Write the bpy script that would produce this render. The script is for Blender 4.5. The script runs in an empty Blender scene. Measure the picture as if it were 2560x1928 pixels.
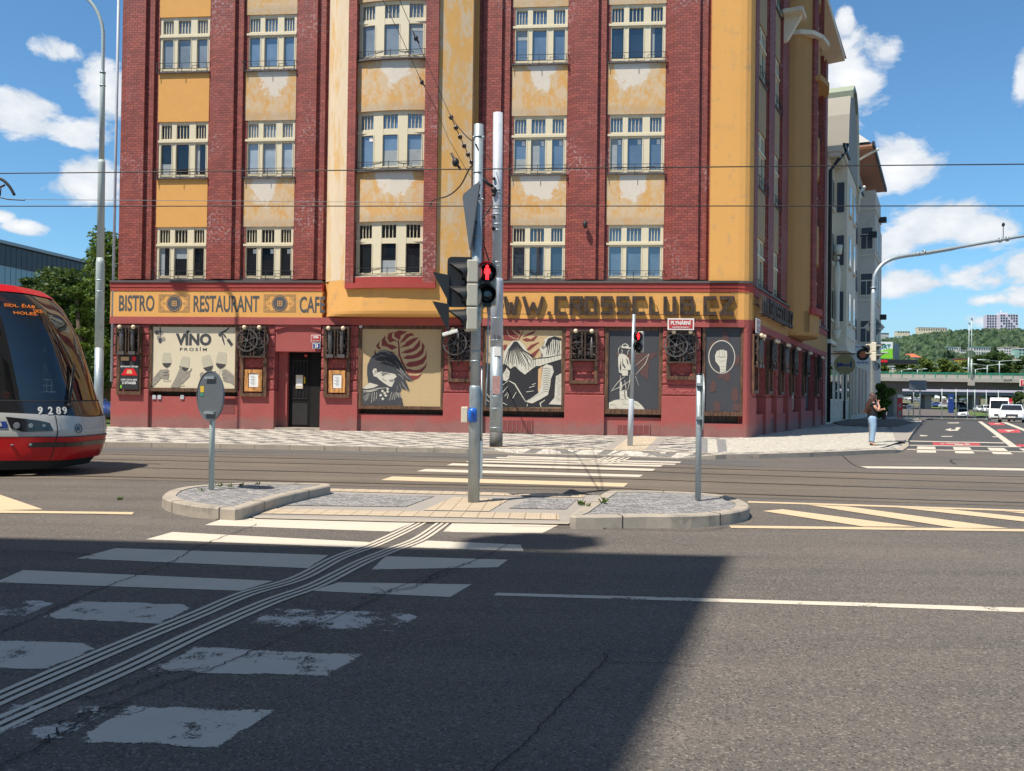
import bpy, bmesh, math, random
from math import sin, cos, radians, pi, hypot, atan2, sqrt
from mathutils import Matrix, Vector, noise
random.seed(7)
S = bpy.context.scene
COL = S.collection

# ------------------------------------------------------------------ camera
F, PX, PY = 2200.0, 1280.0, 964.0
PITCH, ROLL, CZ = radians(.667), radians(.77), 1.55
cd = bpy.data.cameras.new('camera'); cam = bpy.data.objects.new('camera', cd); COL.objects.link(cam)
cd.sensor_width = 36; cd.lens = 36*F/2560; cd.clip_start = .1; cd.clip_end = 6000
cam.matrix_world = Matrix.Translation((0, 0, CZ)) @ Matrix.Rotation(pi/2+PITCH, 4, 'X') @ Matrix.Rotation(ROLL, 4, 'Z')
S.camera = cam
S.render.resolution_x, S.render.resolution_y = 1024, 771

# ------------------------------------------------------------------ light
SUN_EL, SUN_AZ = radians(61.5), radians(226.5)      # azimuth clockwise from +Y
sd = bpy.data.lights.new('sun', 'SUN'); sd.energy = 4.7; sd.angle = radians(.55); sd.color = (1, .93, .82)
sun = bpy.data.objects.new('sun', sd); COL.objects.link(sun)
sdir = Vector((sin(SUN_AZ)*cos(SUN_EL), cos(SUN_AZ)*cos(SUN_EL), sin(SUN_EL)))
sun.rotation_euler = sdir.to_track_quat('Z', 'Y').to_euler(); sun.location = sdir*60
S.view_settings.view_transform = 'Standard'; S.view_settings.look = 'None'
S.view_settings.exposure = 0.55; S.view_settings.gamma = 1

fwd = Vector((0, cos(PITCH), sin(PITCH))); u0 = Vector((0, -sin(PITCH), cos(PITCH))); r0 = Vector((1, 0, 0))
rt = r0*cos(ROLL)+u0*sin(ROLL); upv = u0*cos(ROLL)-r0*sin(ROLL)
def ray(u, v): return fwd*F + rt*(u-PX) - upv*(v-PY)
def G(u, v, z=0.0):
    d = ray(u, v); t = (z-CZ)/d.z; return Vector((d.x*t, d.y*t, z))
def at(u, v, Y):
    d = ray(u, v); t = Y/d.y; return Vector((d.x*t, Y, CZ+d.z*t))
PROF = [(0, 0), (62, 0), (75, -.1), (91, -.42), (120, -1.0), (150, -1.45), (185, -1.3), (260, .2), (400, 2.2), (600, 4), (900, 8), (3000, 10)]
def hz(y):
    if y <= 62: return 0.0
    for (a, p), (b, q) in zip(PROF, PROF[1:]):
        if y <= b: return p+(q-p)*(y-a)/(b-a)
    return 10.0
def GH(u, v, dz=0.0):                     # pixel -> point on the street surface
    d = ray(u, v); last = None
    Y = 3.0
    while Y < 1500:
        t = Y/d.y
        if CZ+d.z*t <= hz(Y)+dz: break
        Y += .25
    t = Y/d.y
    return Vector((d.x*t, Y, hz(Y)+dz))

# ------------------------------------------------------------------ world: sky with clouds
W = bpy.data.worlds.new("World"); S.world = W; W.use_nodes = True
nt = W.node_tree; nt.nodes.clear()
def N(t, typ, **kw):
    n = t.nodes.new(typ)
    for k, v in kw.items():
        if k == 'inp':
            for a, b in v.items(): n.inputs[a].default_value = b
        else: setattr(n, k, v)
    return n
def L(t, a, b): t.links.new(a, b)
def mth(t, op, a, b=None, c=None, clamp=False):
    n = t.nodes.new('ShaderNodeMath'); n.operation = op; n.use_clamp = clamp
    for i, x in enumerate((a, b, c)):
        if x is None: continue
        if isinstance(x, (int, float)): n.inputs[i].default_value = x
        else: t.links.new(x, n.inputs[i])
    return n.outputs[0]
def mixc(t, fac, a, b, mode='MIX'):
    n = t.nodes.new('ShaderNodeMix'); n.data_type = 'RGBA'; n.blend_type = mode
    for i, x in ((0, fac), (6, a), (7, b)):
        if isinstance(x, (int, float)): n.inputs[i].default_value = x
        elif isinstance(x, (tuple, list)): n.inputs[i].default_value = (*x[:3], 1)
        else: t.links.new(x, n.inputs[i])
    return n.outputs[2]
sky = N(nt, 'ShaderNodeTexSky', sky_type='NISHITA', sun_disc=False, sun_elevation=SUN_EL, sun_rotation=SUN_AZ, air_density=1.0, dust_density=.35, ozone_density=2.2)
tc = N(nt, 'ShaderNodeTexCoord')
sep = N(nt, 'ShaderNodeSeparateXYZ'); L(nt, tc.outputs['Generated'], sep.inputs[0])
az = mth(nt, 'ARCTAN2', sep.outputs[0], sep.outputs[1]); el = mth(nt, 'ARCSINE', sep.outputs[2])
mp = N(nt, 'ShaderNodeMapping'); mp.inputs['Scale'].default_value = (1, 1, 1.7); L(nt, tc.outputs['Generated'], mp.inputs[0])
n1 = N(nt, 'ShaderNodeTexNoise', inp={'Scale': 13, 'Detail': 12, 'Roughness': .6, 'Distortion': .25}); L(nt, mp.outputs[0], n1.inputs['Vector'])
n2 = N(nt, 'ShaderNodeTexNoise', inp={'Scale': 3.1, 'Detail': 4, 'Roughness': .5}); L(nt, mp.outputs[0], n2.inputs['Vector'])
n3 = N(nt, 'ShaderNodeTexNoise', inp={'Scale': 30, 'Detail': 8, 'Roughness': .55}); L(nt, mp.outputs[0], n3.inputs['Vector'])
BL = [(45, 285, 125, 50), (180, 320, 90, 36), (250, 200, 62, 85), (165, 130, 60, 34), (215, 465, 95, 52), (50, 568, 55, 17), (0, 545, 28, 16),
      (-190, 240, 140, 60), (2125, 200, 95, 110), (2210, 130, 75, 55), (2250, 420, 105, 95), (2330, 560, 170, 75), (2470, 570, 130, 62), (2250, 600, 120, 80),
      (2290, 700, 120, 42), (2410, 690, 110, 52), (2470, 750, 80, 24), (2560, 175, 34, 75), (2560, 745, 75, 34), (2480, 800, 90, 20), (2110, 50, 30, 40), (2800, 300, 200, 80), (2750, 650, 260, 60)]
mask = None
for (u, v, a, b) in BL:
    d = ray(u, v).normalized(); A0 = atan2(d.x, d.y); E0 = math.asin(d.z)
    da = mth(nt, 'MULTIPLY', mth(nt, 'SUBTRACT', az, A0), F/a); de = mth(nt, 'MULTIPLY', mth(nt, 'SUBTRACT', el, E0), F/b)
    q = mth(nt, 'ADD', mth(nt, 'MULTIPLY', da, da), mth(nt, 'MULTIPLY', de, de))
    m = mth(nt, 'SUBTRACT', .86, mth(nt, 'SQRT', q))
    mask = m if mask is None else mth(nt, 'MAXIMUM', mask, m)
mask = mth(nt, 'MAXIMUM', mask, -1.0)
gen = mth(nt, 'SUBTRACT', mth(nt, 'MULTIPLY', n2.outputs[0], 5.0), 3.6)      # scattered clouds everywhere else
inside = mth(nt, 'LESS_THAN', mth(nt, 'ABSOLUTE', az), .72)
gen = mth(nt, 'SUBTRACT', gen, mth(nt, 'MULTIPLY', inside, 5.0))
mask = mth(nt, 'MAXIMUM', mask, gen)
dens = mth(nt, 'ADD', mask, mth(nt, 'MULTIPLY', mth(nt, 'SUBTRACT', n1.outputs[0], .5), 3.2))
cl = mth(nt, 'MULTIPLY', mth(nt, 'ADD', dens, .04), 2.6, clamp=True)
ccol = mixc(nt, mth(nt, 'MULTIPLY', mth(nt, 'ADD', mth(nt, 'MULTIPLY', dens, .45), mth(nt, 'SUBTRACT', n3.outputs[0], .5)), 1.2, clamp=True), (4.6, 5.0, 5.5), (7.5, 7.45, 7.4))
skyc = mixc(nt, 1.0, sky.outputs[0], (.58, .88, 1.02), 'MULTIPLY')
zenith_dim = N(nt, 'ShaderNodeMapRange', interpolation_type='SMOOTHSTEP'); zenith_dim.inputs[1].default_value = .55; zenith_dim.inputs[2].default_value = .95; L(nt, el, zenith_dim.inputs[0])
skyc = mixc(nt, mth(nt, 'MULTIPLY', zenith_dim.outputs[0], .8), skyc, (1.15, 1.4, 1.75))  # grey layer added to the unseen sky overhead, cuts blue fill light
low = N(nt, 'ShaderNodeMapRange', interpolation_type='SMOOTHSTEP'); low.inputs[1].default_value = .16; low.inputs[2].default_value = .0; L(nt, el, low.inputs[0])
skyc = mixc(nt, mth(nt, 'MULTIPLY', low.outputs[0], .6), skyc, (2.7, 3.6, 4.6))
cc = mixc(nt, mth(nt, 'MULTIPLY', cl, .97), skyc, ccol)
bg = N(nt, 'ShaderNodeBackground', inp={'Strength': .105}); L(nt, cc, bg.inputs[0])
wo = N(nt, 'ShaderNodeOutputWorld'); L(nt, bg.outputs[0], wo.inputs[0])

# ------------------------------------------------------------------ materials
def newmat(name):
    m = bpy.data.materials.new(name); m.use_nodes = True
    t = m.node_tree; b = t.nodes['Principled BSDF']; return m, t, b
def objco(t):
    c = N(t, 'ShaderNodeTexCoord'); return c.outputs['Object']
def noise_t(t, vec, scale, detail=4, rough=.55, dist=0):
    n = N(t, 'ShaderNodeTexNoise', inp={'Scale': scale, 'Detail': detail, 'Roughness': rough, 'Distortion': dist}); L(t, vec, n.inputs['Vector']); return n.outputs[0]
def ramp(t, fac, lo, hi):
    n = N(t, 'ShaderNodeMapRange', interpolation_type='SMOOTHSTEP'); n.inputs[1].default_value = lo; n.inputs[2].default_value = hi; L(t, fac, n.inputs[0]); return n.outputs[0]
def bumpn(t, b, h, strength, dist):
    n = N(t, 'ShaderNodeBump', inp={'Strength': strength, 'Distance': dist}); L(t, h, n.inputs['Height']); L(t, n.outputs[0], b.inputs['Normal'])
def scl(c, k): return tuple(min(1, max(0, x*k)) for x in c)
def mat(name, col, rough=.8, metal=0, var=.12, vs=3.0, bump=0.0, bs=25, bd=.01, spec=.5, emit=None, ior=None, coat=0, dirt=None, foot=None):
    m, t, b = newmat(name)
    v = objco(t)
    c = mixc(t, noise_t(t, v, vs, 6, .6), scl(col, 1-var), scl(col, 1+var))
    if dirt: c = mixc(t, ramp(t, noise_t(t, v, dirt[1], 8, .65), .52, .75), c, dirt[0])
    if foot:            # splash dirt along the foot of the wall, ragged upper edge
        s = N(t, 'ShaderNodeSeparateXYZ'); L(t, v, s.inputs[0]); hgt = mth(t, 'ADD', s.outputs[2], mth(t, 'MULTIPLY', mth(t, 'SUBTRACT', noise_t(t, v, 2.0, 8, .7), .5), .9))
        c = mixc(t, mth(t, 'MULTIPLY', mth(t, 'SUBTRACT', 1.0, ramp(t, hgt, foot[1]-.25, foot[1]+.1)), .75), c, foot[0])
    L(t, c, b.inputs['Base Color'])
    b.inputs['Roughness'].default_value = rough; b.inputs['Metallic'].default_value = metal
    b.inputs['Specular IOR Level'].default_value = spec
    if ior: b.inputs['IOR'].default_value = ior
    if coat: b.inputs['Coat Weight'].default_value = coat; b.inputs['Coat Roughness'].default_value = .05
    if emit: b.inputs['Emission Color'].default_value = (*emit[0], 1); b.inputs['Emission Strength'].default_value = emit[1]
    if bump: bumpn(t, b, noise_t(t, v, bs, 5, .6), bump, bd)
    return m
def mat_brick():
    m, t, b = newmat('painted_brick')
    s = N(t, 'ShaderNodeSeparateXYZ'); v = objco(t); L(t, v, s.inputs[0])
    c = N(t, 'ShaderNodeCombineXYZ'); L(t, mth(t, 'ADD', s.outputs[0], s.outputs[1]), c.inputs[0]); L(t, s.outputs[2], c.inputs[1])
    br = N(t, 'ShaderNodeTexBrick', offset=.5, inp={'Scale': 1, 'Mortar Size': .0075, 'Mortar Smooth': .25, 'Bias': 0, 'Brick Width': .225, 'Row Height': .098})
    L(t, c.outputs[0], br.inputs['Vector'])
    br.inputs['Color1'].default_value = (.36, .080, .055, 1); br.inputs['Color2'].default_value = (.22, .046, .034, 1); br.inputs['Mortar'].default_value = (.125, .026, .021, 1)
    big = noise_t(t, v, .5, 5, .6); col = mixc(t, ramp(t, big, .45, .95), br.outputs[0], (.17, .042, .042))
    sv = N(t, 'ShaderNodeMapping'); sv.inputs['Scale'].default_value = (3.2, 3.2, .22); L(t, v, sv.inputs[0])
    soot = ramp(t, noise_t(t, sv.outputs[0], 1.0, 6, .65), .50, .78); col = mixc(t, mth(t, 'MULTIPLY', soot, .45), col, (.085, .026, .024))
    rep = ramp(t, noise_t(t, v, .9, 2, .5), .66, .70); col = mixc(t, mth(t, 'MULTIPLY', rep, .3), col, (.36, .10, .07))
    # bleached streaks (efflorescence) in patches
    st = noise_t(t, v, 9, 3, .6); zone = ramp(t, noise_t(t, v, .33, 2, .5), .52, .64)
    wh = mth(t, 'MULTIPLY', mth(t, 'MULTIPLY', ramp(t, st, .50, .64), zone), .75)
    col = mixc(t, wh, col, (.42, .27, .27))
    L(t, col, b.inputs['Base Color']); b.inputs['Roughness'].default_value = .62
    h = mth(t, 'ADD', mth(t, 'MULTIPLY', br.outputs['Fac'], -1.0), mth(t, 'MULTIPLY', noise_t(t, v, 22, 3), .35))
    bumpn(t, b, h, .8, .02)
    return m
def mat_peel(name, cover, patch=True, yel=(.62, .35, .12), pale=(.60, .46, .30), ZS=.6):
    m, t, b = newmat(name)
    v = objco(t); oi = N(t, 'ShaderNodeObjectInfo')
    ad = N(t, 'ShaderNodeVectorMath', operation='ADD'); L(t, v, ad.inputs[0])
    cb = N(t, 'ShaderNodeCombineXYZ'); L(t, mth(t, 'MULTIPLY', oi.outputs['Random'], 37.0), cb.inputs[0]); L(t, cb.outputs[0], ad.inputs[1]); vv = ad.outputs[0]
    st = N(t, 'ShaderNodeMapping'); st.inputs['Scale'].default_value = (1, 1, ZS); L(t, vv, st.inputs[0])
    a = noise_t(t, st.outputs[0], 2.6, 10, .70, .3); fine = noise_t(t, st.outputs[0], 9, 8, .7)
    mk = ramp(t, mth(t, 'ADD', a, mth(t, 'MULTIPLY', mth(t, 'SUBTRACT', fine, .5), .45)), cover-.09, cover+.09)
    y2 = mixc(t, noise_t(t, vv, 3, 6, .7), scl(yel, .9), scl(yel, 1.08))
    col = mixc(t, mth(t, 'MULTIPLY', mk, .9), y2, mixc(t, fine, scl(pale, .86), scl(pale, 1.1)))
    if patch:
        s = N(t, 'ShaderNodeSeparateXYZ'); L(t, v, s.inputs[0])
        r2 = mth(t, 'FRACT', mth(t, 'MULTIPLY', oi.outputs['Random'], 7.31)); nx = mth(t, 'DIVIDE', mth(t, 'ADD', s.outputs[0], mth(t, 'MULTIPLY', mth(t, 'SUBTRACT', oi.outputs['Random'], .5), .5)), mth(t, 'ADD', .45, mth(t, 'MULTIPLY', r2, .4))); nz = mth(t, 'DIVIDE', s.outputs[2], 1.05)
        dd = mth(t, 'SQRT', mth(t, 'ADD', mth(t, 'MULTIPLY', nx, nx), mth(t, 'MULTIPLY', nz, nz)))
        dd = mth(t, 'ADD', dd, mth(t, 'MULTIPLY', mth(t, 'SUBTRACT', noise_t(t, vv, 2.0, 9, .68), .5), 1.9))
        pm = mth(t, 'SUBTRACT', 1.0, ramp(t, dd, .84, 1.02))
        col = mixc(t, pm, col, mixc(t, fine, (.60, .52, .42), (.70, .64, .55)))
        # grimy foot of the panel
        gm = mth(t, 'MULTIPLY', ramp(t, mth(t, 'ADD', mth(t, 'MULTIPLY', s.outputs[2], -1.0), mth(t, 'MULTIPLY', fine, .5)), 1.75, 2.0), .45)
        col = mixc(t, gm, col, (.40, .33, .24))
    L(t, col, b.inputs['Base Color']); b.inputs['Roughness'].default_value = .9
    bumpn(t, b, mth(t, 'ADD', mth(t, 'MULTIPLY', mk, .5), fine), .35, .01)
    return m
def mat_asphalt(name, base, warm=.0, sp=1.0):
    m, t, b = newmat(name); v = objco(t)
    big = noise_t(t, v, .35, 5, .6); st = N(t, 'ShaderNodeMapping'); st.inputs['Scale'].default_value = (.12, 1.1, 1); L(t, v, st.inputs[0])
    streak = noise_t(t, st.outputs[0], 1.4, 6, .65)
    fine = noise_t(t, v, 75, 3, .7); agg = N(t, 'ShaderNodeTexVoronoi', inp={'Scale': 95}); L(t, v, agg.inputs['Vector'])
    agv = N(t, 'ShaderNodeSeparateColor'); L(t, agg.outputs['Color'], agv.inputs[0])
    k = mth(t, 'ADD', mth(t, 'MULTIPLY', mth(t, 'SUBTRACT', big, .5), 1.1), mth(t, 'ADD', mth(t, 'MULTIPLY', mth(t, 'SUBTRACT', streak, .5), 1.6), .42), clamp=True)
    c = mixc(t, k, scl(base, .74), scl((base[0]*(1+warm), base[1], base[2]*(1-warm)), 1.32))
    c = mixc(t, mth(t, 'MULTIPLY', ramp(t, agv.outputs[0], .80, .95), .60*sp), c, (.27, .24, .20))
    c = mixc(t, mth(t, 'MULTIPLY', ramp(t, agv.outputs[1], .72, .9), .55*sp), c, (.016, .017, .02))
    spots = ramp(t, noise_t(t, v, 4.2, 3, .55), .71, .75); c = mixc(t, mth(t, 'MULTIPLY', spots, .6), c, scl(base, .45))
    L(t, c, b.inputs['Base Color']); b.inputs['Roughness'].default_value = .82; b.inputs['Specular IOR Level'].default_value = .35
    bumpn(t, b, mth(t, 'ADD', fine, agg.outputs[0]), .55, .006)
    return m
def mat_paint(name, col, wear, base=(.062, .06, .058)):
    m, t, b = newmat(name); v = objco(t)
    at_ = N(t, 'ShaderNodeAttribute', attribute_name='ed'); ed = at_.outputs['Fac']
    n = noise_t(t, v, 3.2, 12, .66); n2 = noise_t(t, v, 60, 4, .75)
    q = mth(t, 'ADD', mth(t, 'ADD', mth(t, 'MULTIPLY', n, 1.0), mth(t, 'MULTIPLY', n2, .50)), mth(t, 'MINIMUM', mth(t, 'MULTIPLY', ed, 5.0), .20))
    mk = ramp(t, q, wear, wear+.05)
    pc = mixc(t, noise_t(t, v, 2.2, 8, .7), scl(col, .82), scl(col, 1.05))
    pc = mixc(t, mth(t, 'MULTIPLY', ramp(t, n2, .55, .8), .35), pc, scl(col, .55))
    L(t, pc, b.inputs['Base Color']); b.inputs['Roughness'].default_value = .7
    bumpn(t, b, noise_t(t, v, 75, 3, .7), .4, .005)
    tr = N(t, 'ShaderNodeBsdfTransparent'); mx = N(t, 'ShaderNodeMixShader'); L(t, mk, mx.inputs[0]); L(t, tr.outputs[0], mx.inputs[1]); L(t, b.outputs[0], mx.inputs[2]); L(t, mx.outputs[0], t.nodes['Material Output'].inputs[0])
    return m
def mat_mosaic(name, mode):
    m, t, b = newmat(name); v = objco(t)
    vo = N(t, 'ShaderNodeTexVoronoi', feature='DISTANCE_TO_EDGE', inp={'Scale': 13, 'Randomness': .5}); L(t, v, vo.inputs['Vector'])
    vc = N(t, 'ShaderNodeTexVoronoi', inp={'Scale': 13, 'Randomness': .5}); L(t, v, vc.inputs['Vector'])
    s = N(t, 'ShaderNodeSeparateXYZ'); L(t, vc.outputs['Position'], s.inputs[0]) if 'Position' in vc.outputs else L(t, v, s.inputs[0])
    s = N(t, 'ShaderNodeSeparateXYZ'); L(t, v, s.inputs[0])
    j = mth(t, 'MULTIPLY', mth(t, 'SUBTRACT', noise_t(t, v, 12, 1), .5), .2)
    x = mth(t, 'ADD', s.outputs[0], j); y = mth(t, 'ADD', s.outputs[1], j)
    if mode == 'pattern':           # nested diamonds of dark setts in white ones
        fx = mth(t, 'PINGPONG', x, 1.0); fy = mth(t, 'MULTIPLY', mth(t, 'PINGPONG', y, 1.5), .67)
        d = mth(t, 'ADD', fx, fy)
        rings = mth(t, 'LESS_THAN', mth(t, 'PINGPONG', d, .42), .17)
        cross = mth(t, 'LESS_THAN', mth(t, 'ABSOLUTE', mth(t, 'SUBTRACT', mth(t, 'PINGPONG', mth(t, 'SUBTRACT', x, y), 1.25), .62)), .05)
        mk = mth(t, 'MAXIMUM', rings, cross)
        lo, hi = (.15, .145, .145), (.60, .55, .48)
    elif mode == 'white': mk = 0.0; lo, hi = (.2, .2, .2), (.62, .58, .50)
    elif mode == 'grey': mk = 0.0; lo, hi = (.1, .1, .1), (.23, .235, .245)
    elif mode == 'beige': mk = 0.0; lo, hi = (.1, .1, .1), (.64, .52, .36)
    else: mk = 0.0; lo, hi = (.1, .1, .1), (.34, .31, .28)
    cs = N(t, 'ShaderNodeSeparateColor'); L(t, vc.outputs['Color'], cs.inputs[0])
    vr = mth(t, 'ADD', .72, mth(t, 'MULTIPLY', cs.outputs[0], .5))
    c = mixc(t, mk, hi, lo)
    cm = N(t, 'ShaderNodeVectorMath', operation='SCALE'); L(t, c, cm.inputs[0]); L(t, vr, cm.inputs['Scale'])
    c = mixc(t, mth(t, 'MULTIPLY', noise_t(t, v, .6, 5), .35), cm.outputs[0], (.22, .2, .17))
    gap = mth(t, 'SUBTRACT', 1.0, ramp(t, vo.outputs[0], .0, .10))
    c = mixc(t, mth(t, 'MULTIPLY', gap, .75), c, (.16, .145, .12))
    L(t, c, b.inputs['Base Color']); b.inputs['Roughness'].default_value = .75
    bumpn(t, b, ramp(t, vo.outputs[0], 0, .15), .5, .01)
    return m
def mat_sett(name):
    m, t, b = newmat(name); v = objco(t)
    br = N(t, 'ShaderNodeTexBrick', offset=.5, inp={'Scale': 1, 'Mortar Size': .012, 'Mortar Smooth': .4, 'Brick Width': .14, 'Row Height': .10})
    w = N(t, 'ShaderNodeVectorMath', operation='ADD'); L(t, v, w.inputs[0])
    nn = N(t, 'ShaderNodeTexNoise', inp={'Scale': 3.5}); L(t, v, nn.inputs['Vector']); sc_ = N(t, 'ShaderNodeVectorMath', operation='SCALE', inp={'Scale': .14}); L(t, nn.outputs['Color'], sc_.inputs[0]); L(t, sc_.outputs[0], w.inputs[1])
    L(t, w.outputs[0], br.inputs['Vector'])
    br.inputs['Color1'].default_value = (.30, .30, .31, 1); br.inputs['Color2'].default_value = (.15, .155, .165, 1); br.inputs['Mortar'].default_value = (.16, .14, .115, 1)
    n = noise_t(t, v, 9, 3, .7)
    c = mixc(t, mth(t, 'MULTIPLY', ramp(t, n, .52, .62), .55), br.outputs[0], (.44, .41, .38))
    L(t, c, b.inputs['Base Color']); b.inputs['Roughness'].default_value = .7
    bumpn(t, b, mth(t, 'ADD', mth(t, 'MULTIPLY', br.outputs['Fac'], -1.0), n), .7, .015)
    return m
def mat_tactile(name):
    m, t, b = newmat(name); v = objco(t)
    mp_ = N(t, 'ShaderNodeMapping'); mp_.inputs['Rotation'].default_value = (0, 0, radians(3)); L(t, v, mp_.inputs[0])
    br = N(t, 'ShaderNodeTexBrick', offset=0, inp={'Scale': 1, 'Mortar Size': .008, 'Brick Width': .2, 'Row Height': .2}); L(t, mp_.outputs[0], br.inputs['Vector'])
    br.inputs['Color1'].default_value = (.58, .49, .37, 1); br.inputs['Color2'].default_value = (.50, .42, .31, 1); br.inputs['Mortar'].default_value = (.2, .15, .1, 1)
    vo = N(t, 'ShaderNodeTexVoronoi', inp={'Scale': 22, 'Randomness': 0}); L(t, mp_.outputs[0], vo.inputs['Vector'])
    c = mixc(t, mth(t, 'MULTIPLY', ramp(t, vo.outputs[0], .3, .55), .5), br.outputs[0], (.34, .25, .16))
    L(t, c, b.inputs['Base Color']); b.inputs['Roughness'].default_value = .8
    bumpn(t, b, mth(t, 'MULTIPLY', vo.outputs[0], -1.0), .8, .01)
    return m
def mat_wood(name, col):
    m, t, b = newmat(name); v = objco(t)
    mp_ = N(t, 'ShaderNodeMapping'); mp_.inputs['Scale'].default_value = (14, 14, 2.5); L(t, v, mp_.inputs[0])
    n = noise_t(t, mp_.outputs[0], 1, 8, .6, .6); n2 = noise_t(t, v, 4, 4)
    c = mixc(t, ramp(t, n, .35, .65), scl(col, .45), scl(col, 1.35)); c = mixc(t, mth(t, 'MULTIPLY', ramp(t, n2, .6, .75), .4), c, scl(col, .25))
    L(t, c, b.inputs['Base Color']); b.inputs['Roughness'].default_value = .6; bumpn(t, b, n, .4, .01)
    return m
def mat_leaf(name, a, c_, tr=.35):
    m, t, b = newmat(name)
    at_ = N(t, 'ShaderNodeAttribute', attribute_name='tone')
    c = mixc(t, at_.outputs['Fac'], a, c_)
    L(t, c, b.inputs['Base Color']); b.inputs['Roughness'].default_value = .6; b.inputs['Specular IOR Level'].default_value = .3
    if tr:
        tl = N(t, 'ShaderNodeBsdfTranslucent'); L(t, mixc(t, .5, c, (.25, .35, .03)), tl.inputs[0]); mx = N(t, 'ShaderNodeMixShader', inp={0: tr*.5})
        L(t, b.outputs[0], mx.inputs[1]); L(t, tl.outputs[0], mx.inputs[2]); L(t, mx.outputs[0], t.nodes['Material Output'].inputs[0])
    return m
def mat_glass(name, col, see=.0, ior=1.9, rough=.02, wav=.0):
    m, t, b = newmat(name); v = objco(t)
    oi = N(t, 'ShaderNodeObjectInfo'); k = mth(t, 'ADD', .6, mth(t, 'MULTIPLY', oi.outputs['Random'], .9))
    n = mixc(t, noise_t(t, v, 1.4, 3), scl(col, .5), scl(col, 1.6)); sc_ = N(t, 'ShaderNodeVectorMath', operation='SCALE'); L(t, n, sc_.inputs[0]); L(t, k, sc_.inputs['Scale'])
    L(t, sc_.outputs[0], b.inputs['Base Color']); b.inputs['Roughness'].default_value = rough; b.inputs['IOR'].default_value = ior
    if wav: bumpn(t, b, noise_t(t, v, 1.1, 2), wav, .03)
    if see:
        tr = N(t, 'ShaderNodeBsdfTransparent', inp={0: (.55, .6, .6, 1)}); mx = N(t, 'ShaderNodeMixShader'); fr = N(t, 'ShaderNodeFresnel', inp={'IOR': 1.6})
        L(t, mth(t, 'ADD', mth(t, 'MULTIPLY', fr.outputs[0], .9), 1-see, clamp=True), mx.inputs[0]); L(t, tr.outputs[0], mx.inputs[1]); L(t, b.outputs[0], mx.inputs[2]); L(t, mx.outputs[0], t.nodes['Material Output'].inputs[0])
    return m

K = {}
K['brick'] = mat_brick()
K['panel'] = mat_peel('yellow_plaster', .72, False, yel=(.68, .35, .10))
K['peel'] = mat_peel('peeling_plaster', .49, True)
K['streak'] = mat_peel('streaked_plaster', .42, False, ZS=.16, pale=(.68, .56, .40), yel=(.66, .42, .18))
K['streak2'] = mat_peel('streaked_plaster_dark', .53, False, yel=(.62, .35, .11), pale=(.54, .44, .31), ZS=.35)
K['peelside'] = mat_peel('dull_plaster', .52, False, yel=(.45, .30, .15), pale=(.34, .28, .20))  # darker, greyer peeling plaster for the side street panels
K['yellow'] = mat('ochre_plaster', (.70, .36, .10), .88, var=.07, vs=.9, bump=.35, bs=9, dirt=((.5, .3, .13), 2.2))
K['yellowshade'] = mat('ochre_plaster_shaded', (.46, .25, .09), .88, var=.12, vs=.8, bump=.3, bs=9, dirt=((.42, .24, .1), 1.2))  # blotchy ochre, darkened so the side street's shade sits in its colour
K['red'] = mat('red_plaster', (.345, .076, .068), .8, var=.20, vs=1.3, bump=.5, bs=7, bd=.02, dirt=((.30, .085, .08), 2.5), foot=((.24, .125, .11), .62))
K['redrough'] = mat('red_rough_stone', (.33, .072, .066), .8, var=.15, vs=4, bump=1.0, bs=6, bd=.09)
K['redtrim'] = mat('red_trim', (.35, .045, .035), .7, var=.15, vs=3, bump=.3)
K['dentil'] = mat('dentil_red', (.42, .055, .035), .7, var=.15, vs=6)
K['ledge'] = mat('ledge_zinc', (.10, .085, .08), .6, var=.2)
K['cream'] = mat('cream_frame', (.68, .60, .42), .55, var=.05, vs=5)
K['creamw'] = mat('white_sill', (.70, .66, .58), .6, var=.06)
K['iron'] = mat('dark_iron', (.035, .033, .035), .55, metal=.4, var=.3)
K['rust'] = mat('rusty_iron', (.07, .05, .045), .6, metal=.5, var=.5, vs=12, bump=.4)
K['alu'] = mat('scrap_alloy', (.13, .12, .115), .5, metal=.5, var=.35, vs=9)
K['black'] = mat('black_plastic', (.012, .013, .015), .42, var=.1)
K['dark'] = mat('dark_void', (.006, .006, .006), .9, var=.1)
K['glassdark'] = mat_glass('window_glass_dark', (.008, .010, .014), ior=1.7, wav=.06)
K['lace'] = mat('lace_curtain', (.30, .33, .34), .5, var=.25, vs=6)
K['hotel'] = mat('hotel_sign', (.30, .25, .11), .6)
K['glass'] = mat_glass('window_glass', (.022, .034, .050), ior=2.1, wav=.06)
K['glassblind'] = mat_glass('window_glass_blind', (.20, .23, .25), ior=1.9, wav=.06)
K['glasscurt'] = mat_glass('window_glass_curtain', (.09, .13, .18), ior=2.2, wav=.06)
K['paper'] = mat('paper', (.75, .75, .72), .8, var=.03)
K['wood'] = mat_wood('brown_wood', (.115, .055, .028))
K['woodlt'] = mat_wood('pine_wood', (.52, .24, .07))
K['wooddk'] = mat_wood('weathered_wood', (.060, .034, .020))
K['bulb'] = mat('bulb_glass', (.72, .58, .40), .25, var=.05)
K['asphalt'] = mat_asphalt('asphalt', (.117, .105, .095), .06)
K['asph_track'] = mat_asphalt('asphalt_track', (.134, .115, .094), .09, .7)
K['asph_far'] = mat_asphalt('asphalt_lane', (.108, .104, .100), .0, .6)
K['asph_dark'] = mat_asphalt('asphalt_dark', (.065, .064, .066), .0, .6)
K['crack'] = mat('crack', (.012, .012, .014), .9)
K['white'] = mat_paint('road_paint', (.60, .53, .43), .63)
K['whiteworn'] = mat_paint('road_paint_worn', (.54, .49, .42), .81)
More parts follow.
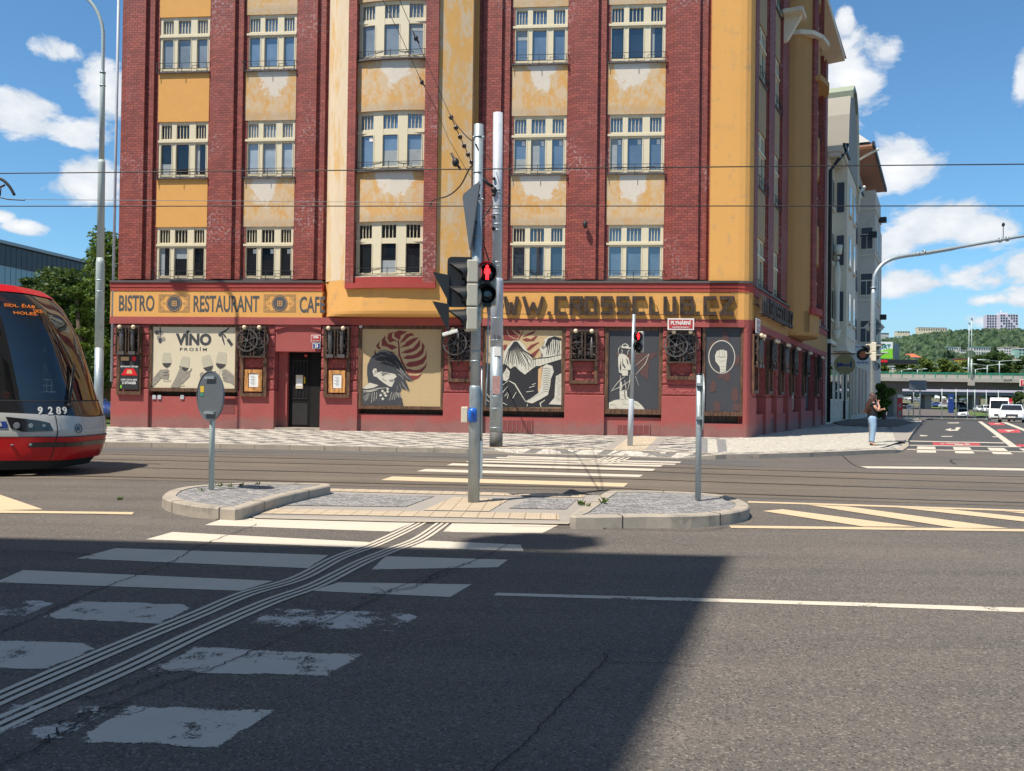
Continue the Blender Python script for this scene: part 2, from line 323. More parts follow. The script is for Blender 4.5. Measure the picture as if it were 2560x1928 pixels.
K['whitegone'] = mat_paint('road_paint_scraps', (.54, .50, .45), .93)
K['whitewarm'] = mat_paint('road_paint_warm', (.62, .47, .30), .58)
K['redpaint'] = mat_paint('red_road_paint', (.50, .06, .07), .60)
K['rail'] = mat('rail_steel', (.16, .12, .09), .35, metal=.8, var=.3)
K['groove'] = mat('rail_groove', (.035, .028, .023), .8)
K['mosaic'] = mat_mosaic('mosaic_pattern', 'pattern'); K['moswhite'] = mat_mosaic('mosaic_white', 'white'); K['mosgrey'] = mat_mosaic('mosaic_grey', 'grey')
K['mosbeige'] = mat_mosaic('mosaic_beige', 'beige'); K['slab'] = mat('paving_slab', (.30, .27, .24), .85, var=.12, vs=1.5, bump=.2, bs=60)
K['sett'] = mat_sett('granite_sett'); K['tactile'] = mat_tactile('tactile_paving')
K['kerb'] = mat('granite_kerb', (.36, .31, .25), .8, var=.2, vs=5, bump=.5, bs=70, bd=.004, dirt=((.19, .17, .145), 3))
K['galv'] = mat('galvanised_steel', (.37, .42, .44), .48, metal=.55, var=.16, vs=8, bump=.05, dirt=((.30, .33, .34), 5))
K['polegrey'] = mat('painted_pole', (.46, .49, .53), .5, var=.06, vs=2, dirt=((.33, .34, .36), 3))
K['polepale'] = mat('pale_green_pole', (.40, .47, .45), .5, var=.06, vs=2, dirt=((.3, .34, .33), 3))
K['poledirty'] = mat('dirty_pole_foot', (.10, .095, .09), .7, var=.5, vs=9)
K['sigcase'] = mat('signal_case', (.45, .43, .36), .5, var=.06)
K['sigcream'] = mat('signal_case_cream', (.60, .54, .42), .5, var=.06)
K['lensoff'] = mat('lens_off', (.004, .012, .014), .12, spec=.8)
K['redled'] = mat('red_led', (.8, .02, .01), .4, emit=((1, .015, .02), 3.2))
K['orangeled'] = mat('orange_led', (.5, .12, .01), .4, emit=((1, .28, .02), .25))
K['blue'] = mat('blue_plastic', (.015, .12, .50), .3, var=.05)
K['whitepl'] = mat('white_plastic', (.66, .66, .62), .4, var=.04)
K['signback'] = mat('sign_back', (.13, .15, .165), .45, metal=.3, var=.12, vs=5)
K['signred'] = mat('enamel_red', (.42, .035, .03), .3, var=.05); K['signblue'] = mat('enamel_blue', (.02, .05, .22), .3, var=.05); K['signwhite'] = mat('enamel_white', (.72, .70, .66), .3, var=.03)
K['ink'] = mat('ink', (.045, .048, .055), .7, var=.1); K['paint_grey'] = mat('painted_lettering', (.075, .078, .085), .8, var=.15, vs=6)
K['poster'] = mat('poster_cream', (.64, .56, .40), .6, var=.04); K['osb'] = mat('chipboard', (.50, .36, .19), .7, var=.3, vs=45)
K['leafred'] = mat('mural_red', (.20, .035, .03), .7, var=.08); K['mgrey'] = mat('mural_dark', (.045, .047, .055), .7, var=.15); K['mblack'] = mat('mural_black', (.018, .018, .022), .7)
K['mcream'] = mat('mural_cream', (.56, .53, .44), .7, var=.08); K['mshade'] = mat('mural_shade', (.22, .215, .20), .7, var=.3, vs=14); K['mbrown'] = mat('mural_brown', (.09, .045, .042), .7, var=.1)
K['mpeach'] = mat('mural_peach', (.60, .36, .18), .7, var=.08)
K['wine'] = mat('wine_dark', (.05, .047, .045), .6); K['glassp'] = mat('glass_print', (.48, .44, .33), .6, var=.1); K['handp'] = mat('hand_print', (.27, .245, .20), .7, var=.45, vs=7)
K['tramred'] = mat('tram_red', (.50, .006, .010), .30, var=.05, coat=.15, spec=.35, dirt=((.34, .02, .02), 2.0)); K['tramgrey'] = mat('tram_grey', (.46, .46, .44), .35, var=.02, coat=.4); K['trambl'] = mat('tram_black', (.012, .012, .014), .18, coat=.6)
K['tramunder'] = mat('tram_underframe', (.02, .02, .02), .8)
K['windsh'] = mat_glass('windscreen', (.005, .006, .007), see=.22, ior=1.9, rough=.01)
K['skin'] = mat('skin', (.55, .29, .20), .55, var=.05); K['hair'] = mat('hair', (.055, .022, .014), .45, var=.4, vs=30); K['tee'] = mat('black_cotton', (.012, .012, .016), .85); K['denim'] = mat('denim', (.27, .40, .55), .85, var=.25, vs=10, bump=.4, bs=14, bd=.02)
K['leather'] = mat('leather', (.05, .02, .012), .5)
K['rubber'] = mat('rubber', (.015, .015, .015), .8); K['rim'] = mat('rim', (.35, .35, .36), .35, metal=.8); K['carglass'] = mat_glass('car_glass', (.01, .012, .016), ior=1.7); K['headlamp'] = mat('headlamp', (.16, .18, .20), .10, coat=.8)
K['ventred'] = mat('vent_red', (.19, .05, .048), .8)
for nm, c in dict(carwhite=(.72, .73, .75), carblack=(.015, .016, .018), carblue=(.03, .06, .22), cargrey=(.2, .21, .23), carsilver=(.42, .44, .46), carred=(.35, .02, .02), caryellow=(.62, .42, .03)).items(): K[nm] = mat(nm, c, .3, var=.02, coat=.7)
K['concrete'] = mat('concrete', (.40, .37, .32), .9, var=.12, vs=.3, dirt=((.27, .25, .22), .6)); K['concdark'] = mat('concrete_dark', (.15, .135, .12), .9, var=.12, vs=.3); K['pier'] = mat('concrete_pier', (.21, .20, .185), .9, var=.12, vs=.5)
K['green'] = mat('green_rail', (.03, .27, .17), .5); K['grass'] = mat('grass', (.085, .13, .025), .95, var=.45, vs=1.2, bump=.8, bs=6, bd=.1); K['soil'] = mat('verge', (.12, .12, .06), .95, var=.4, vs=.2)
K['bark'] = mat('bark', (.10, .07, .05), .9, var=.3, vs=8, bump=.6)
K['leafA'] = mat_leaf('foliage_broad', (.035, .075, .012), (.13, .20, .035)); K['leafB'] = mat_leaf('foliage_dark', (.018, .045, .012), (.075, .12, .03)); K['leafC'] = mat_leaf('foliage_olive', (.05, .085, .015), (.16, .20, .045)); K['leafH'] = mat_leaf('hill_foliage', (.012, .034, .015), (.052, .088, .034), 0)
K['redtot'] = mat('totem_red', (.62, .015, .02), .4)
K['bl_green'] = mat('billboard_green', (.22, .58, .03), .5); K['bl_teal'] = mat('billboard_teal', (.02, .22, .17), .5)
K['facadeglass'] = mat_glass('facade_glass', (.03, .06, .09), ior=2.4, rough=.05)
K['facadepanel'] = mat('facade_panel', (.045, .055, .065), .35, var=.08)
K['b2'] = mat('cream_stucco', (.72, .63, .48), .85, var=.1, vs=1, dirt=((.52, .46, .36), 1.2), bump=.3); K['b2low'] = mat('rusticated_stucco', (.62, .53, .43), .85, var=.12, vs=1.2, dirt=((.32, .27, .22), 1), bump=.6, bs=5)
K['b2trim'] = mat('stucco_trim', (.70, .66, .54), .8, var=.06); K['gable'] = mat('gable_cladding', (.27, .25, .21), .7, var=.15, vs=.8); K['copper'] = mat('green_copper', (.27, .31, .23), .7, var=.1)
K['b3'] = mat('grey_stucco', (.58, .53, .46), .85, var=.07, vs=.7, dirt=((.3, .285, .265), .8)); K['soffit'] = mat('orange_soffit', (.40, .21, .14), .8, var=.06); K['b3w'] = mat('white_stucco', (.68, .66, .62), .8)
K['rooftile'] = mat('red_roof', (.48, .13, .06), .8, var=.15, vs=.5); K['tower'] = mat('tower_panel', (.60, .56, .64), .8, var=.04); K['housew'] = mat('house_wall', (.55, .54, .50), .8, var=.06); K['houseg'] = mat('house_mint', (.25, .42, .36), .8); K['winfar'] = mat('window_far', (.05, .06, .08), .3)
K['wire'] = mat('overhead_wire', (.045, .042, .04), .5, metal=.5); K['porcelain'] = mat('insulator_brown', (.05, .025, .02), .3)
K['shop'] = mat('billboard_white', (.72, .74, .72), .5); K['pinkish'] = mat('cafe_sign', (.68, .68, .68), .5)
# ------------------------------------------------------------------ mesh builder and object helpers
class MB:
    def __init__(s): s.v = []; s.f = []; s.m = []; s.sm = []
    def add(s, vs, fs, mi=0, sm=False, X=None):
        o = len(s.v); s.v += [(X @ Vector(p)) if X else Vector(p) for p in vs]
        for f in fs: s.f.append([o+i for i in f]); s.m.append(mi); s.sm.append(sm)
        return s
    def box(s, x0, x1, y0, y1, z0, z1, mi=0, X=None):
        return s.add([(x0,y0,z0),(x1,y0,z0),(x1,y1,z0),(x0,y1,z0),(x0,y0,z1),(x1,y0,z1),(x1,y1,z1),(x0,y1,z1)],
                     [(0,3,2,1),(4,5,6,7),(0,1,5,4),(1,2,6,5),(2,3,7,6),(3,0,4,7)], mi, False, X)
    def beam(s, a, b, w, d, mi=0, up=(0,0,1), X=None):
        a, b = Vector(a), Vector(b); z = (b-a); ln = z.length; z.normalize(); u = Vector(up)
        if abs(z.dot(u)) > .98: u = Vector((1,0,0))
        x = u.cross(z).normalized(); y = z.cross(x)
        m = Matrix((x, y, z)).transposed().to_4x4(); m.translation = a
        if X: m = X @ m
        return s.box(-w/2, w/2, -d/2, d/2, 0, ln, mi, m)
    def tube(s, pts, r, n=10, mi=0, caps=True, X=None, sm=True):
        pts = [Vector(p) for p in pts]; rs = r if isinstance(r, (list, tuple)) else [r]*len(pts)
        vs = []; fs = []; pu = None
        for i, p in enumerate(pts):
            d = (pts[min(i+1, len(pts)-1)]-pts[max(i-1, 0)]).normalized()
            if pu is None: pu = Vector((0,0,1)) if abs(d.z) < .9 else Vector((1,0,0))
            x = d.cross(pu).normalized(); pu = x.cross(d).normalized()
            for k in range(n): a = 2*pi*k/n; vs.append(p+x*cos(a)*rs[i]+pu*sin(a)*rs[i])
        for i in range(len(pts)-1):
            for k in range(n): fs.append((i*n+k, i*n+(k+1)%n, (i+1)*n+(k+1)%n, (i+1)*n+k))
        s.add(vs, fs, mi, sm, X)
        if caps: s.add(vs[:n], [tuple(range(n))], mi, False, X); s.add(vs[-n:], [tuple(reversed(range(n)))], mi, False, X)
        return s
    def sph(s, c, r, n=14, mi=0, X=None, sq=(1,1,1)):
        vs = [(c[0], c[1], c[2]-r*sq[2])]; fs = []; m = n//2
        for i in range(1, m):
            a = -pi/2+pi*i/m
            for k in range(n): b = 2*pi*k/n; vs.append((c[0]+r*sq[0]*cos(a)*cos(b), c[1]+r*sq[1]*cos(a)*sin(b), c[2]+r*sq[2]*sin(a)))
        vs.append((c[0], c[1], c[2]+r*sq[2]))
        for k in range(n): fs.append((0, 1+(k+1)%n, 1+k))
        for i in range(m-2):
            for k in range(n): fs.append((1+i*n+k, 1+i*n+(k+1)%n, 1+(i+1)*n+(k+1)%n, 1+(i+1)*n+k))
        q = 1+(m-2)*n
        for k in range(n): fs.append((q+k, q+(k+1)%n, len(vs)-1))
        return s.add(vs, fs, mi, True, X)
    def prism(s, poly, z0, z1, mi=0, X=None, mt=None):          # polygon in XY, extruded in Z
        n = len(poly); a = [(*p[:2], z0) for p in poly]; b = [(*p[:2], z1) for p in poly]
        s.add(a+b, [(i, (i+1)%n, n+(i+1)%n, n+i) for i in range(n)], mi, False, X)
        s.add(b, [tuple(range(n))], mi if mt is None else mt, False, X); s.add(a, [tuple(reversed(range(n)))], mi, False, X)
        return s
    def pxz(s, poly, y0, y1, mi=0, X=None):                     # polygon in XZ, extruded in Y (front at y0)
        n = len(poly); a = [(p[0], y0, p[1]) for p in poly]; b = [(p[0], y1, p[1]) for p in poly]
        s.add(a+b, [(i, (i+1)%n, n+(i+1)%n, n+i) for i in range(n)], mi, False, X)
        s.add(a, [tuple(range(n))], mi, False, X); s.add(b, [tuple(reversed(range(n)))], mi, False, X)
        return s
    def ring(s, c, r, w, d, n=24, mi=0, X=None, a0=0, a1=2*pi):  # flat ring in XZ plane
        for k in range(n):
            p = a0+(a1-a0)*k/n; q = a0+(a1-a0)*(k+1)/n
            P = [(c[0]+rr*cos(t), c[2]+rr*sin(t)) for rr, t in ((r-w/2, p), (r+w/2, p), (r+w/2, q), (r-w/2, q))]
            s.pxz(P, c[1]-d/2, c[1]+d/2, mi, X)
        return s
    def disc(s, c, r, d, n=24, mi=0, X=None, sx=1, sz=1):
        return s.pxz([(c[0]+r*sx*cos(2*pi*k/n), c[2]+r*sz*sin(2*pi*k/n)) for k in range(n)], c[1]-d/2, c[1]+d/2, mi, X)
    def build(s, name, mats, parent=None, loc=None, frame=None, bevel=0, tag=None, fix=True):
        me = bpy.data.meshes.new(name); off = Vector(loc) if loc else Vector((0,0,0))
        me.from_pydata([v-off for v in s.v], [], s.f)
        if not isinstance(mats, (list, tuple)): mats = [mats]
        for m in mats: me.materials.append(K[m] if isinstance(m, str) else m)
        me.polygons.foreach_set('material_index', s.m); me.polygons.foreach_set('use_smooth', s.sm)
        if fix:
            bm = bmesh.new(); bm.from_mesh(me); bmesh.ops.remove_doubles(bm, verts=bm.verts, dist=1e-5) if len(s.v) < 60000 else None
            bmesh.ops.recalc_face_normals(bm, faces=bm.faces); bm.to_mesh(me); bm.free()
        me.update()
        o = bpy.data.objects.new(name, me); COL.objects.link(o)
        if parent: o.parent = parent
        m = Matrix.Translation(off)
        o.matrix_local = (frame @ m) if frame else m
        if bevel:
            b = o.modifiers.new('bevel', 'BEVEL'); b.width = bevel; b.segments = 2; b.limit_method = 'ANGLE'; b.angle_limit = radians(40)
        if tag: T(o, *tag)
        return o
def T(o, label, cat=None, group=None):
    if label: o['label'] = label
    if cat: o['category'] = cat
    if group: o['group'] = group
    return o
def empty(name, label, cat, loc=(0,0,0), rz=0, group=None, M4=None):
    o = bpy.data.objects.new(name, None); COL.objects.link(o); o.empty_display_size = .2
    if M4 is not None: o.matrix_local = M4
    else: o.location = loc; o.rotation_euler = (0, 0, rz)
    return T(o, label, cat, group)
def struct(o): o['kind'] = 'structure'; return o
def dup(root, loc=None, rz=None, label=None, mats=None):
    def cp(o, par):
        c = o.copy(); COL.objects.link(c); c.parent = par
        if mats:
            for sl_i, sl in enumerate(c.material_slots):
                nm = sl.material.name if sl.material else ''
                if nm in mats: c.material_slots[sl_i].link = 'OBJECT'; c.material_slots[sl_i].material = mats[nm]
        for ch in o.children: cp(ch, c)
        return c
    r = cp(root, None)
    if loc is not None: r.location = loc
    if rz is not None: r.rotation_euler = (0, 0, rz)
    if label: r['label'] = label
    return r
def text(body, name, mt, parent, x, y, z, w, h, ext=.003, bold=0.0, frame=None, space=1.0):
    """flat lettering in the XZ plane, its lower left corner at x,z, facing -Y"""
    c = bpy.data.curves.new(name, 'FONT'); c.body = body; c.size = 1; c.fill_mode = 'FRONT' if ext == 0 else 'BOTH'; c.extrude = .01; c.offset = bold; c.resolution_u = 3; c.space_character = space
    o = bpy.data.objects.new(name, c); COL.objects.link(o)
    dg = bpy.context.evaluated_depsgraph_get(); me = bpy.data.meshes.new_from_object(o.evaluated_get(dg))
    bpy.data.objects.remove(o); bpy.data.curves.remove(c)
    xs = [v.co.x for v in me.vertices]; ys = [v.co.y for v in me.vertices]
    sx = w/(max(xs)-min(xs)); sy = h/(max(ys)-min(ys)); x0, y0 = min(xs), min(ys)
    for v in me.vertices: p = v.co.copy(); v.co = ((p.x-x0)*sx, -p.z*ext/.01, (p.y-y0)*sy)
    me.materials.clear(); me.materials.append(K[mt])
    for p in me.polygons: p.material_index = 0
    me.name = name
    ob = bpy.data.objects.new(name, me); COL.objects.link(ob)
    if parent: ob.parent = parent
    m = Matrix.Translation((x, y, z)); ob.matrix_local = (frame @ m) if frame else m
    return ob
def sheet(name, poly, mt, z=.004, tri=False):            # flat polygon on the ground
    o = MB(); o.add([Vector((p[0], p[1], (p[2] if len(p) > 2 else 0)+z)) for p in poly], [tuple(range(len(poly)))])
    return o.build(name, mt)
def quad_grid(mb, tl, tr, br, bl, nx, ny, z, edges=None):
    w = ((tr-tl).length+(br-bl).length)/2; h = ((bl-tl).length+(br-tr).length)/2
    o = len(mb.v)
    for j in range(ny+1):
        for i in range(nx+1):
            a, b = i/nx, j/ny
            p = (tl*(1-a)+tr*a)*(1-b)+(bl*(1-a)+br*a)*b
            mb.v.append(Vector((p.x, p.y, p.z+z))); edges.append(min(min(a, 1-a)*w, min(b, 1-b)*h))
    for j in range(ny):
        for i in range(nx):
            k = o+j*(nx+1)+i; mb.f.append([k, k+nx+1, k+nx+2, k+1]); mb.m.append(0); mb.sm.append(False)
def marks(name, quads, mt, z=.006, fn=None):
    """painted road marks: every quad carries its distance to its own border for the wear"""
    fn = fn or (lambda u, v: G(u, v)); mb = MB(); ed = []
    for q in quads:
        P = [fn(*p) for p in q]
        w = (P[1]-P[0]).length; h = (P[3]-P[0]).length
        quad_grid(mb, *P, max(1, min(40, int(w/.12))), max(1, min(24, int(h/.10))), z, ed)
    o = mb.build(name, mt, fix=False)
    a = o.data.attributes.new('ed', 'FLOAT', 'POINT'); a.data.foreach_set('value', ed)
    for p in o.data.polygons:
        if p.normal.z < 0: p.flip()
    return o
def line_strip(name, pts, w, mt, z=.006):
    mb = MB(); P = [Vector(p) for p in pts]; L_, R_ = [], []
    for i, p in enumerate(P):
        d = P[min(i+1, len(P)-1)]-P[max(i-1, 0)]; n = Vector((-d.y, d.x, 0)).normalized()*w/2; ww = 1
        L_.append(p+n); R_.append(p-n)
    n = len(P); mb.add([v+Vector((0,0,z)) for v in L_+R_], [(i, n+i, n+i+1, i+1) for i in range(n-1)])
    return mb.build(name, mt)
def smooth_path(pts, k=6):
    P = [Vector(p) for p in pts]; out = []
    for i in range(len(P)-1):
        a = P[max(i-1, 0)]; b = P[i]; c = P[i+1]; d = P[min(i+2, len(P)-1)]
        for j in range(k):
            t = j/k; out.append(.5*((2*b)+(c-a)*t+(2*a-5*b+4*c-d)*t*t+(3*b-a-3*c+d)*t**3))
    out.append(P[-1]); return out

# ------------------------------------------------------------------ ground and street
def build_ground():
    mb = MB(); ys = [-60, -10, 0, 10, 20, 30, 40, 50, 58, 62, 75, 91, 105, 120, 135, 150, 165, 185, 220, 260, 320, 400, 500, 600, 750, 900, 1500, 3000]
    xs = [-1200, -200, -60, -20, 0, 20, 60, 120, 200, 400, 900, 2500]
    for y in ys:
        for x in xs: mb.v.append(Vector((x, y, hz(y)-.0)))
    nx = len(xs)
    for j in range(len(ys)-1):
        for i in range(nx-1):
            k = j*nx+i; mb.f.append([k, k+1, k+nx+1, k+nx]); mb.m.append(0 if ys[j] < 260 else 1); mb.sm.append(False)
    struct(mb.build('ground', ['asphalt', 'soil']))
build_ground()
RAILS = [[(-900,1188),(0,1190),(380,1195),(900,1209),(1500,1221),(1754,1233),(2150,1246),(2560,1258),(3100,1275)],
         [(-900,1158),(0,1163),(380,1171),(900,1184),(1500,1197),(1754,1205),(2150,1218),(2560,1230),(3100,1245)],
         [(-900,1139),(0,1145),(380,1152),(900,1163),(1500,1176),(1754,1185),(2150,1198),(2560,1210),(3100,1224)],
         [(-900,1126),(0,1132),(380,1139),(900,1151),(1500,1165),(1754,1172),(2150,1183),(2560,1193),(3100,1205)]]
def build_tracks():
    R = [smooth_path([G(*p) for p in r], 5) for r in RAILS]
    far = [p+Vector((0, .55, 0)) for p in R[3]]; near = [p-Vector((0, .45, 0)) for p in R[0]]
    mb = MB(); n = len(near); mb.add([Vector((p.x, p.y, .004)) for p in near+far], [(i, i+1, n+i+1, n+i) for i in range(n-1)])
    struct(mb.build('track_bed', 'asph_track'))
    for r in R:
        struct(line_strip('tram_rail', [p+Vector((0, .045, 0)) for p in r], .06, 'rail', .0085))
        struct(line_strip('rail_groove', [p-Vector((0, .015, 0)) for p in r], .05, 'groove', .010))
build_tracks()
# asphalt patches
struct(sheet('asphalt_lane', [G(*p) for p in [(-300,1120),(265,1120),(900,1130),(1290,1139),(1720,1151),(1900,1150),(1910,1168),(1700,1160),(1290,1150),(900,1136),(380,1126),(-300,1120.6)]], 'asph_far', .004))
struct(sheet('road', [(-30,11.2,0), (-8,11.3,0)]+[tuple(G(*p)) for p in [(300,1302),(640,1306),(1420,1322),(1560,1334),(1750,1330),(1850,1322),(2560,1332)]]+[(30,10.2,0),(30,-30,0),(-30,-30,0)], 'asphalt', .003))
# zebra of the near crossing: crop coordinates (scale 1.728, origin 0,1100)
def c1(x, y): return (x/1.7281, 1100+y/1.7281)
def Q(*p): return [c1(*q) for q in p]
Z_sun = [Q((975,338),(1790,357),(1690,398),(885,370)), Q((1955,360),(2412,370),(2342,405),(1912,400))]
Z_ok = [Q((500,470),(1420,500),(1330,557),(330,515)), Q((1665,505),(2195,520),(2150,553),(1605,563)), Q((100,565),(1180,612),(1045,655),(-20,618)), Q((1465,618),(2038,627),(1945,682),(1345,655)),
        Q((745,400),(1620,445),(1560,467),(630,432)), Q((1845,437),(2250,455),(2262,483),(1770,467))]
Z_worn = [Q((350,697),(865,715),(690,798),(165,775)), Q((-150,862),(465,885),(205,997),(-350,980)), Q((840,895),(1570,930),(1425,1027),(620,1005)), Q((560,1150),(1190,1172),(940,1337),(290,1310))]
Z_gone = [Q((-300,690),(270,695),(120,770),(-400,765)), Q((1185,727),(1838,750),(1720,838),(1035,808)), Q((330,1143),(560,1150),(290,1310),(10,1295)), Q((60,1143),(330,1143),(10,1295),(-350,1290))]
struct(marks('zebra_crossing', Z_sun, 'white')); struct(marks('zebra_crossing', Z_ok, 'white')); struct(marks('zebra_crossing', Z_worn, 'whiteworn')); struct(marks('zebra_crossing', Z_gone, 'whitegone'))
GL = [[(1052.7,1306.6),(1006,1330.6),(934,1363.3),(847,1395.7),(746,1447.8),(615.7,1487),(500,1536),(318,1611),(0,1749),(-400,1935)],
      [(1110.5,1306.6),(1050,1348),(977.5,1377),(905,1407),(789,1465),(673.6,1507),(500,1583),(318,1671),(0,1813),(-400,2005)]]
def ribbons(name, lines, off, w, mt, z=.010, cf=c1, steps=10):
    for l in lines:
        C = smooth_path([G(*cf(*p)) for p in l], steps)
        mb = MB(); ed = []
        for k in (-1, 0, 1):
            Lp = []
            for i, p in enumerate(C):
                d = C[min(i+1, len(C)-1)]-C[max(i-1, 0)]; n = Vector((-d.y, d.x, 0)).normalized(); Lp.append((p+n*(k*off+w/2), p+n*(k*off), p+n*(k*off-w/2)))
            o = len(mb.v)
            for a, b, c in Lp:
                for q, e in ((a, 0), (b, w/2), (c, 0)): mb.v.append(Vector((q.x, q.y, z))); ed.append(e+.05)
            for i in range(len(Lp)-1):
                for j in (0, 1): mb.f.append([o+i*3+j, o+i*3+j+1, o+i*3+3+j+1, o+i*3+3+j]); mb.m.append(0); mb.sm.append(False)
        ob = mb.build(name, mt, fix=False); a = ob.data.attributes.new('ed', 'FLOAT', 'POINT'); a.data.foreach_set('value', ed)
        for p in ob.data.polygons:
            if p.normal.z < 0: p.flip()
        struct(ob)
ribbons('guide_line', GL, .064, .037, 'white', .0085, lambda x, y: (x, y))
c3 = lambda x, y: (1380+x/3.687, 1080+y/3.687)
c2 = lambda x, y: (900+x/3.687, 1080+y/3.687)
ribbons('guide_line', [[(545,237),(470,262),(380,282),(200,300)], [(665,240),(590,268),(500,290),(350,306)]], .13, .07, 'white', .0115, c3)
FZ = [[(981,1192),(1570,1209),(1559,1218),(951.5,1201)], [(1065,1173),(1608,1188),(1598,1193.5),(1041,1179)], [(1130.5,1159),(1639,1173),(1631,1178),(1117,1164)],
      [(1174,1152.2),(1658,1163.5),(1651,1167.6),(1163,1155.6)], [(1209,1147.4),(1690.5,1160.2),(1686,1163),(1202,1150.4)], [(1244,1143.5),(1704,1154.6),(1699,1158),(1236,1146.2)], [(1271.6,1140),(1502,1147.5),(1497,1151),(1266,1142.5)]]
struct(marks('far_zebra_crossing', FZ[:1], 'whitewarm')); struct(marks('far_zebra_crossing', FZ[1:], 'white'))
def vl(pts_top, pts_bot):   # strip between two pixel lines
    return [[pts_top[i], pts_top[i+1], pts_bot[i+1], pts_bot[i]] for i in range(len(pts_top)-1)]
struct(marks('lane_line', vl([(1242,1484),(1700,1496),(2130,1508),(2700,1526)], [(1234,1490.5),(1700,1504),(2130,1517),(2700,1538)]), 'white'))
c4 = lambda x, y: (1900+x/3.352, 1000+y/3.352)
struct(marks('hatch_border', vl([(1823,1315),(2200,1319.5),(2560,1324),(2900,1328)], [(1828,1321),(2200,1325.5),(2560,1330),(2900,1334.5)]), 'whitewarm'))
struct(marks('hatch_border', vl([(1871,1254),(2100,1261),(2350,1269),(2560,1276),(2900,1289)], [(1868,1257.5),(2100,1265),(2350,1273),(2560,1280),(2900,1293.5)]), 'whitewarm'))
HB = [[(20,935),(190,920),(1310,1068),(870,1066)], [(400,883),(720,895),(2080,1080),(1640,1078)], [(1150,905),(1600,922),(3300,1100),(2900,1100)], [(2040,938),(2500,950),(4100,1110),(3700,1110)]]
struct(marks('hatch_bars', [[c4(*p) for p in q] for q in HB], 'whitewarm', .0075))
struct(marks('hatch_bars', [[(-200,1225),(0,1238),(108,1275),(-200,1280)], [(-200,1278),(0,1277),(335,1283),(330,1288)]], 'whitewarm', .007)); struct(marks('lane_line', [[(-200,1276),(335,1282),(328,1287),(-200,1282)]], 'whitewarm', .0085))
c5 = lambda x, y: (2060+x/3.966, 750+y/3.966)
RW = [[(925,1453),(1103,1457),(1112,1517),(920,1515)], [(1278,1460),(1443,1463),(1493,1525),(1303,1523)], [(1617,1467),(1783,1470),(1875,1533),(1680,1530)], [(1930,1475),(2100,1477),(2260,1540),(2060,1538)],
      [(850,1397),(1785,1416),(1790,1423),(850,1404)], [(850,1439),(1950,1456),(1952,1462),(850,1445)], [(820,1480),(2300,1513),(2300,1519),(820,1486)], [(945,1340),(1028,1345),(1022,1352),(960,1352)],
      [(1160,1352),(1275,1352),(1272,1358),(1170,1358)], [(1660,1355),(1720,1355),(1725,1362),(1680,1362)]]
struct(marks('crossing_marks', [[c5(*p) for p in q] for q in RW], 'white'))
struct(marks('lane_divider', [[c5(*p) for p in q] for q in [[(1525,1205),(1565,1207),(1725,1315),(1665,1315)], [(1665,1315),(1725,1315),(1925,1460),(1840,1456)], [(1745,1207),(1800,1209),(2300,1400),(2230,1400)]]], 'white', .0065))
struct(marks('turn_arrow', [[c5(*p) for p in q] for q in [[(1262,1287),(1330,1286),(1330,1298),(1262,1298)], [(1308,1265),(1357,1265),(1335,1287),(1300,1287)], [(1225,1218),(1340,1216),(1336,1224),(1228,1224)]]], 'white', .007))
sheet_arrow = struct(sheet('turn_arrow_head', [G(*c5(*p)) for p in [(1195,1290),(1258,1273),(1262,1303)]], 'white', .008))
struct(marks('red_cycle_box', [[c5(*p) for p in q] for q in [[(1075,1415),(1540,1422),(1553,1446),(1080,1440)], [(1620,1217),(1760,1219),(1800,1242),(1650,1242)], [(1710,1282),(1930,1284),(1955,1317),(1740,1317)], [(1900,1432),(2200,1436),(2230,1460),(1925,1456)]]], 'redpaint', .0065))
struct(marks('cycle_symbol', [[c5(*p) for p in q] for q in [[(1155,1424),(1200,1424),(1190,1430),(1150,1430)], [(1215,1420),(1330,1424),(1345,1430),(1210,1427)], [(1300,1432),(1370,1430),(1390,1440),(1290,1438)], [(1400,1424),(1460,1430),(1430,1438),(1390,1434)],
       [(1790,1292),(1880,1292),(1885,1298),(1795,1298)], [(1815,1298),(1845,1298),(1850,1308),(1818,1308)], [(1690,1224),(1740,1225),(1748,1230),(1700,1230)]]], 'white', .009))
struct(marks('long_line', vl([(2150,1166.5),(2350,1168),(2560,1172),(2900,1178)], [(2170,1171.5),(2350,1173.5),(2560,1177.5),(2900,1184)]), 'white'))
struct(sheet('dark_road_patch', [G(*p) for p in [(2310,1050.5),(2560,1056),(2900,1063),(2900,1230),(2750,1200),(2560,1128),(2300,1121),(2265,1121),(2262,1100)]], 'asph_dark', .0035))
struct(sheet('dark_road_patch', [G(*p) for p in [(2322,1046.5),(2476,1049.5),(2480,1054),(2308,1051)]], 'groove', .0045))  # narrow dark strip across the far lane
# tar joints and cracks
def crackline(pts, w, cf, seed, jag=.05):
    rnd = random.Random(seed); P = smooth_path([G(*cf(*p)) for p in pts], 12)
    P = [p+Vector((rnd.uniform(-jag, jag), rnd.uniform(-jag, jag), 0)) for p in P]
    struct(line_strip('crack', P, w, 'crack', .0125))
crackline([(1110,368),(880,455),(740,530),(590,590),(450,640),(160,770),(0,840),(-300,950)], .009, c1, 1, .014)
crackline([(2200,450),(2040,530),(1750,630),(1560,720),(1310,830),(1110,910),(900,1000),(500,1150),(250,1290),(0,1425)], .008, c1, 2, .013)
crackline([(2040,535),(1900,570),(1800,640),(1680,655),(1560,690)], .008, c1, 3, .03)
crackline([(2000,560),(1870,600),(1700,660),(1620,640)], .007, c1, 4, .035)
crackline([(540,1150),(400,1180),(280,1230),(200,1330)], .009, c1, 5, .03)
crackline([(900,990),(700,1020),(450,1110),(350,1125)], .008, c1, 12, .03)
crackline([(0,487),(250,490),(420,505)], .012, c1, 13, .03)
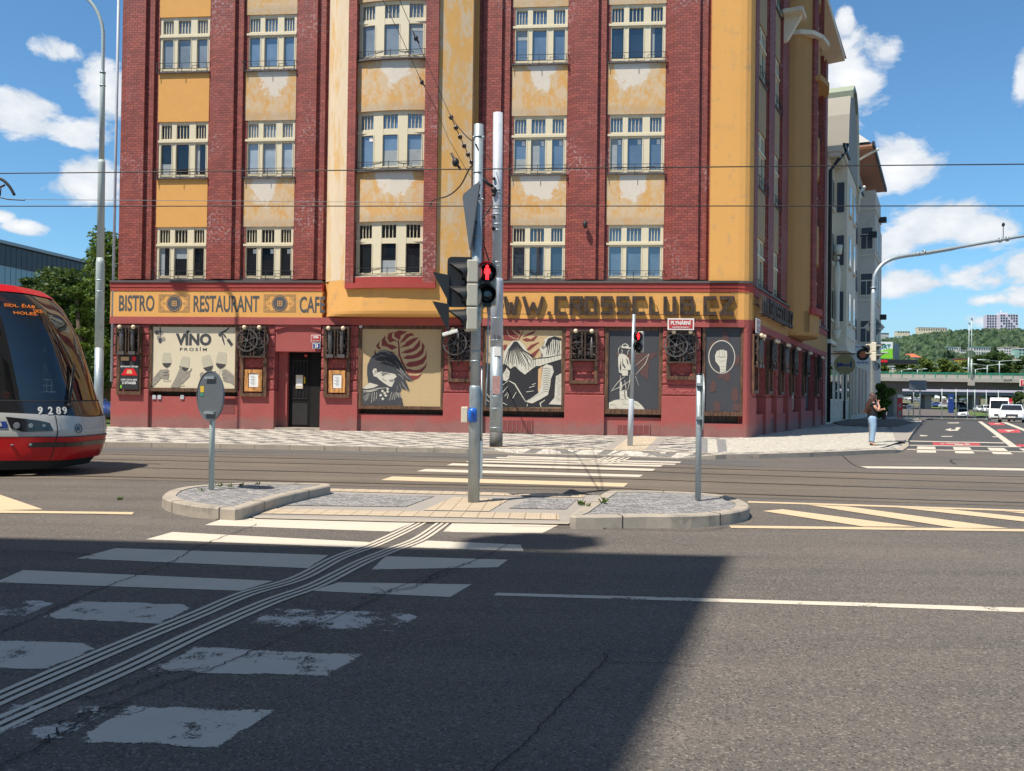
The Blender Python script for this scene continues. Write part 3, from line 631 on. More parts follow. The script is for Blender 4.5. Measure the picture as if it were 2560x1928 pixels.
cR = lambda x, y: (1280+x/1.7281, 1100+y/1.7281)
crackline([(370,930),(405,952),(250,1110),(120,1250),(0,1370),(-300,1600)], .007, cR, 6, .009)
crackline([(405,968),(600,970),(830,985)], .006, cR, 7, .006)
crackline([(0,375),(400,385),(800,395),(930,378)], .012, cR, 8, .01)
crackline([(0,700),(500,712),(900,722)], .010, lambda x, y: (380+x/3.568, 1100+y/3.568), 9, .01)
crackline([(620,900-500),(760,530),(860,573)], .02, c4, 10, .01)
crackline([(1635,540),(1640,502),(2212,508)], .03, c4, 11, .01)

# ------------------------------------------------------------------ pavements, kerbs, island
KB = [(-70,26.6,.12)]+[(*G(u, v)[:2], h) for u, v, h in [(265,1117,.12),(380,1118,.12),(900,1128,.12),(1180,1134,.12),(1300,1137,.02),(1500,1140,.02),(1700,1148,.02),(1790,1149,.11),(1815,1148,.12),(1900,1147,.12),(2000,1144,.12),(2100,1140,.12),(2180,1136,.12),(2240,1133,.10),(2256,1129,.03),(2272,1117,.03),(2270,1107,.12),(2290,1075,.12),(2307,1054,.12)]]+[(34,74,.10),(44,96,-.3)]
def build_pavement():
    P = [Vector(p) for p in KB]; n = len(P)
    nr = []
    for i in range(n):
        d = P[min(i+1, n-1)]-P[max(i-1, 0)]; nr.append(Vector((-d.y, d.x, 0)).normalized())
    inn = [P[i]+nr[i]*.22 for i in range(n)]; inn2 = [Vector((*(P[i]+nr[i]*.62)[:2], max(.12, P[i].z) if P[i].y < 62 else P[i].z)) for i in range(n)]
    mb = MB()
    back = [(46,99,-.3),(40,100,-.2),(8.0,32.5,.12),(-15.9,34.9,.12),(-70,40,.12)]
    mb.add([Vector((*p[:2], p[2])) for p in inn]+inn2, [(i, i+1, n+i+1, n+i) for i in range(n-1)])
    mb.add([p for p in inn2]+[Vector(b) for b in back], [tuple(range(n+len(back)))])
    struct(mb.build('pavement', 'mosaic'))
    # kerb stones
    kb = MB(); acc = 0
    for i in range(n-1):
        a, b = P[i], P[i+1]; ln = (b-a).length; k = max(1, round(ln/1.0)) if ln < 40 else int(ln/1.0)
        for j in range(k):
            p = a.lerp(b, j/k+.006/ln*0); q = a.lerp(b, (j+1)/k-.012/ln); r_ = inn[i].lerp(inn[i+1], (j+1)/k-.012/ln); s_ = inn[i].lerp(inn[i+1], j/k)
            top = [p, q, r_, s_]; t = [Vector((v.x, v.y, v.z+.004)) for v in top]; bt = [Vector((v.x, v.y, v.z-.35)) for v in top]
            kb.add(t+bt, [(0,1,2,3), (0,4,5,1), (1,5,6,2), (2,6,7,3), (3,7,4,0)])
    struct(kb.build('kerb', 'kerb'))
    # zones of other paving over the mosaic
    def zone(pts, mt, dz=.004): struct(sheet('paving_zone', [G(*c3(*p), .12) for p in pts], mt, dz))
    zone([(655,42),(712,44),(560,165),(450,165)], 'slab'); zone([(712,44),(985,48),(850,165),(560,165)], 'mosbeige'); zone([(985,48),(1065,52),(945,165),(850,165)], 'slab')
    zone([(1378,60),(1435,62),(1435,195),(1375,195)], 'mosgrey'); zone([(1435,62),(1515,66),(1530,188),(1435,195)], 'moswhite'); zone([(1515,66),(1600,70),(1615,180),(1530,188)], 'mosgrey')
    W_ = [G(*c3(1600,70), .12), G(*c3(1615,180), .12)]+[Vector((p.x, p.y, .12)) for p in (inn2[i]-nr[i]*.10 for i in range(9, 16))]+[G(2262,1100,.12), G(2250,1082,.12), G(2100,1064,.12), G(1900,1086,.12)]
    struct(sheet('paving_zone', W_, 'moswhite', .005))
    struct(sheet('paving_zone', [G(2225,1062,.12), G(2240,1105,.12), G(2262,1104,.12), G(2290,1062,.12)], 'slab', .009))
    struct(sheet('paving_zone', [G(2080,1052,.12), G(2100,1064,.12), G(2245,1068,.12), G(2290,1056,.12), Vector((30,68,.12)), Vector((24,66,.12))], 'asphalt', .013))
    # tactile row along the dropped kerb
    tp = [Vector((*(P[i]+nr[i]*.80)[:2], .12)) for i in (4, 5, 6, 7, 8)]
    struct(line_strip('tactile_row', smooth_path(tp, 4), .30, 'tactile', .009))
build_pavement()

def raised(name, pts, cf, zt=.15):
    P = [G(*cf(*p), zt) for p in pts]; n = len(P); c = sum(P, Vector())/n
    inn = []
    for i in range(n):
        d = (P[(i+1)%n]-P[i-1]); nn = Vector((-d.y, d.x, 0)).normalized()
        if nn.dot(c-P[i]) < 0: nn = -nn
        inn.append(P[i]+nn*.17)
    for _ in range(3):
        for i in range(n):
            if (inn[i]-inn[i-1]).dot(P[i]-P[i-1]) < 0: inn[i] = (inn[i]+inn[i-1])/2; inn[i-1] = inn[i].copy()
    mb = MB(); lo = [Vector((p.x, p.y, -.05)) for p in P]; cham = [p.lerp(q, .1) for p, q in zip(P, inn)]; Pd = [Vector((p.x, p.y, p.z-.018)) for p in P]
    mb.add(lo+Pd+cham+inn, [(i, (i+1)%n, n+(i+1)%n, n+i) for i in range(n)]+[(n+i, n+(i+1)%n, 2*n+(i+1)%n, 2*n+i) for i in range(n)]+[(2*n+i, 2*n+(i+1)%n, 3*n+(i+1)%n, 3*n+i) for i in range(n)], 0)
    mb.add([Vector((p.x, p.y, zt-.012)) for p in [q.lerp(r_, .55) for q, r_ in zip(P, inn)]], [tuple(range(n))], 1); mb.add(inn+[Vector((p.x, p.y, zt-.03)) for p in inn], [(i, (i+1)%n, n+(i+1)%n, n+i) for i in range(n)], 0)
    # joints between kerb stones: thin dark lines
    acc = 0
    for i in range(n):
        acc += (P[i]-P[i-1]).length
        if acc > 1.0:
            acc = 0; d = (P[(i+1)%n]-P[i-1]).normalized()*.007
            a, b = P[i], inn[i]; e = Vector((0,0,.002)); o = (a-b).normalized()*.003
            mb.add([a-d+e+o, a+d+e+o, b+d+e, b-d+e], [(0,1,2,3)], 2); mb.add([a-d+o, a+d+o, Vector((a.x+d.x, a.y+d.y, 0))+o, Vector((a.x-d.x, a.y-d.y, 0))+o], [(0,1,2,3)], 2)
    return struct(mb.build(name, ['kerb', 'sett', 'groove']))
ci = lambda x, y: (380+x/3.568, 1100+y/3.568)
def dense(pts, k=3):
    P = [Vector((*p, 0)) for p in pts]; P.append(P[0]); out = []
    for p in smooth_path(P, k)[:-1]: out.append((p.x, p.y))
    return out
raised('traffic_island', [(90,500),(110,475),(150,450),(220,430),(300,415),(450,400),(600,390),(800,381),(1000,378),(1300,382),(1560,387),(1590,393),(1592,405),(1400,445),(1150,500),(1000,545),(850,592),(800,606),(740,612),(600,605),(450,592),(300,572),(180,545),(120,525)], ci)
raised('traffic_island', [(165,765),(205,735),(350,640),(480,556),(520,542),(700,538),(860,538),(1030,542),(1200,550),(1350,558),(1500,572),(1620,590),(1700,610),(1770,635),(1810,660),(1822,682),(1800,705),(1740,724),(1650,740),(1550,752),(1450,760),(1280,768),(1100,771),(870,770),(650,774),(400,778),(220,778),(175,775)], c3)
struct(sheet('island_pad', [G(*p) for p in [(612,1290),(640,1298),(1000,1307),(1421,1313),(1500,1240),(1300,1236),(900,1225),(815,1222),(780,1232)]], 'slab', .010))
struct(sheet('island_kerb_line', [G(*p) for p in [(640,1293),(1000,1302),(1425,1309),(1421,1314),(1000,1308),(636,1299)]], 'kerb', .018))
for pts, mt in [([(649,1274),(1000,1281),(1396,1287),(1399,1303),(1000,1294),(621,1287)], 'tactile'), ([(823,1224.5),(900,1225.5),(1464,1240),(1458,1247),(900,1233),(808,1230)], 'tactile'), ([(1133,1246),(1274,1250.5),(1222,1281.5),(1058,1278.5)], 'tactile'),
                ([(772,1235),(1087,1243),(1014,1270),(680,1266)], 'sett'), ([(1331,1247),(1442,1251),(1415,1276),(1271.6,1274)], 'sett')]:
    struct(sheet('island_paving', [G(*p) for p in pts], mt, .018))
# verge, far carriageway and grass of the main road
def gz(name, pts, mt, dz): struct(sheet(name, [GH(*p)+Vector((0,0,dz)) for p in pts], mt, 0))
def strip_h(name, top, bot, mt, dz):
    mb = MB(); n = len(top); mb.add([GH(*p)+Vector((0,0,dz)) for p in top]+[GH(*p)+Vector((0,0,dz)) for p in bot], [(i, i+1, n+i+1, n+i) for i in range(n-1)]); struct(mb.build(name, mt))
strip_h('grass_verge', [(2318,1014.5),(2345,1018),(2372,1021.5),(2400,1025),(2430,1029.5),(2470,1034),(2560,1040),(2900,1050)], [(2322,1018),(2340,1023),(2370,1027.5),(2400,1032),(2430,1038),(2462,1045),(2560,1049),(2900,1058)], 'grass', .03)
strip_h('grass_verge', [(2270,1037),(2285,1037)], [(2262,1044),(2290,1044)], 'soil', .02)
# ------------------------------------------------------------------ corner building
PA = G(278, 1067, .12); PB = G(1873, 1095, .12)
ang = atan2(PB.y-PA.y, PB.x-PA.x); LM = (PB-PA).length
FM = Matrix.Translation((PA.x, PA.y, 0)) @ Matrix.Rotation(ang, 4, 'Z')
SDV = Vector((.43981, .89809, 0)); SM = Matrix.Translation((PB.x, PB.y, 0)) @ Matrix.Rotation(atan2(SDV.y, SDV.x), 4, 'Z')
SF = FM.inverted() @ SM
FMi = FM.inverted()
def fp(u, v, y=0.0):
    """pixel -> (x, z) in the facade frame on the plane y"""
    o = FMi @ Vector((0, 0, CZ)); d = FMi.to_3x3() @ ray(u, v); t = (y-o.y)/d.y
    return o.x+d.x*t, o.z+d.z*t
def fx(u, v=900, y=0.0): return fp(u, v, y)[0]
B0 = empty('corner_building', 'corner building of dark red painted brick and ochre plaster with murals along its ground floor', 'building', M4=FM)
HT = 21.9
def slab(name, mt, x0, x1, y0, y1, z0, z1, fr=None, bev=0): return MB().box(x0, x1, y0, y1, z0, z1).build(name, mt, B0, frame=fr, bevel=bev)
# dark core behind everything
core = MB(); core.prism([(.05,.62),(LM-.35,.62),(LM+23.0*math.cos(-(ang-atan2(SDV.y,SDV.x)))-.62, 23*sin(atan2(SDV.y,SDV.x)-ang)+.2),(.05, 16)], .0, HT-.05)
core.build('inner_wall', 'dark', B0)
slab('side_wall', 'b3', 0.0, .30, .35, 15.8, 0, HT)
def pilaster(x0, x1, z0=5.95, z1=HT, fr=None, step=.14):
    mb = MB()
    if fr is not None:
        mb.box(x0+.1, x1-.1, 0.0, .62, z0, z1); mb.box(x0-.02, x0+.1, .06, .61, z0, z1); mb.box(x1-.1, x1+.1, .06, .61, z0, z1); return mb.build('brick_pilaster', 'brick', B0, frame=fr)
    mb.box(x0+step, x1-step, 0.0, .62, z0, z1); mb.box(x0-.02, x0+step, .13, .61, z0, z1); mb.box(x1-step, x1+.17, .13, .61, z0, z1); mb.box(x1+.17, x1+.33, .25, .60, z0, z1); mb.box(x0-.14, x0-.02, .25, .60, z0, z1)
    return mb.build('brick_pilaster', 'brick', B0, frame=fr)
for a, b in [(.16,1.26),(3.78,4.90),(7.30,8.21),(14.42,15.40),(17.88,19.04),(21.55,22.80)]: pilaster(a, b)
SILL = [5.98, 9.98, 14.18, 18.35]; HEAD = [8.03, 12.20, 16.36, 20.4]
rg = random.Random(3)
def window(x0, x1, z0, z1, y, fr=None, bow=None, cols=((.055,.265),(.36,.615),(.745,.95)), glass='glass', simple=False, notes=False, parent=None):
    w, h = x1-x0, z1-z0; mb = MB(); X = lambda t: x0+w*t; Z = lambda t: z0+h*t
    lo, t0, t1, hi = .065, .60, .70, .945
    es = [0]+[e for c in cols for e in c]+[1]
    for i in range(0, len(es), 2): mb.box(X(es[i]), X(es[i+1]), y-.02, y+.10, Z(0), Z(1))
    for c0, c1_ in cols:
        mb.box(X(c0), X(c1_), y, y+.10, Z(0), Z(lo)); mb.box(X(c0), X(c1_), y-.01, y+.10, Z(t0), Z(t1)); mb.box(X(c0), X(c1_), y, y+.10, Z(hi), Z(1))
        for k in (1, 2, 3): q = c0+(c1_-c0)*k/4; mb.box(X(q)-.011, X(q)+.011, y+.03, y+.07, Z(t1), Z(hi))
        # casement edges standing a little proud
        mb.box(X(c0)-.035, X(c0)-.012, y-.035, y-.02, Z(.03), Z(t0-.01)); mb.box(X(c1_)+.012, X(c1_)+.035, y-.035, y-.02, Z(.03), Z(t0-.01)); mb.box(X(c0)-.012, X(c1_)+.012, y-.03, y-.02, Z(lo)-.05, Z(lo)-.025)
    mb.box(X(0), X(1), y-.07, y-.021, Z(t0+.03), Z(t1-.03))
    gp = MB()
    for c0, c1_ in cols:
        gp.box(X(c0)+.002, X(c1_)-.002, y+.06, y+.075, Z(lo), Z(t0)); gp.box(X(c0)+.002, X(c1_)-.002, y+.075, y+.085, Z(t1), Z(hi))
    nb = MB(); cus = []
    if not simple and fr is None:
        for c0, c1_ in cols:
            q = rg.random(); e = .003; cu = MB()
            if q < .40: cus.append(cu)
            if q < .16: cu.box(X(c0)+e, X(c1_)-e, y+.052, y+.059, Z(lo)+e, Z(lo+(t0-lo)*rg.uniform(.35,.6)))
            elif q < .30: cu.box(X(c0)+e, X(c0+(c1_-c0)*rg.uniform(.3,.6)), y+.052, y+.059, Z(lo)+e, Z(t0)-e)
            elif q < .40: cu.box(X(c0)+e, X(c1_)-e, y+.052, y+.059, Z(t0-(t0-lo)*rg.uniform(.2,.5)), Z(t0)-e)
    if notes:
        for c0, c1_ in cols:
            if rg.random() < .8: nb.box(X(c1_)-.17, X(c1_)-.04, y+.045, y+.055, Z(t0)-.22, Z(t0)-.05)
    sl = MB().box(x0-.02, x1+.02, y-.13, y+.02, z0-.06, z0-.001)
    rl = MB()
    if not simple:
        a, b = x0-.10, x1+.04; yy = y-.20 if not bow else y-.16
        for zz in (.08, .30): rl.box(a, b, yy-.008, yy+.008, z0+zz-.008, z0+zz+.008)
        for t in (.03, .5, .97): rl.box(a+(b-a)*t-.01, a+(b-a)*t+.01, yy-.01, yy+.01, z0-.12, z0+.31)
        for t in (.24, .76): rl.box(a+(b-a)*t-.16, a+(b-a)*t+.16, yy-.008, yy+.008, z0+.185, z0+.20); rl.box(a+(b-a)*t-.16, a+(b-a)*t-.145, yy-.008, yy+.008, z0+.08, z0+.2); rl.box(a+(b-a)*t+.145, a+(b-a)*t+.16, yy-.008, yy+.008, z0+.08, z0+.2)
        for t in (0, 1): rl.box(a+(b-a)*t-.01, a+(b-a)*t+.01, yy, y, z0+.29, z0+.31)
    if bow:
        for m in [mb, gp, sl, rl, nb]+cus:
            for p in m.v: p.y += bow(p.x)
    f = mb.build('window', 'cream', parent or B0, frame=fr)
    gp.build('pane', glass, f); sl.build('sill', 'ledge', f)
    if nb.v: nb.build('paper_note', 'paper', f)
    for cu in cus: cu.build('curtain', 'lace', f)
    if rl.v: rl.build('window_railing', 'iron', f)
    return f
def panel(x0, x1, z0, z1, y, mt, fr=None, bow=None):
    mb = MB(); n = 8 if bow else 1
    for i in range(n): mb.box(x0+(x1-x0)*i/n, x0+(x1-x0)*(i+1)/n, y, y+.2, z0, z1)
    if bow:
        for p in mb.v: p.y += bow(p.x)
    return mb.build('plaster_panel', mt, B0, loc=((x0+x1)/2, 0, z1), frame=fr)
bays = [(1.59,3.64),(5.15,7.16),(15.66,17.74),(19.29,21.41)]
GLS = [['glassdark','glassdark','glass','glasscurt'], ['glassdark', 'glassblind', 'glasscurt', 'glasscurt'], ['glassblind', 'glasscurt', 'glasscurt', 'glass'], ['glass']*4]
for bi, (a, b) in enumerate(bays):
    for k in range(4):
        window(a, b, SILL[k], HEAD[k], .30, glass=GLS[k][bi], notes=(k == 1 and bi > 1) or (k == 0 and bi == 1))
        z1 = SILL[k+1]-.06 if k < 3 else HT
        panel(a-.02, b+.02, HEAD[k], z1, .235, 'panel' if bi == 0 else 'peel')
# oriel
OC = [(8.46,.30),(8.62,-.02),(9.0,-.30),(9.55,-.52),(10.2,-.70),(11.1,-.82),(12.0,-.83),(12.96,-.75),(13.6,-.66),(14.22,-.54)]
def ocur(x, C=OC):
    if x <= C[0][0]: return C[0][1]
    for (a, p), (b, q) in zip(C, C[1:]):
        if x <= b: return p+(q-p)*(x-a)/(b-a)
    return C[-1][1]
def extr(curve, x0, x1, off, back, z0, z1, mb=None, n=14):
    mb = mb or MB(); P = [(x0+(x1-x0)*i/n, ocur(x0+(x1-x0)*i/n, curve)+off) for i in range(n+1)]
    mb.prism(P+[(x1, back), (x0, back)], z0, z1); return mb
extr(OC, 8.46, 9.50, 0, .6, 5.84, HT).build('oriel_wall', 'streak', B0)
extr(OC, 13.0, 14.24, 0, .6, 5.84, HT).build('oriel_wall', 'streak2', B0)
def oriel_base(curve, x0, x1, zt, zb):
    mb = MB(); n = 20; xs = [x0+(x1-x0)*i/n for i in range(n+1)]; lev = [(zt, 1), (zb+.16, 1.0), (zb+.06, .97), (zb, .90), (zb-.03, .0)]
    for z, k in lev:
        for x in xs: mb.v.append(Vector((x, (ocur(x, curve) if k else .4)*(k if k else 1), z)))
    m = n+1
    for j in range(len(lev)-1):
        for i in range(n): mb.f.append([j*m+i, j*m+i+1, (j+1)*m+i+1, (j+1)*m+i]); mb.m.append(0); mb.sm.append(False)
    for q in (0, n):       # side closures
        o = len(mb.v); x = xs[q]; mb.v += [Vector((x, .4, zt)), Vector((x, .4, zb-.03))]; mb.f.append([j*m+q for j in range(len(lev))]+[o+1, o]); mb.m.append(0); mb.sm.append(False)
    return mb
oriel_base(OC, 8.46, 14.24, 5.845, 4.50).build('oriel_base', 'yellow', B0)
slab('oriel_return', 'yellowshade', 14.245, 14.40, -.04, .6, 4.47, HT)  # shaded return, its shade put into the darker ochre
bowc = lambda x: ocur(x)
for a, b in ((9.50,9.84),(12.52,13.0)):
    mb = extr(OC, a, b, -.14, .6, 5.62, HT, n=3); mb.build('brick_pilaster', 'brick', B0)
extr(OC, 9.50, 13.0, -.16, .3, 5.50, 5.70, n=10).build('brick_frame', 'redtrim', B0); extr(OC, 9.80, 12.56, -.05, .3, 5.70, 5.93, n=10).build('brick_frame', 'redtrim', B0)
for k in range(4):
    window(9.86, 12.50, SILL[k], HEAD[k], .20, bow=bowc, cols=((.05,.24),(.385,.60),(.745,.945)), glass=['glassdark','glasscurt','glassblind','glass'][k], notes=(k == 1))
    extr(OC, 9.84, 12.52, -.03, .3, SILL[k]-.09, SILL[k]-.03, n=8).build('sill', 'creamw' if k == 0 else 'ledge', B0)
    panel(9.84, 12.52, HEAD[k], SILL[k+1]-.09 if k < 3 else HT, .10, 'peel', bow=bowc)
# corner strip and rounded corner to the side street
def corner(z0, z1, off, name, mt, x0=23.10):
    mb = MB(); s = SF
    xs_ = max(24.15, x0+.02); P = [(x0, .0-off), (xs_, .0-off)]
    c = s @ Vector((.45, -off, 0)); e = Vector((24.60, -off))
    for t in (.25, .5, .75, 1): a = Vector((xs_, -off)); P.append(tuple((a*(1-t)**2+Vector((24.62, -off-.01))*2*t*(1-t)+Vector((c.x, c.y))*t*t)))
    i = s @ Vector((.45, .9, 0)); P += [(i.x, i.y), (x0, .9)]
    mb.prism(P, z0, z1); return mb.build(name, mt, B0)
corner(5.9, HT, .0, 'corner_wall', 'yellow')
# ledge, dentils, sign band, red band
def band(z0, z1, off, mt, name, segs=((-.12, 8.44), (14.42, 24.2))):
    for a, b in segs:
        slab(name, mt, a, b, -off, .58, z0, z1)
    if segs[-1][1] > 24: corner(z0, z1, off, name, mt)
band(5.80, 5.88, .10, 'ledge', 'ledge'); band(5.62, 5.80, .06, 'redtrim', 'cornice')
band(5.48, 5.62, .04, 'dentil', 'dentil_band'); band(4.46, 5.48, .02, 'yellow', 'sign_band'); band(4.18, 4.46, .045, 'red', 'red_band', ((-.12, 24.2),))
dn = MB()
for i in range(int(8.4/.14)): dn.box(-.08+i*.14, -.08+i*.14+.012, -.044, -.038, 5.48, 5.62)
for i in range(int(9.8/.14)): dn.box(14.42+i*.14, 14.42+i*.14+.012, -.044, -.038, 5.48, 5.62)
dn.build('dentil_joints', 'ledge', B0)
# ground floor
GP = [(-.05,1.50),(5.12,6.59),(8.40,9.88),(13.20,14.70),(17.80,19.29),(21.40,22.84)]
def gpier(x0, x1, fr=None, mtl='red'):
    mb = MB(); mb.box(x0, x1, 0.0, .7, 0, 1.62); mb.build('ground_pier', mtl, B0, frame=fr, bevel=.02)
    rb = MB(); z = 1.64
    while z < 4.1:
        rb.box(x0+.02, x1-.02, .02, .68, z, min(z+.39, 4.17)); z += .43
    rb.box(x0+.03, x1-.03, .06, .67, 1.6, 4.17)
    rb.build('rusticated_stone', 'redrough', B0, frame=fr, bevel=.045)
for a, b in GP: gpier(a, b)
corner(0, 4.18, .0, 'corner_pier', 'red', 24.36)
OPN = [(1.50,5.12),(9.88,13.20),(14.70,17.80),(19.29,21.40),(22.84,24.38)]
for i, (a, b) in enumerate(OPN):
    slab('plinth_wall', 'red', a, b, .15 if i else .13, .66, 0, [1.35,.78,.76,.80,.62][i])
    slab('recess_wall', 'wooddk', a, b, .45, .66, .6, 4.18)
slab('plinth_ledge', 'red', 3.5, 5.12, .02, .3, 1.30, 1.38); 
pr = MB(); pr.box(3.62, 4.98, .122, .129, .70, 1.24); pr.build('plinth_recess', 'ventred', B0)
for u0_, u1_, v0, v1 in ((1544,1622,1063,1087), (1257,1327,1051,1079)):
    (a, zt), (b, zb) = fp(u0_, v0), fp(u1_, v1)
    vb = MB(); vb.box(a-.05, b+.05, .11, .15, zb-.05, zt+.06); v2 = vb.build('cellar_vent', 'red', B0)
    g = MB(); g.box(a, b, .103, .109, zb, zt); g2 = g.build('vent_opening', 'ventred', v2); g = MB()
    for k in range(1, 6): x = a+(b-a)*k/6; g.box(x-.015, x+.015, .09, .102, zb, zt)
    g.build('vent_bars', 'red', v2)
for u_ in (386, 399, 456):
    xb, zb_ = fp(u_, 993, .12); MB().box(xb-.07, xb+.07, .09, .129, zb_-.08, zb_+.08).build('socket_box', 'polegrey', B0)
# door recess
slab('door_lintel_wall', 'red', 6.59, 8.40, .07, .6, 3.15, 4.18)
ar = MB(); n = 14
pts = [(6.59, 3.98)]+[(6.59+1.81*i/n, 3.98+.16*sin(pi*i/n)) for i in range(1, n)]+[(8.40, 3.98), (8.40, 4.17), (6.59, 4.17)]
ar.pxz(pts, -.004, .2); ar.build('door_arch', 'red', B0)
slab('door_reveal', 'red', 6.59, 6.95, .42, 1.1, 0, 3.15)
dr = MB().box(6.97, 7.84, .62, .70, .22, 3.12).build('door', 'black', B0)
pn = MB()
pn.box(7.10, 7.72, .605, .62, .30, 1.15); pn.box(7.10, 7.72, .60, .61, 1.30, 1.34); pn.box(7.10, 7.72, .60, .61, 2.80, 2.84)
for k in range(5): pn.box(7.12+k*.14, 7.14+k*.14, .60, .612, 1.3, 2.84)
pn.build('door_panel', 'iron', dr)
MB().box(7.24, 7.52, .585, .597, 1.72, 2.25).build('door_notice', 'poster', dr); MB().box(7.265, 7.495, .578, .584, 1.82, 2.12).build('notice_sheet', 'paper', dr)
MB().box(7.56, 7.62, .585, .597, 1.92, 2.18).build('door_sticker', 'caryellow', dr)
MB().box(6.95, 8.40, .70, .72, .12, 3.15).build('doorway', 'dark', B0)
slab('door_step', 'kerb', 6.60, 8.40, .02, .75, 0, .20)
MB().sph((7.66, .50, 3.02), .07).build('door_lamp', 'dentil', B0)
MB().tube([(-.035,.02,1.9),(-.035,.02,HT)], .055, 8).build('downpipe', 'polegrey', B0)
# painted lettering on the sign band: BISTRO / RESTAURANT / CAFE
def tb(body, u0_, v0, u1_, v1, mt='paint_grey', y=-.024, bold=.02, name='lettering', parent=None, fr=None, ext=.002):
    (a, zt), (b, zb) = fp(u0_, v0, y), fp(u1_, v1, y)
    return text(body, name, mt, parent or B0, a, y, zb, b-a, zt-zb, ext, bold)
c4b = lambda x, y: (x/2.458, 620+y/2.458)
tb('BISTRO', *c4b(732,290), *c4b(948,390)); tb('RESTAURANT', *c4b(1190,292), *c4b(1592,396)); tb('CAFE', *c4b(1842,298), *c4b(1996,400))
for (x0, x1) in ((977,1165),(1622,1817)):
    (a, zt), (b, zb) = fp(*c4b(x0,287), -.02), fp(*c4b(x1,396), -.02); cx, cz = (a+b)/2, (zt+zb)/2; w, h = b-a, zt-zb
    e = MB()
    for i, k in enumerate((.0, .045)):
        e.box(a+k, b-k, -.024, -.022, zt-k-.014, zt-k); e.box(a+k, b-k, -.024, -.022, zb+k, zb+k+.014); e.box(a+k, a+k+.014, -.0245, -.0225, zb+k, zt-k); e.box(b-k-.014, b-k, -.0245, -.0225, zb+k, zt-k)
    for sx in (-1, 1):
        for sz in (-1, 1):
            for r_ in (.08, .13, .18): e.ring((cx+sx*(w/2-.06), -.0235, cz+sz*(h/2-.06)), r_, .012, .002, 10, a0=0 if 0 else (pi if sx > 0 else 1.5*pi) if sz > 0 else (pi/2 if sx > 0 else 0), a1=(1.5*pi if sx > 0 else 2*pi) if sz > 0 else (pi if sx > 0 else pi/2))
        e.ring((cx+sx*(h/2+.06), -.0235, cz), .035, .012, .002, 10)
        for q in range(6): e.box(cx+sx*(h/2+.14)+(q%3)*.03*sx-.008, cx+sx*(h/2+.14)+(q%3)*.03*sx+.008, -.0245, -.0225, cz-.05+.07*(q//3), cz-.035+.07*(q//3))
    e.disc((cx, -.025, cz), h*.46, .003); e.build('painted_emblem', 'paint_grey', B0)
    e2 = MB(); e2.ring((cx, -.028, cz), h*.40, .012, .002)
    for sx in (-1, 1): e2.box(cx+sx*.085-.012, cx+sx*.085+.012, -.029, -.027, cz-.10, cz+.10); e2.box(cx+min(0,sx*.085), cx+max(0,sx*.085), -.029, -.027, cz-.10, cz-.078); e2.box(cx+min(0,sx*.085), cx+max(0,sx*.085), -.029, -.027, cz+.078, cz+.10)
    e2.box(cx-.012, cx+.012, -.029, -.027, cz-.10, cz+.10); e2.box(cx-.05, cx+.05, -.0295, -.0275, cz-.012, cz+.012)
    e2.build('painted_emblem', 'yellow', B0)

# wooden letters
ST = {'W': [[(0,1),(.24,0),(.5,.62),(.76,0),(1,1)]], 'C': [[(1,1),(0,1),(0,0),(1,0)]], 'R': [[(0,0),(0,1),(1,1),(1,.48),(0,.48)],[(.45,.48),(1,0)]], 'O': [[(0,0),(0,1),(1,1),(1,0),(0,0)]],
      'S': [[(1,1),(0,1),(0,.53),(1,.53),(1,0),(0,0)]], 'L': [[(0,1),(0,0),(1,0)]], 'U': [[(0,1),(0,0),(1,0),(1,1)]], 'B': [[(0,0),(0,1),(.9,1),(.9,.55),(0,.52)],[(.9,.52),(1,.4),(1,0),(0,0)]], 'Z': [[(0,1),(1,1),(0,0),(1,0)]], '.': []}
def letter(ch, x0, x1, z0, z1, y, parent, fr, th):
    mb = MB(); sw = th; a, b, lo, hi = x0+sw/2, x1-sw/2, z0+sw/2, z1-sw/2
    if ch == '.': mb.box(x0, x1, y-.05, y+.03, z0, z0+(x1-x0)); mb.box((x0+x1)/2-.02, (x0+x1)/2+.02, y+.03, -.0, z0+.03, z0+.07); return mb.build('letter', 'wooddk', parent, frame=fr)
    for k, path in enumerate(ST[ch]):
        P = [Vector((a+(b-a)*p[0], y, lo+(hi-lo)*p[1])) for p in path]
        for i in range(len(P)-1):
            d = (P[i+1]-P[i]).normalized(); o = .003*((i+k) % 3)
            e0 = P[i]-d*sw*.42; e1 = P[i+1]+d*sw*.42
            nrm = Vector((-d.z, 0, d.x))
            for sgn in (-1, 1): mb.beam(e0+nrm*sgn*sw*.27+Vector((0,o*sgn,0)), e1+nrm*sgn*sw*.27+Vector((0,o*sgn,0)), .10+o, sw*.49, up=nrm)
    for q in (.25, .75): mb.box(x0+(x1-x0)*q-.012, x0+(x1-x0)*q+.012, y, 0.0-.0, (z0+z1)/2-.01, (z0+z1)/2+.01)
    return mb.build('letter', 'wooddk', parent, frame=fr)
LT = [('W',1212,1252),('W',1259,1297),('W',1306,1361),('.',1369,1378),('C',1386,1417),('R',1424,1458),('O',1461,1493),('S',1502,1533),('S',1541,1574),('C',1581,1614),('L',1623,1649),('U',1659,1690),('B',1700,1736),('.',1741,1750),('C',1759,1792),('Z',1799,1836)]
LS = empty('letter_sign', 'row of big weathered timber letters reading WWW.CROSSCLUB.CZ on the sunlit ochre band', 'sign', M4=FM)
for ch, a, b in LT:
    x0, zt = fp(a, 741, -.1); x1, _ = fp(b, 741, -.1); _, zb = fp((a+b)/2, 788, -.1); _, zt = fp((a+b)/2, 741, -.1)
    letter(ch, x0, x1, zb, zt, -.10, LS, None, .125)
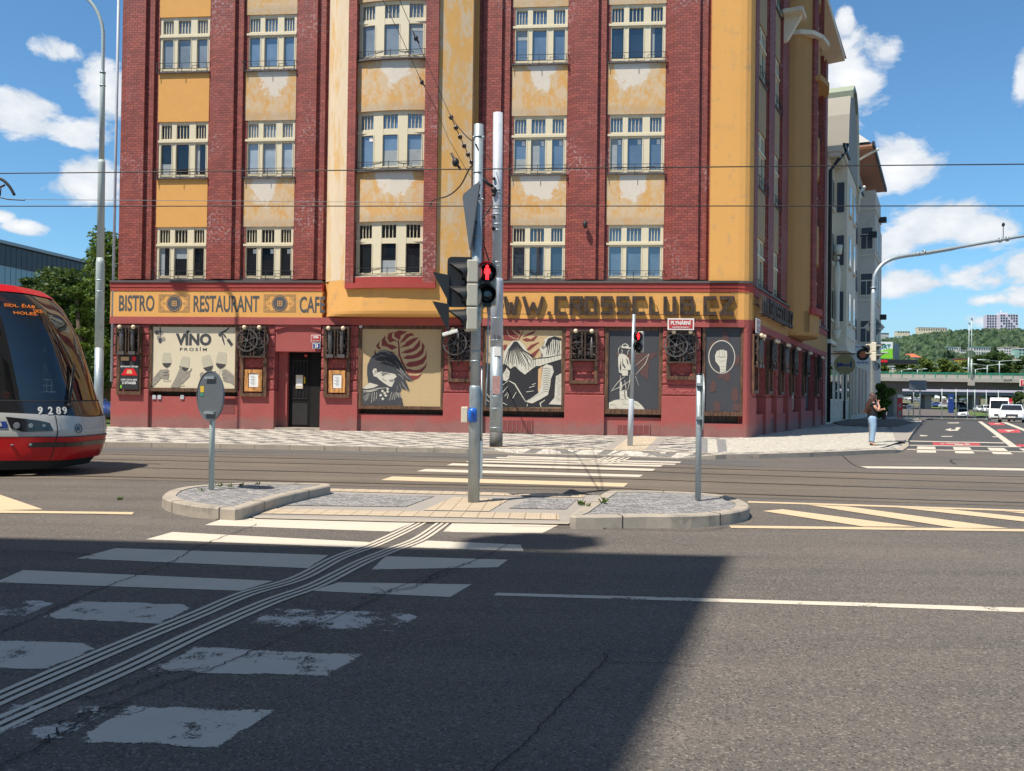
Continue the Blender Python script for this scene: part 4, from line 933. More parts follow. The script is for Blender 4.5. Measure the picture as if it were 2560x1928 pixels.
wr = MB(); wr.tube([(14.6,-.12,4.66),(17,-.13,4.60),(20,-.13,4.64),(23.4,-.12,4.6)], .012, 5); wr.build('cable', 'iron', LS)
LS2 = empty('letter_sign', 'row of big weathered timber letters reading WWW.CROSSCLUB.CZ on the shaded side street band', 'sign', M4=SM)
xx = .35; wd = 7.9/16.4
for ch, a, b in LT:
    w_ = .30 if ch == '.' else wd*.86
    letter(ch, xx, xx+(.13 if ch == '.' else w_), 4.72, 5.44, -.30, LS2, None, .14); xx += .26 if ch == '.' else wd*1.06

# ------------------------------------------------------------------ side facade
SW = lambda **k: dict(fr=SF, **k)
pilaster(.45, 1.3, fr=SF); pilaster(3.35, 4.85, fr=SF); pilaster(6.6, 8.5, fr=SF)
for (a, b) in ((1.4,3.3),(5.0,6.5)):
    for k in range(4):
        dz = -.18; window(a, b, SILL[k]+dz, HEAD[k]+dz, .17, fr=SF, glass='glass', cols=((.06,.44),(.56,.94)))
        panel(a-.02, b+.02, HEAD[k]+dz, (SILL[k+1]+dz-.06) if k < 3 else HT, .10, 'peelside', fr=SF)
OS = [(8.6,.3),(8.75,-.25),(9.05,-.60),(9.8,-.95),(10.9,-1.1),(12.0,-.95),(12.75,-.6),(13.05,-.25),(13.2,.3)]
extr(OS, 8.6, 9.55, 0, .6, 4.6, HT).build('oriel_wall', 'yellowshade', B0, frame=SF); extr(OS, 12.2, 13.2, 0, .6, 4.6, HT).build('oriel_wall', 'yellowshade', B0, frame=SF)
oriel_base(OS, 8.6, 13.2, 5.62, 4.50).build('oriel_base', 'yellowshade', B0, frame=SF)
for a, b in ((9.55,9.85),(11.9,12.2)): extr(OS, a, b, -.12, .6, 5.6, HT, n=3).build('brick_pilaster', 'brick', B0, frame=SF)
extr(OS, 9.5, 12.25, -.14, .3, 5.5, 5.8, n=8).build('brick_frame', 'redtrim', B0, frame=SF)
for k in range(4):
    window(9.87, 11.88, SILL[k]-.18, HEAD[k]-.1, .18, fr=SF, bow=lambda x: ocur(x, OS), glass='glass', cols=((.05,.27),(.37,.63),(.73,.95)))
    panel(9.85, 11.9, HEAD[k]-.1, (SILL[k+1]-.24) if k < 3 else HT, .06, 'yellowshade', fr=SF, bow=lambda x: ocur(x, OS))
for a, b, z0, z1, off, mt, nm in ((.45,8.55,5.72,5.80,.12,'ledge','ledge'), (.45,8.55,5.38,5.72,.06,'redtrim','cornice'), (.45,8.6,4.40,5.38,.02,'yellowshade','sign_band'), (.45,23.3,4.12,4.40,.05,'red','red_band'),
                                  (13.2,23.3,5.72,5.80,.12,'ledge','ledge'), (13.2,23.3,5.38,5.72,.06,'redtrim','cornice'), (13.2,23.3,4.40,5.38,.02,'yellowshade','sign_band')):
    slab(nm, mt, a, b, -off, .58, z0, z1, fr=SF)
for a in (13.4, 16.4, 19.4, 22.0):
    pilaster(a, a+1.25, fr=SF)
for a, b in ((14.75,16.3),(17.75,19.3),(20.75,21.9)):
    for k in range(4): window(a, b, SILL[k]-.18, HEAD[k]-.18, .17, fr=SF, cols=((.06,.44),(.56,.94)), simple=True); panel(a, b, HEAD[k]-.18, (SILL[k+1]-.24) if k < 3 else HT, .36, 'yellowshade', fr=SF)
# curved balcony ledge with brackets, small hoods, eaves
extr(OS, 8.7, 13.1, -.35, .5, 18.25, 18.45, n=12).build('cornice', 'b2', B0, frame=SF)
for x in (6.9, 12.9):
    mb = MB(); mb.add([(x-.15,.1,17.2),(x+.15,.1,17.2),(x+.15,-.15,17.3),(x-.15,-.15,17.3),(x-.15,.1,18.3),(x+.15,.1,18.3),(x+.15,-.75,18.3),(x-.15,-.75,18.3)], [(0,3,2,1),(4,5,6,7),(0,1,5,4),(1,2,6,5),(2,3,7,6),(3,0,4,7)]); mb.box(x-.6,x+.6,-.85,.1,18.3,18.48); mb.build('balcony_bracket', 'b2', B0, frame=SF)
extr(OS, 9.6, 12.2, -.35, .3, 16.3, 16.55, n=6).build('window_hood', 'yellowshade', B0, frame=SF)
ev = MB(); ev.prism([(-.9,-.85),(LM+.3,-.85)]+[tuple((SF @ Vector((s_, -.95, 0)))[:2]) for s_ in (.6, 13, 23.0)]+[tuple((SF @ Vector((23.6, 3, 0)))[:2]), (LM, 10), (-.6, 10)], HT, HT+.35)
ev.build('eaves', 'b2', B0)
rf = MB(); c_ = [(-.9,-1.0),(LM+.5,-1.0), tuple((SF @ Vector((23.6,-1.0,0)))[:2]), tuple((SF @ Vector((23.6,8,0)))[:2]), (-.9, 13)]
top = [(3,6),(LM-4,6), tuple((SF @ Vector((20,5,0)))[:2]), tuple((SF @ Vector((20,6,0)))[:2]), (3, 7)]
rf.add([(*p, HT+.35) for p in c_]+[(*p, HT+5) for p in top], [(i,(i+1)%5,5+(i+1)%5,5+i) for i in range(5)]+[(5,6,7,8,9)]); rf.build('roof', 'rooftile', B0)
# side ground floor
for a, b in ((.3,1.35),(3.4,4.6),(5.95,7.6),(9.1,10.4),(13.2,14.7),(18.5,19.6),(22.3,23.3)): gpier(a, b, fr=SF)
for a, b in ((1.35,3.4),(4.6,5.95),(7.6,9.1),(10.4,13.2),(14.7,18.5),(19.6,22.3)):
    slab('plinth_wall', 'red', a, b, .12, .6, 0, .95, fr=SF); slab('recess_wall', 'wooddk', a, b, .42, .66, .9, 4.12, fr=SF)
    slab('window_board', 'mgrey' if a < 2 or a > 14 else 'poster', a+.15, b-.15, .36, .40, 1.05, 3.9, fr=SF)
MB().box(4.75, 5.5, .09, .12, .2, .75).build('cellar_vent', 'iron', B0, frame=SF)

# ------------------------------------------------------------------ wall sculptures
def board_frame(mb, x0, x1, z0, z1, y0, y1, w):
    mb.box(x0, x0+w, y0, y1, z0, z1); mb.box(x1-w, x1, y0, y1, z0, z1)
    mb.add([(x0, y0-.01, z0),(x1, y0-.01, z0),(x1-w, y0-.01, z0+w),(x0+w, y0-.01, z0+w),(x0, y1, z0),(x1, y1, z0),(x1-w, y1, z0+w),(x0+w, y1, z0+w)], [(0,1,2,3),(7,6,5,4),(0,4,5,1),(2,6,7,3),(1,5,6,2),(0,3,7,4)])
def wheel(mb, x, y, z, r, sp, t=.035, mi=0):
    mb.ring((x, y, z), r, t, .04, 22, mi); mb.ring((x, y, z), r*.62, t*.5, .03, 18, mi); mb.disc((x, y, z), r*.16, .08, 10, mi)
    for k in range(sp): a = 2*pi*k/sp+.3; mb.beam((x, y, z), (x+r*cos(a), y, z+r*sin(a)), .025, .03, mi, up=(0,1,0))
def sculpture(label, M4, x0, x1, zt, zm, zb, kind, lamp_side=None, foot=True):
    o = empty('wall_sculpture', label, 'sculpture', M4=M4 @ Matrix.Translation(((x0+x1)/2, 0, zb)), group='scrap metal wall sculptures with lamps')
    cx = (x0+x1)/2; T_ = Matrix.Translation((-cx, 0, -zb)); w = x1-x0
    f = MB(); board_frame(f, x0, x1, zb, zt, -.10, .03, .13) if foot else f.box(x0, x1, -.10, .02, zm, zt)
    f.build('frame', 'wood', o, frame=T_)
    c = MB()                                             # the cage of beams that stands out from the wall
    y0 = -.25
    for x in (x0+.04, x1-.04, cx-.06, cx+.06): c.box(x-.025, x+.025, y0, y0+.05, zm, zt+.02)
    c.box(x0, x1, y0-.002, y0+.06, zt-.06, zt+.025); c.box(x0+.02, x1-.02, y0+.001, y0+.05, zm-.02, zm+.04)
    for x in (x0+.04, x1-.04): c.box(x-.024, x+.024, y0+.05, -.08, zt-.05, zt); c.box(x-.024, x+.024, y0+.05, -.08, zm, zm+.05)
    c.box(x0+.13, x1-.13, -.12, -.09, zm, zt-.02, 1)
    c.build('beam_cage', ['wooddk', 'dark'], o, frame=T_)
    s_ = MB(); R_ = random.Random(sum(map(ord, label)))
    h = zt-zm
    if kind == 'wheels':
        wheel(s_, x0+w*.30, y0+.02-.03, zm+h*.55, h*.36, 6, .045); wheel(s_, x0+w*.74, y0+.06, zm+h*.60, h*.30, 5); wheel(s_, x0+w*.46, y0+.12, zm+h*.33, h*.24, 7, .03); wheel(s_, x0+w*.78, y0+.14, zm+h*.25, h*.2, 5, .03)
    elif kind == 'tubes':
        for t, r_ in ((.28, .075), (.72, .06)):
            x = x0+w*t; s_.tube([(x, y0+.0, zm+.10), (x, y0+.0, zm+h*.30), (x, y0, zm+h*.34), (x, y0, zm+h*.78), (x, y0, zm+h*.84)], [r_, r_, r_*1.25, r_*1.1, r_*.8], 12)
            s_.box(x-.13, x+.13, y0-.07, y0+.09, zm-.03, zm+.10); s_.ring((x, y0-.09, zm+h*.84), .06, .02, .03, 10)
    else:
        s_.tube([(x0+w*.2, y0+.1, zm+h*.6), (x0+w*.5, y0+.1, zm+h*.62)], [.05, .07], 8); s_.tube([(x0+w*.78, y0+.1, zm+.1), (x0+w*.78, y0+.1, zm+h*.5), (x0+w*.78, y0+.1, zm+h*.8)], [.09, .06, .02], 8)
        s_.tube([(x0+w*.3, y0, zm+.1), (x0+w*.42, y0-.05, zm+.25), (x0+w*.35, y0, zm+.4), (x0+w*.5, y0, zm+.2)], .015, 6)
    s_.build('scrap_parts', 'alu', o, frame=T_)
    r2 = MB()
    for k in range(34):
        a = Vector((R_.uniform(x0+.1, x1-.1), R_.uniform(y0+.06, -.16), R_.uniform(zm+.08, zt-.12))); b = a+Vector((R_.uniform(-.22, .22), R_.uniform(-.05, .05), R_.uniform(-.22, .22)))
        b.x = min(max(b.x, x0+.05), x1-.05); b.z = min(max(b.z, zm+.05), zt-.05)
        if k % 3: r2.tube([a, (a+b)/2+Vector((.03, 0, .02)), b], R_.uniform(.014, .036), 6)
        else: r2.ring((a.x, a.y, a.z), R_.uniform(.05, .11), .022, .03, 12)
    for k in range(7):
        cx_, cz_, ww, hh_ = R_.uniform(x0+.14, x1-.14), R_.uniform(zm+.14, zt-.16), R_.uniform(.04, .09), R_.uniform(.04, .11); yb = R_.uniform(y0+.05, y0+.14)
        r2.box(cx_-ww, cx_+ww, yb, yb+.07, cz_-hh_, cz_+hh_); r2.tube([(cx_, yb, cz_), (cx_, yb-.03, cz_)], ww*.6, 8)
    r2.build('scrap_bits', 'rust', o, frame=T_)
    for x in (lamp_side or (x0+w*.22, x0+w*.78)):
        b = MB(); b.tube([(x, y0+.04, zt-.02), (x, y0-.02, zt-.03)], .035, 8, 1); b.sph((x, y0-.07, zt-.04), .082); b.build('lamp', ['bulb', 'iron'], o, frame=T_)
    return o
def sc(label, ua, ub, vt, vm, vb, kind, **k):
    (a, zt), (b, _) = fp(ua, vt, -.1), fp(ub, vt, -.1); zm = fp(ua, vm, -.4)[1]; zb = fp(ua, vb, -.1)[1]
    return sculpture(label, FM, a, b, zt, zm, zb, kind, **k)
s1 = sc('scrap sculpture with glass tubes above the narrow dark concert poster', 293, 354, 816, 884, 986, 'tubes', lamp_side=None)
sc('scrap sculpture of spoked wheels between the wine poster and the open door', 602, 668, 817, 892, 991, 'wheels')
sc('scrap sculpture of two upright tubes just right of the open door', 811, 876, 819, 892, 994, 'tubes')
s4 = sc('scrap sculpture of spoked wheels behind the traffic light mast', 1121, 1182, 822, 902, 955, 'wheels')
sc('scrap sculpture with open frame and arched wooden foot left of the archer mural', 1424, 1495, 826, 900, 959, 'bits')
sc('scrap sculpture of wheels hanging below the red street name plate', 1667, 1741, 828, 906, 949, 'wheels')
for i, (s_, kd, wh) in enumerate(((.75,'tubes','nearest to the street corner'), (3.9,'wheels','second from the street corner'), (6.8,'tubes','third from the street corner'), (9.8,'wheels','fourth from the street corner'), (13.9,'wheels','fifth from the street corner'), (19.0,'bits','farthest down the side street'))):
    sculpture('scrap sculpture with round lamps on the shaded side wall, '+wh, SM, s_-.5, s_+.5, 3.95, 2.75, 1.75, kd)
# arched foot of the one by the archer, menu cases, concert poster
x0, zt = fp(1438, 922, -.1); x1, zb = fp(1482, 959, -.1)
def menu(label, ua, ub, vt, vb):
    (a, zt), (b, zb) = fp(ua, vt, -.08), fp(ub, vb, -.08)
    o = empty('menu_case', label, 'menu case', M4=FM @ Matrix.Translation(((a+b)/2, 0, zb))); T_ = Matrix.Translation((-(a+b)/2, 0, -zb)); w = b-a
    f = MB(); f.box(a, b, -.10, .02, zb, zt); f.box(a, a+.14, -.13, -.10, zb, zt); f.box(b-.14, b, -.13, -.10, zb, zt); f.box(a+.14, b-.14, -.128, -.10, zb, zb+.14); f.box(a+.14, b-.14, -.128, -.10, zt-.14, zt); f.build('case', 'woodlt', o, frame=T_)
    MB().box(a+.17, b-.15, -.106, -.101, zb+.17, zt-.16).build('menu_sheet', 'paper', o, frame=T_)
    t = MB()
    for k in range(9): t.box(a+.22+(k%3)*.04, a+.38+(k%2)*.05, -.109, -.107, zt-.26-k*.042, zt-.25-k*.042)
    t.build('menu_lines', 'ink', o, frame=T_)
menu('pine menu case with white sheet below the wheel sculpture left of the door', 613, 655, 924, 979)
menu('pine menu case with white sheet right of the open door', 823, 863, 926, 982)
cp = empty('concert_poster', 'narrow black and red concert poster reading 2 STAGES on the leftmost pier', 'poster', M4=FM)
(a, zt), (b, zb) = fp(301, 886, -.12), fp(346, 974, -.12)
MB().box(a, b, -.135, -.11, zb, zt).build('sheet', 'mblack', cp)
H_ = zt-zb; w = b-a
g = MB(); g.pxz([(a+.05, zb+H_*.40), (a+w*.3, zb+H_*.60), (a+w*.75, zb+H_*.60), (b-.04, zb+H_*.40)], -.142, -.136); g.disc((a+w*.75, -.139, zb+H_*.88), .10, .006, 8); g.build('printed_picture', 'totem_p' if 'totem_p' in K else 'redtot', cp)
g = MB(); g.pxz([(a+w*.35, zb+H_*.45), (a+w*.42, zb+H_*.56), (a+w*.62, zb+H_*.56), (a+w*.68, zb+H_*.45)], -.147, -.143); g.box(a+.03, a+w*.48, -.142, -.136, zb+H_*.82, zb+H_*.93); g.build('printed_picture', 'mpeach', cp)
text('RESTAURANT UPSTAIRS', 'lettering', 'paper', cp, a+.03, -.14, zb+H_*.63, w-.06, H_*.045, .002, .02); text('OPEN 7 DAYS A WEEK', 'lettering', 'paper', cp, a+.05, -.14, zb+H_*.25, w-.10, H_*.05, .002, .02)
text('2 STAGES', 'lettering', 'paper', cp, a+.10, -.14, zb+H_*.15, w-.20, H_*.075, .002, .03)
g = MB(); g.box(a+.03, a+.09, -.142, -.136, zb+.05, zb+H_*.12); g.build('logo', 'bl_green', cp)

# ------------------------------------------------------------------ framed boards in the window openings
def framed(name, label, cat, ua, ub, vt, vb, fa, fb, ft, fbm, mt, y=.05, fw='wood'):
    (x0, z1), (x1, z0) = fp(fa, ft, y), fp(fb, fbm, y); (a, zt), (b, zb) = fp(ua, vt, y+.03), fp(ub, vb, y+.03)
    o = empty(name, label, cat, M4=FM)
    f = MB()
    f.box(x0, a, y, y+.25, z0, z1); f.box(b, x1, y, y+.25, z0, z1); f.box(a, b, y+.002, y+.24, z0, zb); f.box(a, b, y+.03, y+.24, zt, z1)
    f.build('frame', fw, o)
    MB().box(a-.01, b+.01, y+.05, y+.08, zb-.01, zt+.01).build('board', mt, o)
    return o, a, b, zb, zt, y+.05
def mapper(crop_o, crop_s, y):
    return lambda x, yy: fp(crop_o[0]+x/crop_s, crop_o[1]+yy/crop_s, y)
def shapes(parent, polys, mt, mp_, y, layer, name='painted_shape'):
    mb = MB()
    for i, P in enumerate(polys): mb.pxz([mp_(*p) for p in P], y-.004*layer-.003-.0004*(i % 5), y-.004*layer+.002)
    return mb.build(name, mt, parent)
def strokes(parent, lines, w, mt, mp_, y, layer, name='painted_lines'):
    mb = MB()
    for i, (l) in enumerate(lines):
        P = [Vector((*mp_(*p), 0)) for p in l]; n = len(P); A_, B_ = [], []
        for k, p in enumerate(P):
            d = (P[min(k+1, n-1)]-P[max(k-1, 0)]).normalized(); nn = Vector((-d.y, d.x, 0)); t = k/(n-1) if n > 1 else 0; ww = w*(.35+.65*sin(pi*min(1, max(.0, t*.9+.08))))
            A_.append(p+nn*ww/2); B_.append(p-nn*ww/2)
        yy = y-.004*layer-.0004*(i % 5)
        mb.add([(p.x, yy, p.y) for p in A_+B_], [(k, n+k, n+k+1, k+1) for k in range(n-1)])
    return mb.build(name, mt, parent)
# 1 wine poster
o, a, b, zb, zt, y = framed('wine_poster', 'cream poster reading VÍNO PROSÍM with four hands holding wine glasses', 'poster', 382, 587, 817, 972, 373, 595, 810, 981, 'poster')
m1 = mapper((270, 800), 5.949, y)
def tx(body, p, q, mt='ink', bold=.03, parent=o, mp_=m1, yy=y, layer=1, space=1.0):
    (x0, z1), (x1, z0) = mp_(*p), mp_(*q); return text(body, 'lettering', mt, parent, x0, yy-.003*layer, z0, x1-x0, z1-z0, .0015, bold, space=space)
tx('VÍNO', (1010,158), (1538,385), bold=.05); tx('PROSÍM', (1070,402), (1470,465), bold=.02, space=1.5)
glasses = [((875,600),0,70), ((1140,660),-12,72), ((1480,650),13,78), ((1685,605),-8,78)]
gp_, wn, fo = [], [], []
for (cx, cy), rot, r_ in glasses:
    ca, sa = cos(radians(rot)), sin(radians(rot))
    def tr(x, yv): return (cx+x*ca-yv*-sa*-1 if 0 else cx+x*ca+yv*sa, cy-x*sa+yv*ca)
    prof = [(-.75,-1.6),(-.92,-.8),(-1.0,0),(-.98,.5),(-.8,1.0),(-.45,1.4),(-.06,1.6),(.06,1.6),(.45,1.4),(.8,1.0),(.98,.5),(1.0,0),(.92,-.8),(.75,-1.6)]
    gp_.append([tr(x*r_, yv*r_) for x, yv in prof]); wn.append([tr(x*r_, yv*r_) for x, yv in [(-.97,.6),(-.8,1.0),(-.45,1.4),(-.06,1.58),(.06,1.58),(.45,1.4),(.8,1.0),(.97,.6)]])
    fo.append([tr(-7, 1.55*r_), tr(7, 1.55*r_), tr(7, 4.3*r_), tr(-7, 4.3*r_)]); fo.append([tr(x*r_*.95, 4.3*r_+yv*r_*.28) for x, yv in [(cos(t*pi/6), sin(t*pi/6)) for t in range(12)]])
for k_ in range(4):
    pg_ = shapes(o, [gp_[k_], fo[2*k_], fo[2*k_+1]], 'glassp', m1, y, 1, 'printed_glass'); shapes(pg_, [wn[k_]], 'wine', m1, y, 2, 'printed_wine')
hands = [[(660,1000),(665,880),(730,800),(780,740),(850,735),(905,742),(905,765),(860,775),(910,790),(908,815),(870,815),(908,830),(900,855),(860,850),(905,868),(890,885),(840,880),(790,860),(750,910)],
         [(930,1000),(1000,880),(1040,790),(1080,700),(1105,690),(1105,740),(1160,770),(1220,750),(1240,712),(1250,730),(1215,780),(1218,830),(1190,860),(1150,900),(1090,960),(1060,1005)],
         [(1365,800),(1410,770),(1430,800),(1420,850),(1370,850)],
         [(1872,970),(1872,830),(1800,760),(1740,730),(1690,750),(1700,790),(1690,820),(1720,840),(1700,860),(1730,880),(1710,900),(1760,920),(1820,930)]]
for h_ in hands: shapes(o, [h_], 'handp', m1, y, 3, 'printed_hand')
strokes(o, [[(905,778),(860,782),(800,790)],[(905,822),(860,826),(810,830)],[(1215,790),(1150,800)],[(1700,800),(1760,810)],[(1715,850),(1770,860)]], .012, 'wine', m1, y, 5)
ov = lambda cx, cy, rx, ry, k=14: [(cx+rx*cos(2*pi*i/k), cy+ry*sin(2*pi*i/k)) for i in range(k)]
shapes(o, [ov(735,190,42,32), ov(795,195,28,26), ov(765,265,38,36), ov(825,285,28,34)], 'handp', m1, y, 1, 'printed_grapes'); shapes(o, [ov(776,305,26,42), ov(728,192,30,24)], 'ink', m1, y, 2, 'printed_grapes')
strokes(o, [[(778,108),(778,180),(785,240)],[(1808,112),(1750,165),(1690,190),(1650,230)],[(1690,200),(1710,290),(1735,370)],[(1700,195),(1735,235),(1765,275)]], .07, 'ink', m1, y, 2, 'printed_corkscrew'); shapes(o, [[(1765,300),(1800,275),(1860,360),(1830,390)], ov(1665,220,22,24)], 'ink', m1, y, 3, 'printed_corkscrew')
dots = MB()
for (x0_, x1_, y0_, y1_) in ((800,935,145,430),(1608,1865,290,440),(680,750,490,660)):
    for i in range(int((x1_-x0_)/22)+1):
        for j in range(int((y1_-y0_)/22)+1):
            px, pz = m1(x0_+i*22+(11 if j % 2 else 0), y0_+j*22); dots.disc((px, y-.002, pz), .008, .003, 5)
dots.build('printed_dots', 'signwhite', o)
# 2 mural of the smiling head
o, a, b, zb, zt, y = framed('head_mural', 'mural on chipboard of a laughing person with dark windswept hair before a red leaf', 'mural', 905.6, 1101, 822.5, 1017, 896, 1109, 811, 1025, 'osb')
m2 = mapper((890, 800), 6.664, y)
leaves = [[(720,330),(640,280),(640,210),(720,175),(860,195),(800,230),(745,260),(740,310)], [(710,380),(640,350),(560,380),(520,310),(540,230),(635,195),(600,240),(600,300),(660,340)],
          [(690,460),(600,500),(520,450),(430,430),(430,330),(495,255),(490,330),(540,400),(620,420)], [(720,400),(770,330),(830,240),(930,215),(970,260),(900,270),(850,310),(800,360),(750,380)],
          [(720,470),(800,420),(850,360),(940,310),(1050,290),(1000,340),(930,400),(870,440),(800,450)], [(740,560),(800,520),(870,490),(950,470),(1010,400),(1070,320),(1070,430),(1010,500),(930,540),(850,560),(790,550)],
          [(780,640),(850,590),(930,590),(1010,560),(1090,490),(1105,370),(1145,440),(1120,560),(1050,620),(950,650),(860,655)], [(830,740),(890,700),(980,690),(1080,660),(1150,600),(1178,500),(1175,640),(1120,730),(1020,770),(920,785),(860,780)],
          [(815,830),(880,815),(960,840),(1060,830),(1140,770),(1190,695),(1160,800),(1080,880),(970,895),(850,880)], [(860,920),(940,925),(1020,930),(1110,890),(1040,970),(960,1005),(890,980)], [(420,490),(360,480),(335,430),(390,355),(385,430)], [(310,620),(305,540),(320,495),(335,560)], [(640,560),(560,530),(600,525),(660,560)]]
shapes(o, leaves, 'leafred', m2, y, 1, 'painted_leaf'); strokes(o, [[(705,330),(715,450),(720,580),(770,700),(840,830),(880,940)]], .07, 'leafred', m2, y, 2, 'painted_leaf')
shapes(o, [[(205,1055),(185,900),(190,760),(240,640),(320,570),(400,510),(480,500),(580,530),(680,600),(740,700),(790,800),(850,900),(950,1010),(880,1020),(820,990),(900,1190),(830,1130),(790,1080),(830,1180),(760,1130),(740,1200),(620,1180),(560,1190),(420,1100),(330,1080)]], 'mgrey', m2, y, 3, 'painted_hair')
shapes(o, [[(105,1140),(230,1045),(380,1095),(520,1130),(640,1160),(720,1200),(760,1290),(790,1420),(105,1420)]], 'mgrey', m2, y, 4, 'painted_coat')
shapes(o, [[(350,880),(420,860),(520,880),(600,890),(660,910),(680,950),(640,980),(640,1030),(625,1060),(600,1115),(560,1110),(480,1060),(400,1000),(345,950)], [(275,850),(300,810),(340,810),(355,860),(345,950),(300,940)], [(110,1140),(230,1045),(380,1090),(300,1130),(180,1150)]], 'mcream', m2, y, 5, 'painted_face')
shapes(o, [[(545,1000),(640,985),(620,1030),(570,1030)], [(410,880),(490,860),(560,880),(500,900),(450,940)], [(320,850),(345,840),(340,900)]], 'mshade', m2, y, 6, 'painted_shadow')
strokes(o, [[(340,560),(420,520),(500,520),(590,580)], [(300,640),(420,590),(540,620)], [(380,700),(500,690),(620,740),(680,790)], [(600,640),(700,730),(760,840),(850,960),(940,1010)], [(680,820),(740,860),(800,950)], [(700,900),(760,940),(800,1000)], [(760,1020),(800,1100),(880,1185)], [(730,1060),(760,1160)], [(690,1100),(690,1180)]], .045, 'mshade', m2, y, 7)
strokes(o, [[(120,1180),(240,1175),(380,1140),(520,1130)], [(120,1200),(240,1195),(370,1165)], [(125,1300),(220,1220)], [(140,1330),(240,1230)], [(150,1355),(210,1290)], [(260,1380),(275,1210)], [(300,1350),(310,1200)], [(340,1320),(350,1200)], [(560,1340),(600,1200)], [(600,1330),(640,1210)], [(640,1330),(660,1220)], [(680,1290),(670,1200),(720,1290)], [(720,1300),(700,1210),(765,1300)]], .030, 'mcream', m2, y, 7)
shapes(o, [[(cx+dx, cy+dy) for dx, dy in ((0,-26),(26,0),(0,26),(-26,0))] for cx, cy in ((445,1185),(530,1195),(480,1220),(415,1255),(500,1260),(450,1315),(530,1150))], 'mcream', m2, y, 7, 'painted_pattern')
MB().box(m2(62,95)[0], m2(110,95)[0], .02, .049, m2(62,132)[1], m2(62,95)[1]).build('sticker', 'whitepl', o)
rr = random.Random(21); hs = []
for k in range(26):
    t = k/25; x_ = 330+t*330; y_ = 560+abs(t-.35)*110; hs.append([(x_, y_+rr.uniform(-20, 30)), (x_+60+40*t, y_+90+rr.uniform(-20, 40)), (x_+130+90*t, y_+210+rr.uniform(-40, 60))])
strokes(o, hs, .014, 'mblack', m2, y, 8, 'painted_hair_lines')
strokes(o, [[(400+rr.uniform(0, 200), 900+rr.uniform(0, 150)), (415+rr.uniform(0, 200), 925+rr.uniform(0, 150))] for k in range(0)]+[[(x_, 1210), (x_+8, 1300+rr.uniform(-30, 60))] for x_ in range(125, 760, 22)], .012, 'mshade', m2, y, 6, 'painted_hatching')
strokes(o, [[(300,820),(320,870),(310,920)], [(430,960),(470,1000),(520,1030)], [(410,930),(500,900),(590,910)], [(470,860),(540,850),(620,880)]], .014, 'mblack', m2, y, 8)
# 3 mural of the two women
o, a, b, zb, zt, y = framed('embrace_mural', 'mural of two long haired women seen from behind with an arm around each other', 'mural', 1214, 1403, 825, 1021, 1205, 1412, 815, 1030, 'osb')
m3 = mapper((1190, 800), 5.5545, y)
shapes(o, [[(380,140),(420,140),(450,220),(520,260),(600,280),(500,290),(380,280)], [(430,140),(500,140),(540,190),(600,230),(560,260),(470,220)], [(640,270),(700,250),(760,270),(830,220),(855,225),(800,290),(700,300)], [(640,240),(720,190),(835,145),(800,190),(720,220)], [(700,410),(760,350),(860,310),(880,310),(800,370),(740,420)], [(740,490),(800,450),(880,390),(880,410),(820,500),(760,520)], [(860,700),(930,650),(930,680),(900,770),(860,780)], [(380,350),(430,340),(420,430),(380,420)], [(520,150),(590,140),(620,180),(600,200)]], 'leafred', m3, y, 1, 'painted_leaf')
strokes(o, [[(660,140),(620,220),(580,290)]], .05, 'leafred', m3, y, 2, 'painted_leaf')
shapes(o, [[(135,1210),(135,600),(380,620),(560,540),(760,560),(900,520),(1000,480),(1185,440),(1185,1210)]], 'mblack', m3, y, 2, 'painted_clothes'); shapes(o, [[(865,690),(915,640),(905,900),(885,1000),(860,990)]], 'mpeach', m3, y, 3, 'painted_background')
shapes(o, [[(510,290),(600,285),(670,350),(720,440),(770,520),(840,640),(780,680),(680,760),(600,700),(540,640),(480,680),(440,640),(380,600),(385,460),(430,380)], [(930,350),(950,270),(1010,230),(1090,220),(1185,250),(1185,480),(1090,500),(960,520),(900,520),(905,440),(880,400)],
           [(370,760),(430,660),(470,720),(460,810),(420,850),(370,840)], [(760,565),(850,545),(1000,530),(1185,490),(1185,545),(1000,600),(880,640),(830,640)], [(915,760),(925,650),(980,615),(1060,640),(1080,720),(1040,820),(1030,920),(1000,1040),(900,1100),(780,1160),(680,1135),(760,1090),(860,1020),(900,940)], [(1110,780),(1185,740),(1185,1180),(1010,1170),(1090,1080),(1100,900)]], 'mcream', m3, y, 4, 'painted_figures')
shapes(o, [[(1000,260),(1090,225),(1185,255),(1185,290),(1060,270),(990,380),(960,350)], [(905,520),(930,500),(910,450)]], 'mblack', m3, y, 5, 'painted_hair')
rr = random.Random(5); hs = []
for k in range(17):
    t = k/16; x0_ = 470+150*t; x1_ = 400+420*t
    hs.append([(530+40*t, 300), (x0_-20+60*t, 420), (x1_, 560+rr.uniform(-40, 60)), (x1_+rr.uniform(-10, 20), 640+60*t+rr.uniform(-60, 50))])
for k in range(7): hs.append([(1010+22*k, 260), (1000+26*k, 350), (975+30*k, 490)])
strokes(o, hs, .026, 'mblack', m3, y, 6, 'painted_hair_lines')
strokes(o, [[(925+0*k, 680+k*32), (985, 672+k*32), (1045-k*2, 690+k*32)] for k in range(11)]+[[(700+k*40, 1140-k*22), (720+k*42, 1100-k*20)] for k in range(6)]+[[(860+k*45, 560-k*8), (870+k*46, 620-k*12)] for k in range(7)], .015, 'mblack', m3, y, 6)
